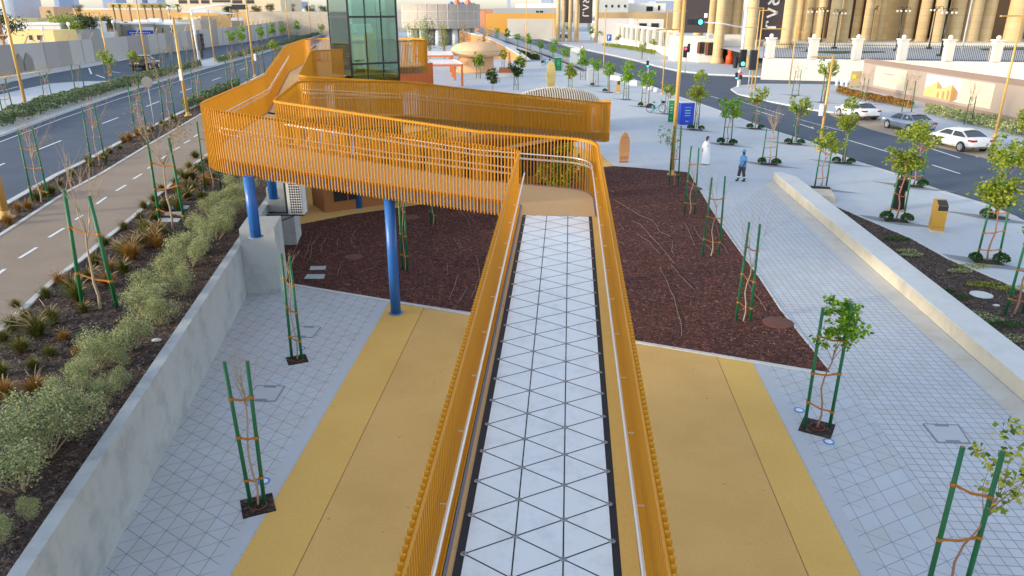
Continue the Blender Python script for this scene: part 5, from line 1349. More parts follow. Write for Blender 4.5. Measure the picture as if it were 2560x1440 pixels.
p = W(1763, 411); o = person('person in a long white robe holding a hand to the face on the open plaza', p, math.radians(195), skin_b, [[(.02, .21, 1.38), (.06, .30, 1.15), (.12, .24, .93), (.14, .22, .88)], [(.02, .21, 1.38), (.12, .27, 1.22), (.15, .14, 1.50), (.14, .11, 1.56)]], legs_st)
cloth('robe', [(0, .25, .27, .06), (0, .245, .265, .3), (0, .22, .25, .6), (0, .19, .235, .95), (0, .165, .23, 1.2), (0, .16, .245, 1.36), (0, .12, .2, 1.45), (.0, .07, .08, 1.52)], wc, o, ripple=.03)
for s, ch in ((-1, [(.02, .19, 1.38), (.06, .30, 1.15), (.12, .245, .95)]), (1, [(.02, .19, 1.38), (.12, .27, 1.22), (.15, .15, 1.46)])):
    b = MB(); b.tube([(q[0], s * q[1], q[2]) for q in ch], [.095, .085, .07], 10); b.build('sleeve', wc, o, origin=(0, 0, 0))
b = MB(); b.lathe([(.03, 1.80), (.075, 1.79), (.098, 1.74), (.1, 1.69)], (-.012, 0, -.015), 14, cap=True); b.build('hair', M['dark'], o, origin=(0, 0, 0))
b = MB()
for s in (-1, 1): b.ball((.06, s * .11, .035), .05, n=8, m=5, sc=(2.6, .9, .7))
b.build('shoes', M['dark'], o, origin=(0, 0, 0))
p = W(1853, 453); o = person('person in sky-blue shirt and cap, dark trousers with white bands, walking on the plaza', p, math.radians(200), plain('dark_skin', rgb(64, 42, 34), .6), [[(.0, .21, 1.38), (-.06, .25, 1.12), (.04, .24, .90), (.06, .24, .85)], [(.0, .21, 1.38), (.06, .26, 1.12), (.18, .24, .93), (.21, .24, .89)]], [[(.02, .09, .92), (.12, .10, .50), (.16, .10, .09), (.3, .11, .04)], [(-.02, .09, .92), (-.02, .10, .50), (-.14, .10, .09), (0, .11, .03)]])
cloth('shirt', [(0, .15, .21, .86), (0, .155, .215, 1.0), (0, .15, .21, 1.2), (0, .15, .225, 1.36), (0, .11, .17, 1.46), (0, .06, .07, 1.52)], bl, o)
for s, ch in ((-1, [(0, .18, 1.40), (-.04, .24, 1.2)]), (1, [(0, .18, 1.40), (.03, .25, 1.2)])):
    b = MB(); b.tube([(q[0], s * q[1], q[2]) for q in ch], [.085, .075], 10); b.build('sleeve', bl, o, origin=(0, 0, 0))
for s, ch in ((-1, [(.02, .085, .95), (.12, .10, .50), (.16, .10, .16)]), (1, [(-.02, .085, .95), (-.02, .10, .50), (-.13, .10, .16)])):
    b = MB(); b.tube([(q[0], s * q[1], q[2]) for q in ch], [.12, .092, .078], 12); tr_ = b.build('trousers', gy, o, origin=(0, 0, 0))
    a = Vector((ch[1][0], s * ch[1][1], ch[1][2])).lerp(Vector((ch[2][0], s * ch[2][1], ch[2][2])), .62); e = Vector((ch[1][0], s * ch[1][1], ch[1][2])).lerp(Vector((ch[2][0], s * ch[2][1], ch[2][2])), .85)
    b = MB(); b.tube([a, e], [.088, .086], 12); b.build('reflective_band', M['white'], tr_, origin=(0, 0, 0))
    b = MB(); b.ball((ch[2][0] + .06, s * .105, .055), .06, n=8, m=5, sc=(2.2, .95, .95)); b.build('boot', M['dark'], o, origin=(0, 0, 0))
b = MB(); b.lathe([(.105, 1.69), (.11, 1.73), (.09, 1.80), (.03, 1.83)], (.012, 0, 0), 14); b.box((.13, 0, 1.705), (.11, .15, .012)); b.build('cap', bl, o, origin=(0, 0, 0))
p = W(2243, 522); o = person('person in a full-length black robe and veil walking behind a street tree', p, math.radians(250), skin_m, [[(.02, .19, 1.36), (.06, .24, 1.12), (.22, .10, 1.14), (.25, .07, 1.15)], [(.02, .19, 1.36), (.02, .25, 1.1), (.10, .22, .88), (.11, .21, .84)]], legs_st)
cloth('robe', [(0, .30, .30, .04), (.0, .28, .285, .25), (0, .24, .26, .6), (0, .20, .24, .95), (0, .18, .24, 1.2), (0, .165, .24, 1.36), (0, .12, .17, 1.47), (0, .11, .12, 1.55)], bk2, o, ripple=.05)
cloth('veil', [(0, .16, .22, 1.36), (0, .125, .15, 1.47), (.0, .112, .112, 1.56), (.005, .12, .112, 1.64), (.0, .112, .108, 1.70), (-.005, .085, .085, 1.76), (-.01, .02, .02, 1.79)], bk2, o)
for s, ch in ((-1, [(.02, .17, 1.36), (.06, .25, 1.12), (.19, .12, 1.13)]), (1, [(.02, .17, 1.36), (.02, .26, 1.1), (.09, .225, .93)])):
    b = MB(); b.tube([(q[0], s * q[1], q[2]) for q in ch], [.10, .095, .075], 10); b.build('sleeve', bk2, o, origin=(0, 0, 0))
b = MB(); b.box((.123, 0, 1.665), (.012, .09, .03)); b.build('eye_opening', skin_m, o, origin=(0, 0, 0))
# ---------------------------------------------------------------- plaza furniture
def board(label, px, py, hpx, wpx, mat, rz=0.0, trim=None):
    p = W(px, py); zt = zat(p.y, py - hpx); w = wpx / F * (p.y * CP + (H) * SP); o = thing('board_sign', label, 'board', p, 'surfboard-shaped boards', rz)
    prof = [(.34, 0), (.44, .1), (.5, .35), (.5, .55), (.44, .75), (.32, .88), (.16, .965), (.0, 1.0)]
    P = [(x * w, z * zt) for x, z in prof]; P = P + [(-x, z) for x, z in reversed(P[:-1])]
    b = MB(); n = len(P); V = [Vector((x, y, z)) for y in (-.05, .05) for x, z in P]
    b.add(V, [tuple(range(n)), tuple(reversed(range(n, 2 * n)))] + [(i, (i + 1) % n + 0, n + (i + 1) % n, n + i) for i in range(n)]); b.build('board', mat, o, origin=(0, 0, 0))
    b = MB()
    for k in range(7):
        pts = [Vector(((k - 3) * w * .11 + ru(-.03, .03), -.054, zt * (.06 + .02 * t) + ru(0, .04) * zt + t * .02)) for t in range(5)]; b.tube(pts, .008, 4)
    b.bar((-w * .2, -.054, zt * .83), (w * .2, -.054, zt * .83), .012, .02); b.build('engraving', M['rust'], o, origin=(0, 0, 0))
    b = MB(); b.box((0, 0, .02), (w * .8, .3, .04)); b.build('foot', M['rust'], o, origin=(0, 0, 0))
    return o
peach2 = plain('peach_board', rgb(224, 160, 104), .6, 0, .05)
board('peach surfboard-shaped board standing on the plaza beside the round railing end', 1559, 405, 75, 27, peach2, .12)
board('yellow and pink surfboard-shaped board behind the ribbed dome', 1377, 220, 68, 23, plain('sand_yellow_board', rgb(222, 196, 120), .6, 0, .12, 2), .15)
board('slim peach surfboard-shaped board near the orange embankment wall', 1273, 160, 32, 13, peach2, 1.1)
board('small yellow surfboard-shaped board on the path beside the bar fence', 1331, 144, 20, 9, plain('yellow_board', rgb(226, 196, 120), .6), .3)
def kiosk(label, px, py, hpx, wpx, col, rz, dpt=.5):
    p = W(px, py); t = p.y * CP + H * SP; w = wpx / F * t; h = zat(p.y, py - hpx); o = thing('kiosk', label, 'kiosk', p, 'coloured info kiosks', rz)
    b = MB(); b.box((0, 0, h / 2), (w, dpt, h)); b.build('cabinet', plain('kiosk_paint', col, .45, 0, .04), o, origin=(0, 0, 0))
    b = MB(); b.box((0, -dpt / 2 - .006, h * .52), (w * .84, .012, h * .86)); pn = b.build('panel', plain('kiosk_panel', dk(col, 1.15), .3, 0, .04), o, origin=(0, 0, 0))
    b = MB()
    for k, (zz, ww, hh) in enumerate(((.80, .5, .04), (.66, .42, .09), (.54, .42, .09), (.42, .42, .07), (.16, .22, .08))): b.box((0, -dpt / 2 - .016, h * zz), (w * ww, .008, h * hh * .5))
    b.build('markings', plain('kiosk_print', rgb(150, 196, 190), .5), pn, origin=(0, 0, 0))
    b = MB(); b.box((0, 0, h + .03), (w * 1.04, dpt * 1.06, .06)); b.build('top', M['conc_lt'], o, origin=(0, 0, 0))
    return o
kiosk('green kiosk standing behind the yellow surfboard-shaped board', 1395, 176, 32, 17, rgb(16, 130, 62), .1)
kiosk('green kiosk in front of the blue one by the big lamp post', 1679, 304, 54, 15, rgb(16, 124, 62), -.5)
kiosk('blue kiosk by the big lamp post', 1712, 310, 54, 34, rgb(40, 70, 190), .12, .9)
kiosk('far green kiosk at the bar fence', 1242, 95, 15, 9, rgb(20, 140, 80), .1)
p = W(1475, 205); t = p.y * CP + H * SP; o = thing('cabinet', 'plain grey cabinet among the street trees at the plaza edge', 'cabinet', p); h = zat(p.y, 171)
b = MB(); b.box((0, 0, h / 2), (.75, .5, h)); b.build('casing', M['conc'], o, origin=(0, 0, 0)); b = MB(); b.box((0, 0, h + .02), (.82, .56, .05)); b.build('lid', M['conc_lt'], o, origin=(0, 0, 0)); b = MB(); b.box((0, -.256, h * .5), (.62, .012, h * .8)); b.build('door', M['conc'], o, origin=(0, 0, 0))
def bin_(label, px, py, hpx, wpx, rz):
    p = W(px, py); t = p.y * CP + H * SP; h = zat(p.y, py - hpx); w = wpx / F * t * .8; o = thing('litter_bin', label, 'bin', p, 'gold litter bins', rz)
    b = MB(); hw = w / 2; b.add([(-hw, -hw, .10), (hw, -hw, .10), (hw, hw, .10), (-hw, hw, .10), (-hw, -hw, h * .86), (hw, -hw, h * .86), (hw, hw, h), (-hw, hw, h)], [(3, 2, 1, 0), (4, 5, 6, 7), (0, 1, 5, 4), (1, 2, 6, 5), (2, 3, 7, 6), (3, 0, 4, 7)])
    b.build('body', M['gold'], o, origin=(0, 0, 0)); b = MB(); b.box((0, 0, .05), (w * .94, w * .94, .1)); b.build('plinth', M['conc_warm'], o, origin=(0, 0, 0))
    b = MB(); b.add([(-hw * .55, -hw - .004, h * .70), (hw - .0, -hw - .004, h * .70), (hw, -hw - .004, h * .855), (-hw * .55, -hw - .004, h * .855)], [(0, 1, 2, 3)]); b.add([(-hw * .55, -hw, h * .865), (hw * .98, -hw, h * .865), (hw * .98, hw * .6, h * .975), (-hw * .55, hw * .6, h * .975)], [(0, 1, 2, 3)]); b.build('opening', M['dark'], o, origin=(0, 0, 0))
    b = MB(); b.box((0, -hw - .003, h * .18), (w * .98, .008, .012)); b.build('door_line', M['rust'], o, origin=(0, 0, 0))
bin_('slanted gold litter bin with dark opening on the pavement near the right edge', 2338, 578, 78, 36, -.25)
bin_('smaller gold litter bin among the street trees on the plaza', 1545, 232, 30, 11, -.2)
bwh = 'white stone blocks along the kerb'
for k, (px, py) in enumerate([(1540, 200), (1558, 205), (1583, 213)]):
    p = W(px, py); b = MB(); b.box((p.x, p.y, .3), (1.5, .7, .6), (1, -.85, 0), 0, .96); tag(b.build('stone_block', M['conc_lt'], origin=p), ['leftmost', 'middle', 'rightmost'][k] + ' of three white stone blocks at the kerb right of the small gold bin', 'stone block', bwh)
for k, (px, py) in enumerate([(1612, 222), (1626, 226), (1640, 230)]):
    p = W(px, py); b = MB(); b.lathe([(.25, 0), (.33, .1), (.33, .35), (.2, .5)], p, 14); tag(b.build('bollard', M['conc_lt'], origin=p), ['left', 'middle', 'right'][k] + ' low white bollard at the kerb behind the bicycle', 'bollard', 'low white bollards')
for k, (px, py) in enumerate([(2091, 214), (2104, 216), (2116, 217)]):
    p = W(px, py); b = MB(); b.lathe([(.2, 0), (.2, .45), (.28, .5), (.28, .75), (.1, .9)], p, 12); tag(b.build('bollard', M['white'], origin=p), ['left', 'middle', 'right'][k] + ' small white bollard beside the yellow notice by the hoarding end', 'bollard', 'white bollards at the hoarding')
p = W(2136, 218); o = thing('notice_board', 'pale board with a yellow diamond sign at the left end of the hoarding', 'notice', p)
b = MB(); b.box((0, 0, 1.0), (1.3, .1, 1.9)); b.build('panel', M['cream'], o, origin=(0, 0, 0)); b = MB(); b.box((-.25, -.07, 1.3), (.5, .02, .5)); b.build('diamond', plain('sign_yellow', rgb(244, 220, 20), .4), o, origin=(0, 0, 0)); b = MB(); b.box((-.4, 0, .05), (.1, .5, .1)); b.box((.4, 0, .05), (.1, .5, .1)); b.build('foot', M['dark'], o, origin=(0, 0, 0))
p = W(1437, 158); b = MB(); b.prism([(p.x - .9, p.y - .2), (p.x + .9, p.y - .5), (p.x + 1.0, p.y + .5), (p.x - .8, p.y + .8)], 0, zat(p.y, 120)); o = tag(b.build('end_block', M['conc_lt'], origin=p), 'white masonry block at the near end of the bar fence', 'masonry block')
p = W(1262, 192); o = thing('planter_bench', 'grey block bench with a brown planter on it near the peach pavilion', 'bench', p)
b = MB(); b.box((0, 0, .28), (3.4, 1.4, .55), None, 0, .97); b.build('seat', M['conc'], o, origin=(0, 0, 0)); b = MB(); b.box((.2, .5, .9), (2.2, .7, .75), None, 0, .9); b.build('planter', M['rust'], o, origin=(0, 0, 0))
# bicycles
def bike(label, px, py, rz, sc=1.0):
    p = W(px, py); o = thing('bicycle', label, 'bicycle', p, 'teal hire bicycles', rz); o.scale = (sc,) * 3
    tl = plain('teal_bike_paint', rgb(40, 176, 170), .4)
    for x in (-.53, .53):
        b = MB(); b.tube([(x + .32 * math.cos(a * .2618), 0, .34 + .32 * math.sin(a * .2618)) for a in range(25)], .024, 6, cap=False); w = b.build('wheel', M['black'], o, origin=(0, 0, 0))
        b = MB()
        for a in range(9): b.tube([(x, 0, .34), (x + .31 * math.cos(a * .698), 0, .34 + .31 * math.sin(a * .698))], .004, 3)
        b.tube([(x, -.05, .34), (x, .05, .34)], .03, 8); b.build('spokes', M['conc'], w, origin=(0, 0, 0))
    b = MB(); b.tube([(-.53, .05, .34), (-.05, .02, .30), (.30, 0, .66), (.40, 0, .82)], .035, 8); b.tube([(-.05, 0, .30), (-.20, 0, .80)], .03, 8); b.tube([(-.53, -.05, .34), (-.16, 0, .62)], .018, 6); b.tube([(-.53, .05, .34), (-.16, 0, .62)], .018, 6); b.tube([(.40, 0, .98), (.36, 0, .72), (.53, 0, .34)], .024, 8); b.build('frame', tl, o, origin=(0, 0, 0))
    b = MB(); b.ball((-.23, 0, .86), .11, n=10, m=6, sc=(1.3, .75, .4)); b.build('saddle', M['black'], o, origin=(0, 0, 0))
    b = MB(); b.tube([(.34, -.29, 1.04), (.42, -.1, 1.03), (.42, .1, 1.03), (.34, .29, 1.04)], .016, 6); b.build('handlebar', M['black'], o, origin=(0, 0, 0))
    b = MB(); b.tube([(-.53 + .37 * math.cos(a * .26), 0, .34 + .37 * math.sin(a * .26)) for a in range(0, 12)], .05, 6); b.box((-.6, 0, .5), (.4, .1, .3)); b.build('rear_guard', M['black'], o, origin=(0, 0, 0))
    b = MB(); b.box((.56, 0, .86), (.26, .3, .2)); b.build('basket', M['black'], o, origin=(0, 0, 0))
    b = MB(); b.tube([(-.05, -.07, .30), (.03, -.08, .16)], .012, 6); b.box((.03, -.13, .16), (.09, .1, .02)); b.tube([(-.12, .03, .3), (-.14, .16, 0.01)], .012, 5); b.build('pedals', M['dark'], o, origin=(0, 0, 0))
bike('teal hire bicycle beside the green kiosk and the big lamp post', 1640, 281, -.08, 1.12)
bike('teal hire bicycle in front of the far green kiosk on the plaza', 1366, 163, .1, 1.1)
# plants on the plaza beyond the railing
for px, py, lab, k, sc in [(1231, 228, 'dark green leafy shrub left of the ribbed dome', 'dark', 1.0), (1290, 225, 'dark leafy tree in stakes left of the ribbed dome', 'dark', 1.1), (1425, 225, 'small sparse tree right of the yellow surfboard-shaped board', 'olive', 1.0), (1217 - 21, 196, 'young tree in stakes in front of the peach pavilion window', 'olive', 1.15), (1258, 168, 'slim young tree right of the peach pavilion', 'olive', .95), (1301, 192, 'young tree in stakes at the foot of the orange embankment wall', 'olive', 1.1)]:
    make_tree('plaza_tree', lab, 'young tree', k, W(px, py), 2.2 if px not in (1231,) else 0, .5, 'young trees on the plaza', (.6 if px == 1231 else 1.5, 3.2), .8, 1.1, .2, .03, 2).scale = (sc,) * 3
# ---------------------------------------------------------------- pavilions
def ribbed(mb, c, R, z0, zt, n, mi=0):
    for k in range(n):
        a = k * 2 * math.pi / n
        mb.tube([c + Vector((math.cos(a) * R * math.cos(t), math.sin(a) * R * math.cos(t), z0 + (zt - z0) * math.sin(t))) for t in (0, .35, .7, 1.05, 1.35)], .07, 4, mi, False)
p = W(1186, 184); c = p + Vector((.1, 3.2, 0)); o = thing('pavilion', 'peach round-roofed pavilion with a dark window near the orange pergola', 'pavilion', c)
zr = zat(c.y, 139) ; zt = zat(c.y, 104); 
b = MB(); b.lathe([(3.15, 0), (3.15, .35), (2.75, .5), (2.75, zr)], c, 40); b.build('wall', M['peach'], o)
b = MB(); b.lathe([(2.8, zr - .1), (3.55, zr + .05), (3.85, zr + (zt - zr) * .3), (3.7, zr + (zt - zr) * .55), (3.0, zr + (zt - zr) * .82), (1.8, zt - .06), (.05, zt)], c, 56); rf = b.build('roof', plain('peach_roof', rgb(230, 190, 146), .8, 0, .04), o)
b = MB()
for k in range(90):
    a = k * 2 * math.pi / 90; d = Vector((math.cos(a), math.sin(a), 0)); b.bar(c + d * 3.5 + UP * (zr + .06), c + d * 3.87 + UP * (zr + (zt - zr) * .38), .09, .05)
b.build('roof_fins', plain('peach_fin', rgb(206, 160, 116), .8), rf)
wd = Vector((.18, -1, 0)).normalized(); q = c + wd * 2.74 + UP * 1.75; b = MB(); b.box(q, (1.5, .14, 1.35), (wd.y * -1, wd.x, 0)); w = b.build('window', M['window'], o)
b = MB(); xd = Vector((-wd.y, wd.x, 0))
for s in (-.75, -.1, .75): b.box(q + xd * s + wd * .06, (.08, .1, 1.45), xd)
for s in (-.7, .7): b.box(q + UP * s + wd * .06, (1.58, .1, .08), xd)
b.build('window_frame', M['white'], w)
c = WY(1392, 250, 62); c.z = 0; o = thing('pavilion', 'pale ribbed low dome just behind the round end of the railing', 'pavilion', c); zt = zat(62, 221)
b = MB(); b.lathe([(2.9, 0), (2.9, zt - 1.3)], c, 32); b.build('wall', M['peach'], o)
b = MB(); b.lathe([(3.5, zt - 1.25), (3.45, zt - 1.05), (3.2, zt - .75), (2.6, zt - .42), (1.6, zt - .2), (.05, zt - .08)], c, 48); b.build('roof', plain('tan_dome', rgb(176, 142, 100), .75), o)
b = MB()
for k in range(38):
    x = -3.5 + k * .19; rr = math.sqrt(max(3.62 ** 2 - x * x, .01)); b.tube([c + Vector((x, rr * math.sin(t), zt - 1.2 + 1.24 * math.cos(t) * (rr / 3.62))) for t in (-1.45, -1.1, -.7, -.3, 0, .3, .7, 1.1, 1.45)], .062, 4, 0, False)
b.build('roof_ribs', plain('dome_rib', rgb(238, 222, 196), .7), o)
# orange pergola with white slatted top and its slatted wall
def pergola(label, fl_, fr_, bl_, br_, z, Yf):
    o = thing('pergola', label, 'pergola', (fl_.x, fl_.y, 0), 'orange pergolas')
    for q in (fl_, fr_, bl_, br_):
        b = MB(); b.bar((q.x, q.y, 0), (q.x, q.y, z - .25), .28, .28); b.build('post', M['orange'], o)
    b = MB()
    for a, e in ((fl_, fr_), (bl_, br_), (fl_, bl_), (fr_, br_)): b.bar((a.x, a.y, z - .13), (e.x, e.y, z - .13), .26, .26)
    b.build('frame', M['orange'], o)
    b = MB()
    for k in range(5):
        t = k / 4; a = fl_.lerp(bl_, t); e = fr_.lerp(br_, t); b.bar((a.x, a.y, z + .05), (e.x, e.y, z + .05), .75 if 0 < k < 4 else .35, .06)
    for a, e in ((fl_, bl_), (fr_, br_)): b.bar((a.x, a.y, z + .085), (e.x, e.y, z + .085), .35, .05)
    b.build('top_slats', M['white'], o)
zz = zat(97.6, 161)
fr_ = W(1156, 215); fl_ = fr_ + Vector((-4.3, 0, 0)); pergola('nearer orange pergola with a white slatted top beside the lift tower', fl_, fr_, fl_ + Vector((-1.2, 8, 0)), fr_ + Vector((-1.5, 8, 0)), zz, 97)
f2 = fr_ + Vector((-2.2, 13, 0)); pergola('farther orange pergola with a white slatted top behind the nearer one', f2 + Vector((-5.5, 0, 0)), f2, f2 + Vector((-6.5, 9, 0)), f2 + Vector((-1.0, 9, 0)), zz + .35, 110)
o = thing('slatted_wall', 'orange slatted screen wall below the round railing next to the pergola', 'screen wall', (-11, 92, 0))
b = MB(); A_ = WY(985, 200, 90); B_ = WY(1082, 207, 96); za = zat(95, 158)
for k in range(30):
    q = A_.lerp(B_, k / 29); b.box((q.x, q.y, za / 2), (.16, .22, za))
b.build('slats', M['orange'], o); b = MB(); b.bar((A_.x, A_.y + .3, za / 2), (B_.x, B_.y + .3, za / 2), .12, za); b.build('back_panel', M['rust'], o)
# orange embankment wall that rises to the left
a, e = W(1150, 140), W(1313, 155); o = thing('embankment_wall', 'curving orange retaining wall with a white coping that rises toward the drum building', 'retaining wall', e)
PT = [(1150, 140, 76), (1178, 140, 83), (1205, 142, 89), (1235, 145, 101), (1265, 148, 117), (1290, 151, 132), (1313, 155, 150)]
b = MB(); cp = MB(); pr = None
for px, py, tp in PT:
    q = W(px, py); q2 = Vector((q.x, q.y, max(zat(q.y, tp), .15)))
    if pr:
        d = (q - pr[0]).normalized(); n = Vector((-d.y, d.x, 0)) * .3
        if n.y < 0: n = -n
        V = [pr[0], q, q2, pr[1], pr[0] + n, q + n, q2 + n, pr[1] + n]; b.add(V, [(0, 1, 2, 3), (5, 4, 7, 6), (3, 2, 6, 7)])
        cp.add([pr[1] + UP * .01 - n * .1, q2 + UP * .01 - n * .1, q2 + n * 4 + UP * .01, pr[1] + n * 4 + UP * .01, pr[1] - UP * .15 - n * .1, q2 - UP * .15 - n * .1], [(0, 1, 2, 3), (4, 5, 1, 0)])
    pr = (q, q2)
b.build('wall', M['terra'], o); cp.build('coping', M['conc_lt'], o)
# bar fence between the path and the right road
o = thing('bar_fence', 'long fence of thin blue-grey bars between the plaza path and the right road', 'fence', W(1460, 176))
fp = [W(1462, 178), W(1420, 160), W(1360, 138), W(1300, 117), W(1240, 96), W(1180, 74)]; hf = 2.3
b = MB(); rl = MB(); kb_ = MB()
for a, e in zip(fp, fp[1:]):
    n = int((e - a).length / .9)
    for k in range(n): q = a.lerp(e, k / n); b.box((q.x, q.y, hf / 2), (.06, .06, hf))
    for z in (.25, hf - .05): rl.bar(a + UP * z, e + UP * z, .05, .05)
    kb_.bar(a + UP * .05, e + UP * .05, .5, .12)
bm = plain('blue_grey_bar', rgb(120, 138, 156), .5, .2); b.build('bars', bm, o); rl.build('rail', bm, o); kb_.build('plinth', M['mulch'], o)
# ---------------------------------------------------------------- hoarding on the right with its pictures
o = thing('hoarding', 'long beige site hoarding with a pale text panel and a picture of angular buildings', 'hoarding', W(2152, 235))
A_, B_ = W(2150, 222), W(2700, 345); dd = (B_ - A_).normalized(); nn = Vector((dd.y, -dd.x, 0))
if nn.y > 0: nn = -nn
zt = zat(A_.y, 146); Lh = (B_ - A_).length
def hp(px):   # distance along the hoarding for a picture column
    best = (1e9, 0)
    for k in range(801):
        q = A_ + dd * (Lh * k / 800); x = 1280 + F * q.x / (q.y * CP + (H - 1.5) * SP)
        if abs(x - px) < best[0]: best = (abs(x - px), Lh * k / 800)
    return best[1]
def hq(s, z, off=0): q = A_ + dd * s + nn * off; return Vector((q.x, q.y, z))
hb = plain('hoarding_beige', rgb(168, 152, 140), .8, 0, .03, .3); hd_ = plain('hoarding_dark_beige', rgb(142, 122, 112), .8, 0, .03, .3); hc = plain('hoarding_cream', rgb(214, 200, 176), .8, 0, .02)
b = MB(); b.add([hq(0, 0), hq(Lh, 0), hq(Lh, zt), hq(0, zt), hq(0, 0, -.25), hq(Lh, 0, -.25), hq(Lh, zt, -.25), hq(0, zt, -.25)], [(0, 1, 2, 3), (5, 4, 7, 6), (3, 2, 6, 7), (4, 0, 3, 7), (1, 5, 6, 2)]); b.build('panel', hb, o)
b = MB()
def hpanel(mb, s0_, s1_, z0, z1, off=.02): mb.add([hq(s0_, z0, off), hq(s1_, z0, off), hq(s1_, z1, off), hq(s0_, z1, off)], [(0, 1, 2, 3)])
hpanel(b, 0, Lh, zt - .5, zt); hpanel(b, 0, Lh, .05, .5); b.build('band', hd_, o)
b = MB(); hpanel(b, hp(2186), hp(2262), .75, zt - .65); b.build('text_panel', hc, o); b = MB(); hpanel(b, hp(2398), hp(2480), .75, zt - .65); b.build('plain_panel', hc, o)
b = MB()
for k, (f0, f1, z) in enumerate([(.3, .62, .60), (.2, .75, .50), (.2, .75, .44)]):
    s0_, s1_ = hp(2186), hp(2262); hpanel(b, s0_ + (s1_ - s0_) * f0, s0_ + (s1_ - s0_) * f1, zt * z, zt * z + (.16 if k == 0 else .05), .03)
b.build('text_lines', hb, o)
s0_, s1_ = hp(2312), hp(2398); b = MB(); hpanel(b, s0_, s1_, .75, zt - .65, .03); pc = b.build('picture', plain('picture_sky', rgb(196, 206, 224), .7, 0, .08, .4), o)
b = MB(); z0_ = .76; w_ = s1_ - s0_
def hpoly(mb, P, off): mb.add([hq(s0_ + w_ * x, .75 + (zt - 1.4) * z, off) for x, z in P], [tuple(range(len(P)))])
hpoly(b, [(0, 0), (0, .35), (.36, .74), (.52, .55), (.36, .40), (.36, 0)], .034); hpoly(b, [(.3, 0), (.3, .30), (.78, .70), (.78, 0)], .038); b.build('picture_building', plain('picture_sand', rgb(226, 188, 124), .7), pc)
b = MB(); hpoly(b, [(.78, 0), (.78, .70), (.97, .42), (.97, .1), (.85, 0)], .042); hpoly(b, [(.36, .74), (.52, .50), (.52, .46), (.36, .40)], .043)
for x in (.4, .55, .68): hpoly(b, [(x, .02), (x, .30 + (x - .4) * .5), (x + .06, .24 + (x - .4) * .5), (x + .06, .02)], .044)
b.build('picture_shade', plain('picture_brown', rgb(182, 138, 84), .7), pc)
# ---------------------------------------------------------------- ivory wall with railings in front of the palace
o = thing('boundary_wall', 'ivory boundary wall with pillars and black railings in front of the palace lawn', 'boundary wall', W(1905, 198))
wa, wb = W(1902, 196), W(2230, 203); wd_ = (W(2700, 214) - wa).normalized(); wb = wa + wd_ * 95; wz = 2.75
b = MB(); b.bar((wa.x, wa.y, wz / 2 - .1), (wb.x, wb.y, wz / 2 - .1), .6, wz + .2); b.build('wall', M['ivory'], o)
rl = MB(); n = int((wb - wa).length / .22)
for k in range(n):
    q = wa.lerp(wb, k / n); rl.box((q.x, q.y, wz + 1.05), (.05, .05, 2.1))
for z in (.15, 1.85): rl.bar(wa + UP * (wz + z), wb + UP * (wz + z), .06, .06)
rl.build('railing', M['dark'], o)
for k in range(14):
    q = wa + wd_ * (.8 + k * 5.6); b = MB(); b.box((q.x, q.y, wz + 1.3), (1.05, 1.05, 2.6)); b.box((q.x, q.y, wz + 2.68), (1.3, 1.3, .18)); b.ball((q.x, q.y, wz + 3.0), .3); b.build('pillar', M['ivory'], o)
# raised lawn and forecourt behind it
s = MB(); s.poly([wa + UP * (wz - .05), wb + UP * (wz - .05), Vector((220, 330, wz - .05)), Vector((60, 330, wz - .05)), Vector((wa.x + 4, wa.y + 60, wz - .05))]); struct('forecourt', s, M['plaza'])
s = MB(); s.poly([WY(1990, 131, 127), WY(2090, 124, 128), WY(2210, 124, 127), WY(2215, 130, 124), WY(2090, 130, 120)], wz - .02); struct('lawn', s, plain('lawn_green', rgb(52, 96, 40), .9, 0, .2, 2))
s = MB(); s.poly([WY(2460, 113, 130), WY(2600, 113, 132), WY(2600, 108, 138), WY(2450, 108, 136)], wz - .02); struct('lawn', s, plain('lawn_green', rgb(70, 100, 40), .9, 0, .2, 2))
# ---------------------------------------------------------------- the palace colonnade
o = thing('palace', 'huge cream colonnaded building with round columns and dark tall openings at the upper right', 'building', (100, 165, wz))
Yp = 150
def colm(mb, x, y, z0, z1, r):
    mb.lathe([(r * 1.35, 0), (r * 1.35, .5), (r * 1.2, .7), (r * 1.05, 1.0), (r, 1.2), (r * .94, z1 - z0)], (x, y, z0), 20, cap=False)
for px, wpx, yy in [(1965, 25, 138), (1992, 17, 152), (2018, 20, 148), (2046, 20, 146), (2080, 25, 142), (2106, 24, 144), (2136, 18, 150), (2163, 20, 148), (2196, 17, 150), (2268, 22, 150), (2302, 25, 146), (2338, 26, 144), (2380, 34, 146), (2420, 40, 147), (2455, 36, 148), (2530, 40, 146), (2600, 40, 146)]:
    q = WY(px, 97, yy); b = MB(); colm(b, q.x, q.y, wz, 26, wpx / F * yy / 2); b.build('column', M['cream'], o)
b = MB()
for px0, px1, yy in [(1975, 2062, 164), (2200, 2266, 156), (2396, 2474, 156)]:
    q0, q1 = WY(px0, 100, yy), WY(px1, 100, yy); b.box(((q0.x + q1.x) / 2, yy + 2.5, wz + 13), (q1.x - q0.x, 5, 26))
b.build('wall', M['cream'], o)
for px0, px1, yy, m in [(2062, 2200, 163, 'dark'), (2266, 2300, 160, 'rust'), (2300, 2396, 162, 'dark'), (2474, 2800, 160, 'rust')]:
    q0, q1 = WY(px0, 100, yy), WY(px1, 100, yy); b = MB(); b.box(((q0.x + q1.x) / 2, yy + 2, wz + 13), (q1.x - q0.x, 4, 26)); b.build('tall_window', plain('tall_window_' + m, rgb(66, 54, 46) if m == 'dark' else rgb(134, 96, 52), .3), o)
b = MB(); q0, q1 = WY(1950, 105, 137), WY(2900, 105, 137); b.box(((q0.x + q1.x) / 2, 152, wz + .35), (q1.x - q0.x, 26, .7)); b.build('base_step', M['ivory'], o)
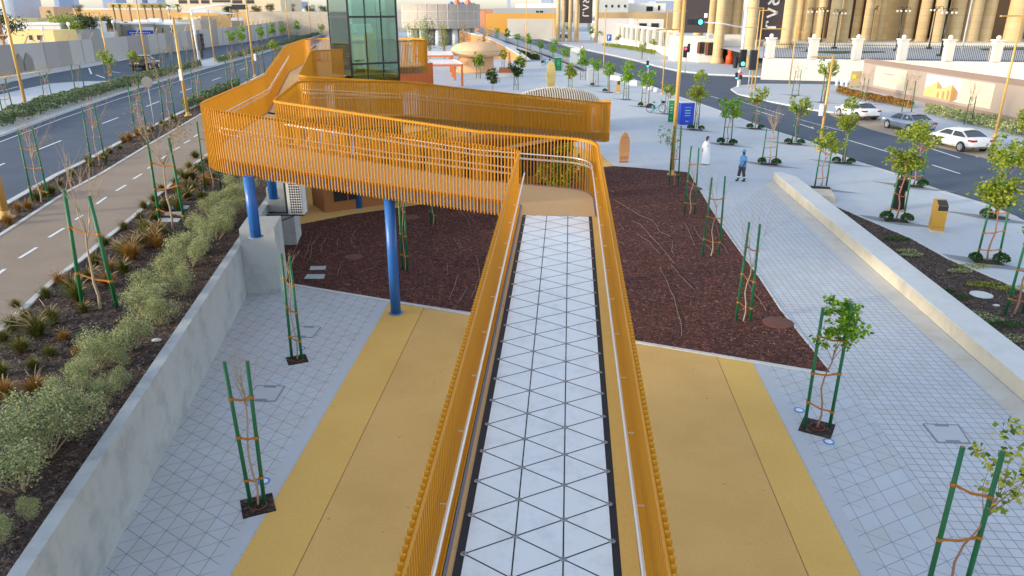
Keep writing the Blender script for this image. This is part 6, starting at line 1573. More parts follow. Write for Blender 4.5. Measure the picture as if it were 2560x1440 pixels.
b = MB(); q0, q1 = WY(1950, 0, 137), WY(2900, 0, 137); b.box(((q0.x + q1.x) / 2, 155, 28), (q1.x - q0.x, 34, 3.2)); b.build('entablature', M['cream'], o)
for k, (px, bp, tp) in enumerate([(1985, 100, 26), (2022, 128, 28), (2050, 116, 26), (2085, 121, 32), (2145, 100, 26), (2172, 110, 22), (2240, 127, 26), (2322, 122, 24), (2350, 140, 30)]):
    q = W(px, bp, wz); zt = zat(q.y, tp); l = thing('ornate_lamp', ['black ornate lamp post at the left end of the palace beside the dark banner', 'first black ornate lamp post in front of the palace columns from the left pillar', 'black ornate lamp post before the third palace column', 'black ornate lamp post over the middle of the lawn', 'black ornate lamp post between the dark window strips', 'black ornate lamp post right of the lawn at the palace steps', 'lone black ornate lamp post before the plain cream palace wall', 'left of two close black ornate lamp posts at the palace right part', 'right of two close black ornate lamp posts at the palace right part'][k], 'lamp post', q, 'black ornate lamp posts')
    b = MB(); b.tube([q, (q.x, q.y, q.z + .3)], .5, 10); b.tube([(q.x, q.y, q.z + .3), (q.x, q.y, zt)], [.14, .09], 8); b.build('post', M['dark'], l)
    for s in (-1, -.4, .4, 1):
        b = MB(); b.tube([(q.x, q.y, zt - .3), (q.x + s * .5, q.y - .2, zt + .55), (q.x + s * 1.0, q.y - .3, zt + .45), (q.x + s * 1.0, q.y - .3, zt + .1)], .05, 5); a = b.build('arm', M['dark'], l)
        b = MB(); b.ball((q.x + s * 1.0, q.y - .3, zt - .1), .2, n=8, m=5); b.build('globe', M['conc_warm'], a)
# gatehouse with four great columns and banners
o = thing('gatehouse', 'cream gatehouse with great round columns, dark openings and tall dark banners', 'building', W(1780, 165))
yy = 139
for px, wpx, bp in [(1688, 24, 142), (1740, 23, 150), (1792, 24, 158), (1868, 24, 168)]:
    q = W(px, bp); b = MB(); colm(b, q.x, q.y, 0, 24, wpx / F * q.y / 2); b.build('column', M['cream'], o)
for px, wpx in [(1778, 22), (1815, 20), (1836, 26)]:
    q = WY(px, 95, 152); b = MB(); colm(b, q.x, q.y, 3.5, 24, wpx / F * 152 / 2); b.build('column', M['cream'], o)
q0, q1 = WY(1700, 150, 145), WY(1745, 150, 145); zt = zat(145, 90)
b = MB(); b.box(((q0.x + q1.x) / 2 , 148, zt / 2), (q1.x - q0.x + 2, 6, zt)); q2, q3 = WY(1742, 150, 143), WY(1796, 150, 143); zt2 = zat(142, 97); b.box(((q2.x + q3.x) / 2, 145, zt2 / 2), (q3.x - q2.x, 6, zt2)); q4, q5 = WY(1796, 150, 144), WY(1890, 150, 144); b.box(((q4.x + q5.x) / 2, 148.5, zt / 2), (q5.x - q4.x, 7, zt + .4)); b.build('wall', M['ivory'], o)
for px0, px1, yt, yb in [(1744, 1760, 105, 134), (1765, 1781, 106, 138)]:
    a, e = WY(px0, yt, 141.9), WY(px1, yb, 141.9); b = MB(); b.box(((a.x + e.x) / 2, 141.95, (a.z + e.z) / 2), (e.x - a.x, .2, a.z - e.z)); w = b.build('window', M['window'], o)
    b = MB(); b.box((a.x + .25, 141.8, (a.z + e.z) / 2), (.4, .12, a.z - e.z)); b.build('shutter', M['rust'], w)
a, e = WY(1808, 124, 144.8), WY(1821, 160, 144.8); b = MB(); b.box(((a.x + e.x) / 2, 144.9, (a.z + e.z) / 2), (e.x - a.x, .3, a.z - e.z)); b.build('door', plain('dark_wood', rgb(60, 40, 30), .5), o)
b = MB(); b.bar((WY(1700, 100, 142).x, 148, 26), (WY(1900, 100, 142).x, 148, 26), 8, 3); b.build('entablature', M['cream'], o)
p = W(1823, 160); b = MB(); b.lathe([(.7, 0), (.7, 1.3), (.4, 1.6), (.5, 2.4)], (p.x, p.y, 0), 12); tag(b.build('barrier_post', plain('orange_plastic', rgb(230, 84, 30), .5), origin=p), 'orange barrier post in front of the dark gatehouse door', 'barrier')
p = WY(1775, 91, 143); b = MB(); b.box(p, (1.1, .5, 1.0)); o2 = tag(b.build('air_conditioner', M['conc_lt'], origin=p), 'small air conditioner on the gatehouse roof between two columns', 'air conditioner'); b = MB(); b.tube([p + Vector((0, -.26, 0)), p + Vector((0, -.30, 0))], .36, 14); b.build('fan', M['conc'], o2)
BAN = plain('charcoal_banner', rgb(76, 68, 70), .85, 0, .03); LET = plain('white_lettering', rgb(236, 232, 226), .7)
def banner(label, px0, px1, ytop, ybot, Y, text=True, top=None, tsc=1.0):
    a, e = WY(px0, ytop, Y), WY(px1, ybot, Y); z1 = top or a.z; cx = (a.x + e.x) / 2; w = e.x - a.x
    o = thing('banner', label, 'banner', (cx, Y, e.z), 'tall dark banners')
    b = MB(); b.box((cx, Y, (z1 + e.z) / 2), (w, .12, z1 - e.z)); b.build('cloth', BAN, o)
    if text:
        b = MB(); h = w * .40 * tsc; zc = e.z + w * .42; f = Y - .09; st = h * .2
        def stroke(P, z0, k):   # letters are turned so that their tops point right; x = height, z runs downwards along the word
            pts = [Vector((cx - h * .5 + w * .06 + p[1] * h, f, z0 - p[0] * k)) for p in P]
            for m, n_ in zip(pts, pts[1:]): b.bar(m, n_, .03, st)
        S_ = [(.95, .88), (.75, 1), (.3, 1), (.05, .8), (.15, .58), (.85, .42), (.95, .2), (.7, 0), (.25, 0), (.05, .12)]
        A2 = [(0, 0), (.5, 1), (1, 0)]; R_ = [(.05, 0), (.05, 1), (.7, 1), (.95, .8), (.9, .5), (.35, .42), (.95, 0)]; J_ = [(.75, 1), (.75, .2), (.5, 0), (.2, 0), (.05, .2)]
        k = h * .78; pitch = h * 1.12
        for i, g in enumerate((S_, A2, R_, A2, J_)): stroke(g, zc + pitch * (4.6 - i), k)
        b.build('lettering', LET, o)
    return o
banner('tall dark banner with white vertical lettering right of the white signal mast', 1898, 1951, 0, 99, 143, True, 22)
banner('tall dark banner behind the gate columns left of the hanging green signal', 1712, 1768, 0, 82, 146, False, 22)
banner('farther dark banner with white vertical lettering between the left group of tall columns', 1444, 1480, 0, 58, 240, True, 22)
banner('narrow dark banner half hidden behind the left group of tall columns', 1408, 1432, 0, 56, 243, False, 22)
o = thing('column_gate', 'left group of tall cream columns standing beside the dark banners', 'colonnade', WY(1440, 74, 235))
for px, wpx in [(1395, 9), (1408, 8), (1425, 9), (1441, 10), (1491, 9)]:
    q = WY(px, 74, 235); b = MB(); colm(b, q.x, q.y, 0, 26, wpx / F * 235 / 2); b.build('column', M['cream'], o)
b = MB(); q0, q1 = WY(1388, 0, 237), WY(1500, 0, 237); b.box(((q0.x + q1.x) / 2, 237, 27.5), (q1.x - q0.x, 5, 3)); b.build('entablature', M['cream'], o)
# white pillar fence running back to the gatehouse
o = thing('pillar_fence', 'white wall with a row of square pillars and dark grilles running toward the gatehouse', 'fence', W(1690, 145))
fa, fb = W(1688, 143), W(1480, 92); n = 18
b = MB(); b.bar(fa + UP * .8, fb + UP * .8, .5, 1.6); b.build('plinth', M['ivory'], o)
b = MB(); b.bar(fa + UP * 5.0, fb + UP * 5.0, .7, .5); b.build('cap', M['ivory'], o)
b = MB()
for k in range(n + 1):
    q = fa.lerp(fb, k / n); b = MB(); b.box((q.x, q.y, 3.2), (.95, .95, 3.4)); b.build('pillar', M['ivory'], o)
g2 = MB()
for k in range(90): q = fa.lerp(fb, k / 90); g2.box((q.x, q.y + .1, 3.0), (.08, .08, 2.8))
g2.build('grille', M['dark'], o)
def hoardY(px):
    P = [(-320, 62), (0, 86), (120, 101), (240, 117), (400, 142), (560, 172), (640, 190), (740, 245), (830, 300)]
    for (a, b), (c, d) in zip(P, P[1:]):
        if px <= c: return b + (d - b) * (px - a) / (c - a)
    return 300
def behind(px, Y): return max(Y, hoardY(px) + 11 + (Y - 100) * .45) if px < 830 and Y < 320 else Y
# ---------------------------------------------------------------- simple far buildings, each with its openings
def block(label, px0, px1, yb, yt, Y, depth, mat, wins=(), z0=None, name='building', cat='building', roof=None, group=None):
    Y = behind(px1, Y)
    a, e = WY(px0, yt, Y), WY(px1, yt, Y); z0 = z0 if z0 is not None else (ZL - .2 if px1 < 900 else -.2); cx = (a.x + e.x) / 2
    o = thing(name, label, cat, (cx, Y, max(z0, 0)), group)
    b = MB(); b.box((cx, Y + depth / 2, (z0 + a.z) / 2), (e.x - a.x, depth, a.z - z0)); b.build('wall', mat, o)
    for (wx0, wx1, wyb, wyt) in wins:
        c0, c1 = WY(wx0, wyt, Y), WY(wx1, wyb, Y); b = MB(); b.box(((c0.x + c1.x) / 2, Y - .02, (c0.z + c1.z) / 2), (c1.x - c0.x, .12, c0.z - c1.z)); w = b.build('window', M['window'], o)
        b = MB(); b.box(((c0.x + c1.x) / 2, Y - .1, c1.z - .06), (c1.x - c0.x + .2, .2, .12)); b.build('sill', M['conc_lt'], w)
    if roof:
        b = MB(); b.box((cx, Y + depth / 2, a.z + .16), ((e.x - a.x) * 1.02, depth * 1.04, .3)); b.build('roof', roof, o)
    return o
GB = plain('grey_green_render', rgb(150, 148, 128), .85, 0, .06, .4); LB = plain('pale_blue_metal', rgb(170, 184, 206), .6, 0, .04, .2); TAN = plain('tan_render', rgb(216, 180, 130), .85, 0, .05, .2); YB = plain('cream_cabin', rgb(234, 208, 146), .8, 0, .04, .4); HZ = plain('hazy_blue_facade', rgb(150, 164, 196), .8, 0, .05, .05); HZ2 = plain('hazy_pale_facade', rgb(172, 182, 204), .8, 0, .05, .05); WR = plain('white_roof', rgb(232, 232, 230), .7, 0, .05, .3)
# right background
block('white-roofed grey hall with two dark windows behind the yellow site fence', 1232, 1400, 35, 20, 330, 60, plain('grey_hall', rgb(176, 174, 170), .8, 0, .05, .1), [(1340, 1347, 32, 27), (1349, 1358, 32, 27)], roof=None)
block('long white roof block above the grey hall', 1290, 1392, 20, 8, 360, 50, WR)
block('orange-yellow site fence wall before the grey hall', 1213, 1398, 58, 34, 285, 1.5, plain('orange_yellow_boards', rgb(226, 164, 74), .8, 0, .06, .15), name='site_fence', cat='fence')
block('far white hoarding strip in front of the orange-yellow fence', 1268, 1386, 75, 47, 255, .8, plain('white_boards', rgb(214, 206, 194), .8, 0, .1, .3), name='site_fence', cat='fence')
block('pale grey building with three small windows behind the pillar fence', 1494, 1572, 30, 0, 330, 40, plain('pale_grey_wall', rgb(196, 196, 190), .8, 0, .04), [(1513, 1518, 19, 12), (1528, 1533, 19, 12), (1544, 1549, 19, 12), (1560, 1565, 19, 12)])
block('tan boundary wall behind the ivory gate of the pillar fence', 1490, 1700, 46, 31, 250, 1, TAN, name='site_wall', cat='wall')
block('white stepped villa left of the gate columns', 1572, 1665, 30, 8, 340, 30, M['ivory'], [(1616, 1632, 28, 16), (1645, 1650, 26, 14)])
block('ivory gateway building with two openings behind the pillar fence', 1582, 1660, 80, 48, 215, 6, M['ivory'], [(1598, 1616, 76, 58), (1628, 1646, 76, 58)])
block('pale panel wall left of the ivory gateway', 1498, 1586, 74, 46, 222, 1, plain('pale_panels', rgb(214, 208, 204), .8, 0, .06, .2), name='site_wall', cat='wall')
# drum building
c = WY(1092, 60, 205); c.z = 0; c.y += 12; o = thing('drum_building', 'round pale perforated drum building on pillars behind the lift tower', 'building', c)
R_ = 97 / F * 205; z0_, z1_ = zat(205, 72), zat(205, 10)
nd = NT('perforated_panel'); p_ = nd.obj(); v = nd.n('ShaderNodeTexVoronoi'); v.inputs['Scale'].default_value = 3.2; nd.l(p_, v.inputs['Vector'])
nd.color(nd.ramp(v.outputs['Distance'], [(.12, rgb(140, 128, 118)), (.3, rgb(182, 168, 154))])); nd.b.inputs['Roughness'].default_value = .8
b = MB(); b.lathe([(R_, z0_), (R_, z1_), (R_ - .5, z1_), (R_ - .5, z1_ - 1)], c, 64, cap=False); b.lathe([(R_, z0_), (.1, z0_)], c, 64, cap=False); b.build('drum', nd.m, o)
b = MB()
for k in range(24): a = k * math.pi / 12; d = Vector((math.cos(a), math.sin(a), 0)) * (R_ + .03); b.bar(c + d + UP * z0_, c + d + UP * z1_, .12, .12)
for z in (z0_ + (z1_ - z0_) * .33, z0_ + (z1_ - z0_) * .7): b.tube([c + Vector((math.cos(a * .1) * (R_ + .02), math.sin(a * .1) * (R_ + .02), z)) for a in range(63)], .08, 4)
b.build('panel_joints', M['conc_lt'], o)
for a in range(0, 360, 30):
    d = Vector((math.cos(math.radians(a)), math.sin(math.radians(a)), 0)) * (R_ * .8); b = MB(); b.lathe([(.9, 0), (.75, z0_)], c + d, 12); b.build('pillar', M['conc_lt'], o)
b = MB(); b.lathe([(R_ * .55, 0), (R_ * .55, z0_)], c, 32); b.build('core', plain('grey_core', rgb(150, 150, 152), .7), o)
for k, (px, bp, tp, kk, lab) in enumerate([(1032, 108, 45, 'olive', 'tall thin pale tree nearest the lift tower before the drum building'), (1062, 112, 32, 'fresh', 'tallest feathery tree before the drum building'), (1074, 108, 34, 'dark', 'dark green feathery tree before the drum building'), (1110, 112, 40, 'yellow', 'yellowish feathery tree before the drum building'), (1163, 118, 48, 'dry', 'dry feathery tree at the right of the drum building'), (1203, 108, 60, 'dry', 'dry feathery tree before the rising orange wall')]):
    p = WY(px, bp, 150); p.z = 0; h = zat(150, tp); o = thing('feathery_tree', lab, 'tree', p, 'feathery trees before the drum building'); s = MB(); lf = MB()
    for _ in range(7):
        a = ru(0, 6.28); t = p + Vector((math.cos(a) * .9, math.sin(a) * .9, h * ru(.75, 1.0))); s.tube([p, p.lerp(t, .5) + Vector((0, 0, .3)), t], [.07, .05, .02], 5)
        for _ in range(80): f = ru(.3, 1); q = p.lerp(t, f); lf.leaf(q + Vector((random.gauss(0, .4), random.gauss(0, .4), random.gauss(0, .3))), ru(.2, .38), 0, .9, .4)
    s.build('trunk', M['twig'], o); lf.build('crown', LEAF[kk if kk != 'dry' else 'dry'], o)
# blue and orange peaked roof and bits of colour on the horizon
p = WY(1150, 12, 420); o = thing('peaked_roof', 'blue and orange peaked roof rising over the drum building', 'building', (p.x, 420, 0)); b = MB()
for k in range(5):
    q = WY(1128 + k * 14, 8, 420); hgt = zat(420, (2, -6, 4, -4, 6)[k]); b.lathe([(3.4, 9), (2.2, (9 + hgt) / 2), (.05, hgt)], (q.x, 420, 0), 4, k % 2, False)
b.build('roof', [plain('roof_blue', rgb(86, 130, 204), .7), plain('roof_orange', rgb(222, 128, 96), .7)], o); b = MB(); b.box((WY(1155, 0, 420).x, 422, 4.6), (14, 6, 9)); b.build('wall', HZ2, o)
block('terracotta low building on the far horizon right of the drum building', 1200, 1235, 30, 22, 400, 20, plain('far_terracotta', rgb(196, 140, 116), .8))
block('small orange and white kiosk at the far end of the right road', 1178, 1212, 50, 28, 330, 8, plain('orange_far', rgb(226, 150, 110), .8))
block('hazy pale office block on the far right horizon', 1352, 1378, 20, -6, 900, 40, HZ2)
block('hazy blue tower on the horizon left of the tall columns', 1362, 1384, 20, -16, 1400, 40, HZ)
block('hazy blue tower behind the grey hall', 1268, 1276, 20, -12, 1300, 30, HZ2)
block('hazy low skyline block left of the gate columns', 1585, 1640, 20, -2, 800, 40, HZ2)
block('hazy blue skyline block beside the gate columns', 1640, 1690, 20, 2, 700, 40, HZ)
# ---------------------------------------------------------------- left background
# hoarding wall along the far carriageway
o = thing('hoarding', 'long grey printed site hoarding wall along the far left road', 'hoarding', L(350, 132))
HB = [(-320, 252, 168), (0, 192, 114), (120, 174, 106), (240, 154, 98), (400, 134, 84), (560, 113, 70), (640, 102, 62), (740, 80, 48), (830, 62, 34)]
hmats = [plain('hoarding_grey', rgb(158, 152, 148), .85, 0, .06, .3), plain('hoarding_light', rgb(182, 178, 174), .85, 0, .08, .3), plain('hoarding_lilac', rgb(166, 156, 156), .85, 0, .06, .3)]
ARM = plain('arm_tan', rgb(196, 160, 116), .7); b = MB(); art = MB(); post = MB(); pk = 0
for (x0, y0, t0), (x1, y1, t1) in zip(HB, HB[1:]):
    a, e = L(x0, y0), L(x1, y1); h0, h1 = zat(a.y, t0), zat(e.y, t1); n = max(2, int((e - a).length / 3.2)); d = (e - a).normalized(); nn = Vector((-d.y, d.x, 0))
    if nn.x < 0: nn = -nn
    for k in range(n):
        p, q = a.lerp(e, k / n), a.lerp(e, (k + 1) / n); hp_, hq_ = h0 + (h1 - h0) * k / n, h0 + (h1 - h0) * (k + 1) / n
        b.add([p, q, (q.x, q.y, hq_), (p.x, p.y, hp_), p - nn * .2, q - nn * .2, Vector((q.x, q.y, hq_)) - nn * .2, Vector((p.x, p.y, hp_)) - nn * .2], [(0, 1, 2, 3), (5, 4, 7, 6), (3, 2, 6, 7)], (0, 1, 1, 2, 0, 1, 1)[pk % 7]); pk += 1
        if k % 2 == 0:
            g = Vector((p.x, p.y, hp_)) - nn * .25; am = MB(); am.bar(g, g + d * 1.0 + UP * .85, .16, .10); am.build('wire_arm', ARM, o)
        if k % 3 == 0: post.bar(p + nn * .03 + UP * .1, Vector((p.x, p.y, hp_)) + nn * .03, .05, .05)
b.build('panels', hmats, o); post.build('panel_joints', hmats[0], o)
A_, B_ = L(42, 186), L(88, 179); d = (B_ - A_).normalized(); nn = Vector((d.y, -d.x, 0))
for s_, P in ((0, [(0, 0), (.05, .45), (.3, 1.0), (.45, .7), (.45, 0)]), (.5, [(0, 0), (.0, .5), (.25, 1.0), (.5, .6), (.5, 0)])):
    V = [A_.lerp(B_, s_ + x) + nn * .04 + UP * (.25 + 2.2 * z) for x, z in P]; art.add(V, [tuple(range(len(V)))])
art.build('print', plain('hoarding_print', rgb(140, 134, 128), .85), o)
# water tank
c = WY(56, 45, 190); o = thing('water_tank', 'huge pale blue-grey cylindrical tank at the upper left', 'tank', (c.x, c.y, ZL)); b = MB(); R_ = 44 / F * 190; b.lathe([(R_, 0), (R_, 16), (R_ * .98, 16.2), (.1, 17.5)], (c.x, c.y, 0), 48); b.build('shell', plain('tank_metal', rgb(166, 180, 204), .6, 0, .05, .3), o)
b = MB(); b.lathe([(R_ + .08, 12.5), (R_ + .08, 12.9)], (c.x, c.y, 0), 48, cap=False); b.lathe([(R_ + .08, 9.0), (R_ + .08, 9.1)], (c.x, c.y, 0), 48, cap=False); b.build('ring', M['conc'], o)
b = MB()
for k in range(10): b.bar((c.x + R_ * .3, c.y - R_ - .2, 2 + k * 1.2), (c.x + R_ * .34, c.y - R_ * .98, 2 + k * 1.2), .6, .08)
b.build('ladder', M['conc'], o)
block('cream site cabin with dark windows behind the left hoarding', 20, 132, 112, 76, 100, 6, YB, [(72, 82, 100, 88), (92, 104, 100, 88)], roof=None, name='site_cabin', cat='cabin')
block('grey site cabin right of the cream one behind the hoarding', 132, 200, 106, 74, 102, 6, plain('grey_cabin', rgb(150, 152, 152), .8, 0, .06), [(158, 168, 98, 84), (172, 182, 98, 88)], name='site_cabin', cat='cabin')
block('long white-roofed shed behind the cream cabin', 10, 150, 76, 62, 116, 14, M['conc_lt'], [], roof=WR, name='shed', cat='shed')
block('grey-green concrete building with small square openings under the tank', 34, 140, 62, 46, 135, 14, GB, [(43, 48, 61, 57), (61, 66, 60, 56)])
block('yellow cube building beside the dark tree under the tank', 14, 38, 66, 46, 128, 6, YB)
block('low white shed among trees behind the hoarding', 172, 225, 98, 83, 106, 8, M['conc_lt'], [(180, 188, 96, 90)], name='shed', cat='shed')
block('long grey shed with pale roof right of the trees', 232, 330, 80, 61, 128, 14, plain('grey_shed', rgb(150, 146, 138), .8, 0, .06), [(310, 320, 62, 55)], roof=WR, name='shed', cat='shed')
block('grey cabin with doorway right of the blue banner', 376, 434, 92, 62, 112, 9, plain('grey_green_cabin', rgb(176, 174, 158), .8, 0, .06), [(405, 410, 88, 70), (425, 432, 80, 70)], roof=WR, name='site_cabin', cat='cabin')
o = block('blue site banner board with blurred white lines beside the grey cabin', 318, 381, 92, 76, 108, .4, plain('banner_blue', rgb(22, 70, 180), .6, 0, .04), [], z0=4.4, name='banner_board', cat='banner')
b = MB()
for k, (x0, x1) in enumerate(((323, 376), (328, 372))):
    YY = behind(381, 108) - .3; a, e = WY(x0, 82 + k * 5, YY), WY(x1, 82 + k * 5, YY)
    for j in range(11):
        q = a.lerp(e, (j + .5) / 11); b.box(q, ((e.x - a.x) / 11 * ru(.5, .85), .03, .12))
b.build('line_marks', M['white'], o); b = MB()
for x in (322, 377): q = WY(x, 85, behind(381, 108) + .5); b.bar((q.x, q.y + .3, ZL), (q.x, q.y + .3, q.z + .5), .12, .12)
b.build('post', M['conc'], o)
block('white panel board behind the blue banner', 315, 380, 82, 68, 112, .5, M['conc_lt'], [], name='panel_board', cat='board')
block('grey long wall of cabins right of the white canopy', 434, 500, 80, 50, 124, 10, plain('cabin_row', rgb(168, 160, 148), .8, 0, .08, .3), [(440, 446, 78, 66), (470, 478, 76, 66)], roof=None)
for k, (px0, px1, yt, yb) in enumerate([(258, 290, 49, 58), (333, 368, 49, 58), (370, 398, 46, 54), (410, 438, 49, 58), (492, 530, 46, 54), (578, 603, 44, 52)]):
    YU = behind(px1, 138); a = WY(px0, yb, YU); e = WY(px1, yb, YU); zt = zat(YU, yt); o = thing('rooftop_unit', ['leftmost white curved rooftop unit behind the hoarding', 'white curved rooftop unit above the blue banner', 'white curved rooftop unit right of the one above the blue banner', 'white curved rooftop unit above the grey cabin doorway', 'white curved rooftop unit beside the white canopy', 'rightmost white curved rooftop unit under the window-banded building'][k], 'rooftop unit', (a.x, YU, a.z), 'white rooftop units')
    b = MB(); n = 8; V = []
    for x in (a.x, e.x):
        for j in range(n + 1): t = math.pi * j / n; V.append(Vector((x, YU + .8 - math.cos(t) * .9, a.z + math.sin(t) * (zt - a.z))))
    b.add(V, [(j, j + 1, n + 2 + j, n + 1 + j) for j in range(n)] + [tuple(range(n + 1)), tuple(range(n + 1, 2 * n + 2))]); b.build('cover', M['white'], o); b = MB(); b.box(((a.x + e.x) / 2, YU + .8, (a.z + ZL) / 2), (e.x - a.x, 1.6, a.z - ZL)); b.build('base', plain('unit_base', rgb(160, 152, 140), .8), o)
YC = behind(566, 128); q = WY(503, 22, YC); e0_, e1_ = WY(438, 35, YC), WY(566, 35, YC); o = thing('canopy', 'white tensile canopy with a pointed top beside the signal mast arm', 'canopy', (q.x, YC, ZL))
b = MB(); V = [e0_ + Vector((0, -5, 0)), e1_ + Vector((0, -5, 0)), e1_ + Vector((0, 8, 0)), e0_ + Vector((0, 8, 0)), Vector((q.x, YC + 2, q.z))]; b.add(V, [(0, 1, 4), (1, 2, 4), (2, 3, 4), (3, 0, 4)]); b.build('membrane', M['white'], o); b = MB()
for v_ in V[:4]: b.bar((v_.x, v_.y, ZL), v_, .2, .2)
b.bar(V[0], V[1], .2, .7); b.build('frame', M['lamp'], o)
block('tan perimeter wall with a white top behind the palms', 105, 445, 45, 24, 210, 2, TAN, roof=WR, name='site_wall', cat='wall')
block('tan block on the left skyline', 268, 350, 24, 8, 260, 20, TAN)
block('brown low block right of the tank', 97, 132, 38, 17, 180, 8, plain('brown_pink_block', rgb(196, 160, 128), .8), [(118, 126, 34, 26)])
block('large pale building with bands of dark windows on the left skyline', 440, 700, 33, -8, 250, 30, plain('pale_sand_facade', rgb(226, 206, 176), .8, 0, .04, .1), [(446, 468, 9, 0), (474, 497, 9, 0), (502, 524, 9, 0), (530, 576, 6, 0), (580, 606, 9, 0), (612, 636, 9, 0), (560, 620, 24, 18)])
block('tan lower wall under the window-banded building', 500, 690, 60, 28, 225, 6, TAN, [], roof=None, name='site_wall', cat='wall')
block('white shed with a cream annex below the window-banded building', 652, 674, 42, 35, 190, 8, M['conc_lt'], [], name='shed', cat='shed')
block('cream annex shed below the window-banded building', 674, 712, 50, 38, 184, 8, YB, [(700, 703, 45, 42)], name='shed', cat='shed')
block('white shed left of the lift tower on the skyline', 737, 775, 32, 22, 300, 12, WR, [], name='shed', cat='shed')
block('pale sandy bank behind the far hoarding', 620, 830, 50, 30, 240, 30, M['sand'], name='sand_bank', cat='bank')
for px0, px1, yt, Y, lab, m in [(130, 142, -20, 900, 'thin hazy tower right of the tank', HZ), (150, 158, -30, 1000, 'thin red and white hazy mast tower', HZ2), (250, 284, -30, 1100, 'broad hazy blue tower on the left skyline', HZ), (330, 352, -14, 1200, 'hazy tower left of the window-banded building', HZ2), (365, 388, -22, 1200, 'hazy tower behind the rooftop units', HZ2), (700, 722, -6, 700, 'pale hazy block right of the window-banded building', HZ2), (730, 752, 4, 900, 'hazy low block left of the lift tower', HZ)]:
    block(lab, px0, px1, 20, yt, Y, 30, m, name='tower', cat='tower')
# far trees: broad crowns
def far_tree(label, px, bp, tp, Y, rad_px, leaf, gnd=ZL, name='far_tree'):
    Y = behind(px + rad_px * .6, Y); q = WY(px, bp, Y); q.z = gnd; zt = zat(Y, tp); R_ = rad_px / F * Y; o = thing(name, label, 'tree', q, 'trees behind the left hoarding' if px < 700 else None); s = MB(); s.tube([q, q + UP * (zt - gnd) * .5, (q.x + R_ * .1, q.y, zt - R_ * .5)], [.22, .16, .06], 6)
    lf = MB(); cs = []
    for _ in range(16): cs.append(Vector((q.x + ru(-1, 1) * R_ * .75, q.y + ru(-1, 1) * R_ * .7, zt - R_ * ru(.25, 1.3))))
    for c_ in cs:
        s.tube([q + UP * (zt - gnd) * .45, c_], [.08, .03], 4, cap=False)
        for _ in range(110): lf.leaf(c_ + Vector((random.gauss(0, 1), random.gauss(0, 1), random.gauss(0, .75))) * R_ * .2, R_ * ru(.07, .13), 0, .8, .7)
    s.build('trunk', M['trunk'], o); lf.build('crown', LEAF[leaf], o)
far_tree('dark broad tree at the left frame edge in front of the tank', 8, 100, 8, 100, 44, 'dark')
far_tree('golden-green broad tree behind the white shed', 165, 80, 24, 108, 42, 'olive'); far_tree('darker rounded tree right of the golden-green one', 207, 80, 32, 104, 32, 'dark'); far_tree('green rounded bush tree behind the grey shed', 262, 70, 38, 140, 22, 'dark')
far_tree('pale tree crown against the white perimeter roof', 203, 50, 10, 190, 12, 'dry'); far_tree('dark tree under the window-banded building', 578, 40, 10, 200, 18, 'dark'); far_tree('dark tree at the foot of the window-banded building', 642, 40, 12, 210, 13, 'dark'); far_tree('dark tree right of the window-banded building', 678, 34, 8, 215, 12, 'dark'); far_tree('bare pinkish tree on the skyline', 728, 40, 8, 240, 12, 'dry'); far_tree('dark green tree left of the lift tower on the skyline', 778, 35, 10, 240, 14, 'dark'); far_tree('dark green tree nearest the lift tower on the skyline', 808, 35, 13, 235, 13, 'dark')
for k, px in enumerate([288, 304, 328, 366, 385, 405, 425, 448]):
    q = WY(px, 45, 205); q.z = ZL; zt = zat(205, 16); o = thing('palm_tree', ['palm at the left end of the row before the tan wall', 'second palm from the left before the tan wall', 'third palm from the left before the tan wall', 'palm left of the middle before the tan wall', 'palm right of the middle before the tan wall', 'third palm from the right before the tan wall', 'second palm from the right before the tan wall', 'palm at the right end of the row before the tan wall'][k], 'palm', q, 'palms before the tan wall'); b = MB(); b.tube([q, (q.x, q.y, zt)], [.28, .2], 7); b.build('trunk', M['trunk'], o); b = MB()
    for j in range(16):
        a = j * .393 + ru(-.1, .1); l = ru(1.3, 1.9); d = Vector((math.cos(a), math.sin(a), 0)); sd = Vector((-d.y, d.x, 0)); e_ = ru(.1, 1.0); P = [Vector((q.x, q.y, zt)) + d * l * t + UP * (e_ * math.sin(t * 2.2) - .9 * t * t) for t in (0, .35, .7, 1)]; V = []
        for i, r_ in enumerate(P): V += [r_ - sd * .22 * (1 - i / 3.2), r_ + sd * .22 * (1 - i / 3.2)]
        b.add(V, [(2 * i, 2 * i + 1, 2 * i + 3, 2 * i + 2) for i in range(3)])
    b.build('fronds', LEAF['olive'], o)
for k, (px, yt, yb) in enumerate([(105, 72, 92), (171, 60, 74), (282, 55, 80), (420, 20, 70)]):
    q = WY(px, yt, behind(px, 100)); o = thing('floodlight', ['small white round floodlight above the cream cabin', 'white floodlight pair left of the trees', 'white floodlight on a post above the hoarding by the grey shed', 'thin white floodlight mast left of the canopy'][k], 'floodlight', (q.x, q.y, ZL), 'site floodlights'); b = MB(); b.tube([(q.x, q.y, ZL), q], .07, 6); b.build('post', M['conc_lt'], o); b = MB(); b.ball(q, .28, sc=(1, .7, 1.1)); b.build('lamp', M['white'], o)
# ---------------------------------------------------------------- light, sky, camera
SUN_EL, SUN_AZ = 12.0, 249.0       # azimuth clockwise from +Y: low sun behind the camera, to the left
az, el = math.radians(SUN_AZ), math.radians(SUN_EL)
to_sun = Vector((math.sin(az) * math.cos(el), math.cos(az) * math.cos(el), math.sin(el)))
sd = bpy.data.lights.new('sun', 'SUN'); sd.energy = 1.3; sd.angle = math.radians(5); sd.color = (1, .84, .60)
so = bpy.data.objects.new('sun', sd); COL.objects.link(so); so.rotation_euler = (-to_sun).to_track_quat('-Z', 'Y').to_euler(); so.location = (0, -20, 40)
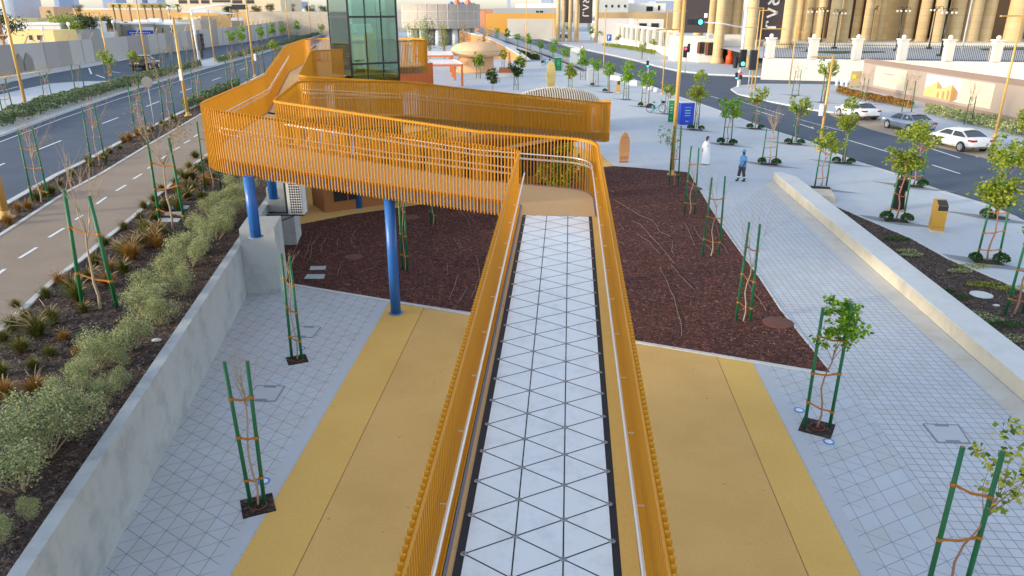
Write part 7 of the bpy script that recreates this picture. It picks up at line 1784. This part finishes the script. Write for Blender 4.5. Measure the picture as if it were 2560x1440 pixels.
# unseen block added behind the viewpoint so that its shadow lies over the near end of the ramp and the sunken path
pv = Vector((-to_sun.y, to_sun.x, 0)).normalized(); tv = Vector((to_sun.x, to_sun.y, 0)).normalized()
bc = tv * 55 + pv * 9
shade_ob = thing('shade_block', 'plain pale unseen block added behind the viewpoint to shade the near ramp', 'building', (bc.x, bc.y, 0))
b = MB(); b.box((bc.x, bc.y, 12.5), (48, 16, 25), pv); b.build('wall', M['ivory'], shade_ob)
b = MB(); b.box((bc.x, bc.y, 25.4), (49, 17, .8), pv); b.build('roof', M['conc_lt'], shade_ob)
for k in range(14):
    for fl_ in range(6):
        q = bc - tv * 8.02 + pv * (-21.5 + k * 3.3); b = MB(); b.box((q.x, q.y, 3 + fl_ * 3.8), (1.6, .2, 1.9), pv); b.build('window', M['window'], shade_ob)
w = bpy.data.worlds.new('World'); SC.world = w; w.use_nodes = True
nt = w.node_tree; sky = nt.nodes.new('ShaderNodeTexSky'); sky.sky_type = 'NISHITA'; sky.sun_disc = False
sky.sun_elevation = el; sky.sun_rotation = az; sky.air_density = 1.0; sky.dust_density = .8; sky.ozone_density = 2.5; sky.altitude = 0
bgn = nt.nodes['Background']; bgn.inputs['Strength'].default_value = .15; hs = nt.nodes.new('ShaderNodeHueSaturation'); hs.inputs['Saturation'].default_value = .5; nt.links.new(sky.outputs[0], hs.inputs['Color']); nt.links.new(hs.outputs[0], bgn.inputs['Color'])
cd = bpy.data.cameras.new('camera'); cam = bpy.data.objects.new('camera', cd); COL.objects.link(cam)
cd.sensor_fit = 'HORIZONTAL'; cd.sensor_width = 36; cd.lens = 36 * F / 2560; cd.clip_start = .1; cd.clip_end = 9000
cam.location = (0, 0, H); cam.rotation_euler = (math.pi / 2 - PITCH, 0, 0)
SC.camera = cam
SC.view_settings.view_transform = 'Standard'; SC.view_settings.look = 'None'; SC.view_settings.gamma = 1; SC.view_settings.exposure = 1.5
SC.cycles.max_bounces = 6; SC.cycles.transparent_max_bounces = 12
SC.cycles.use_denoising = True
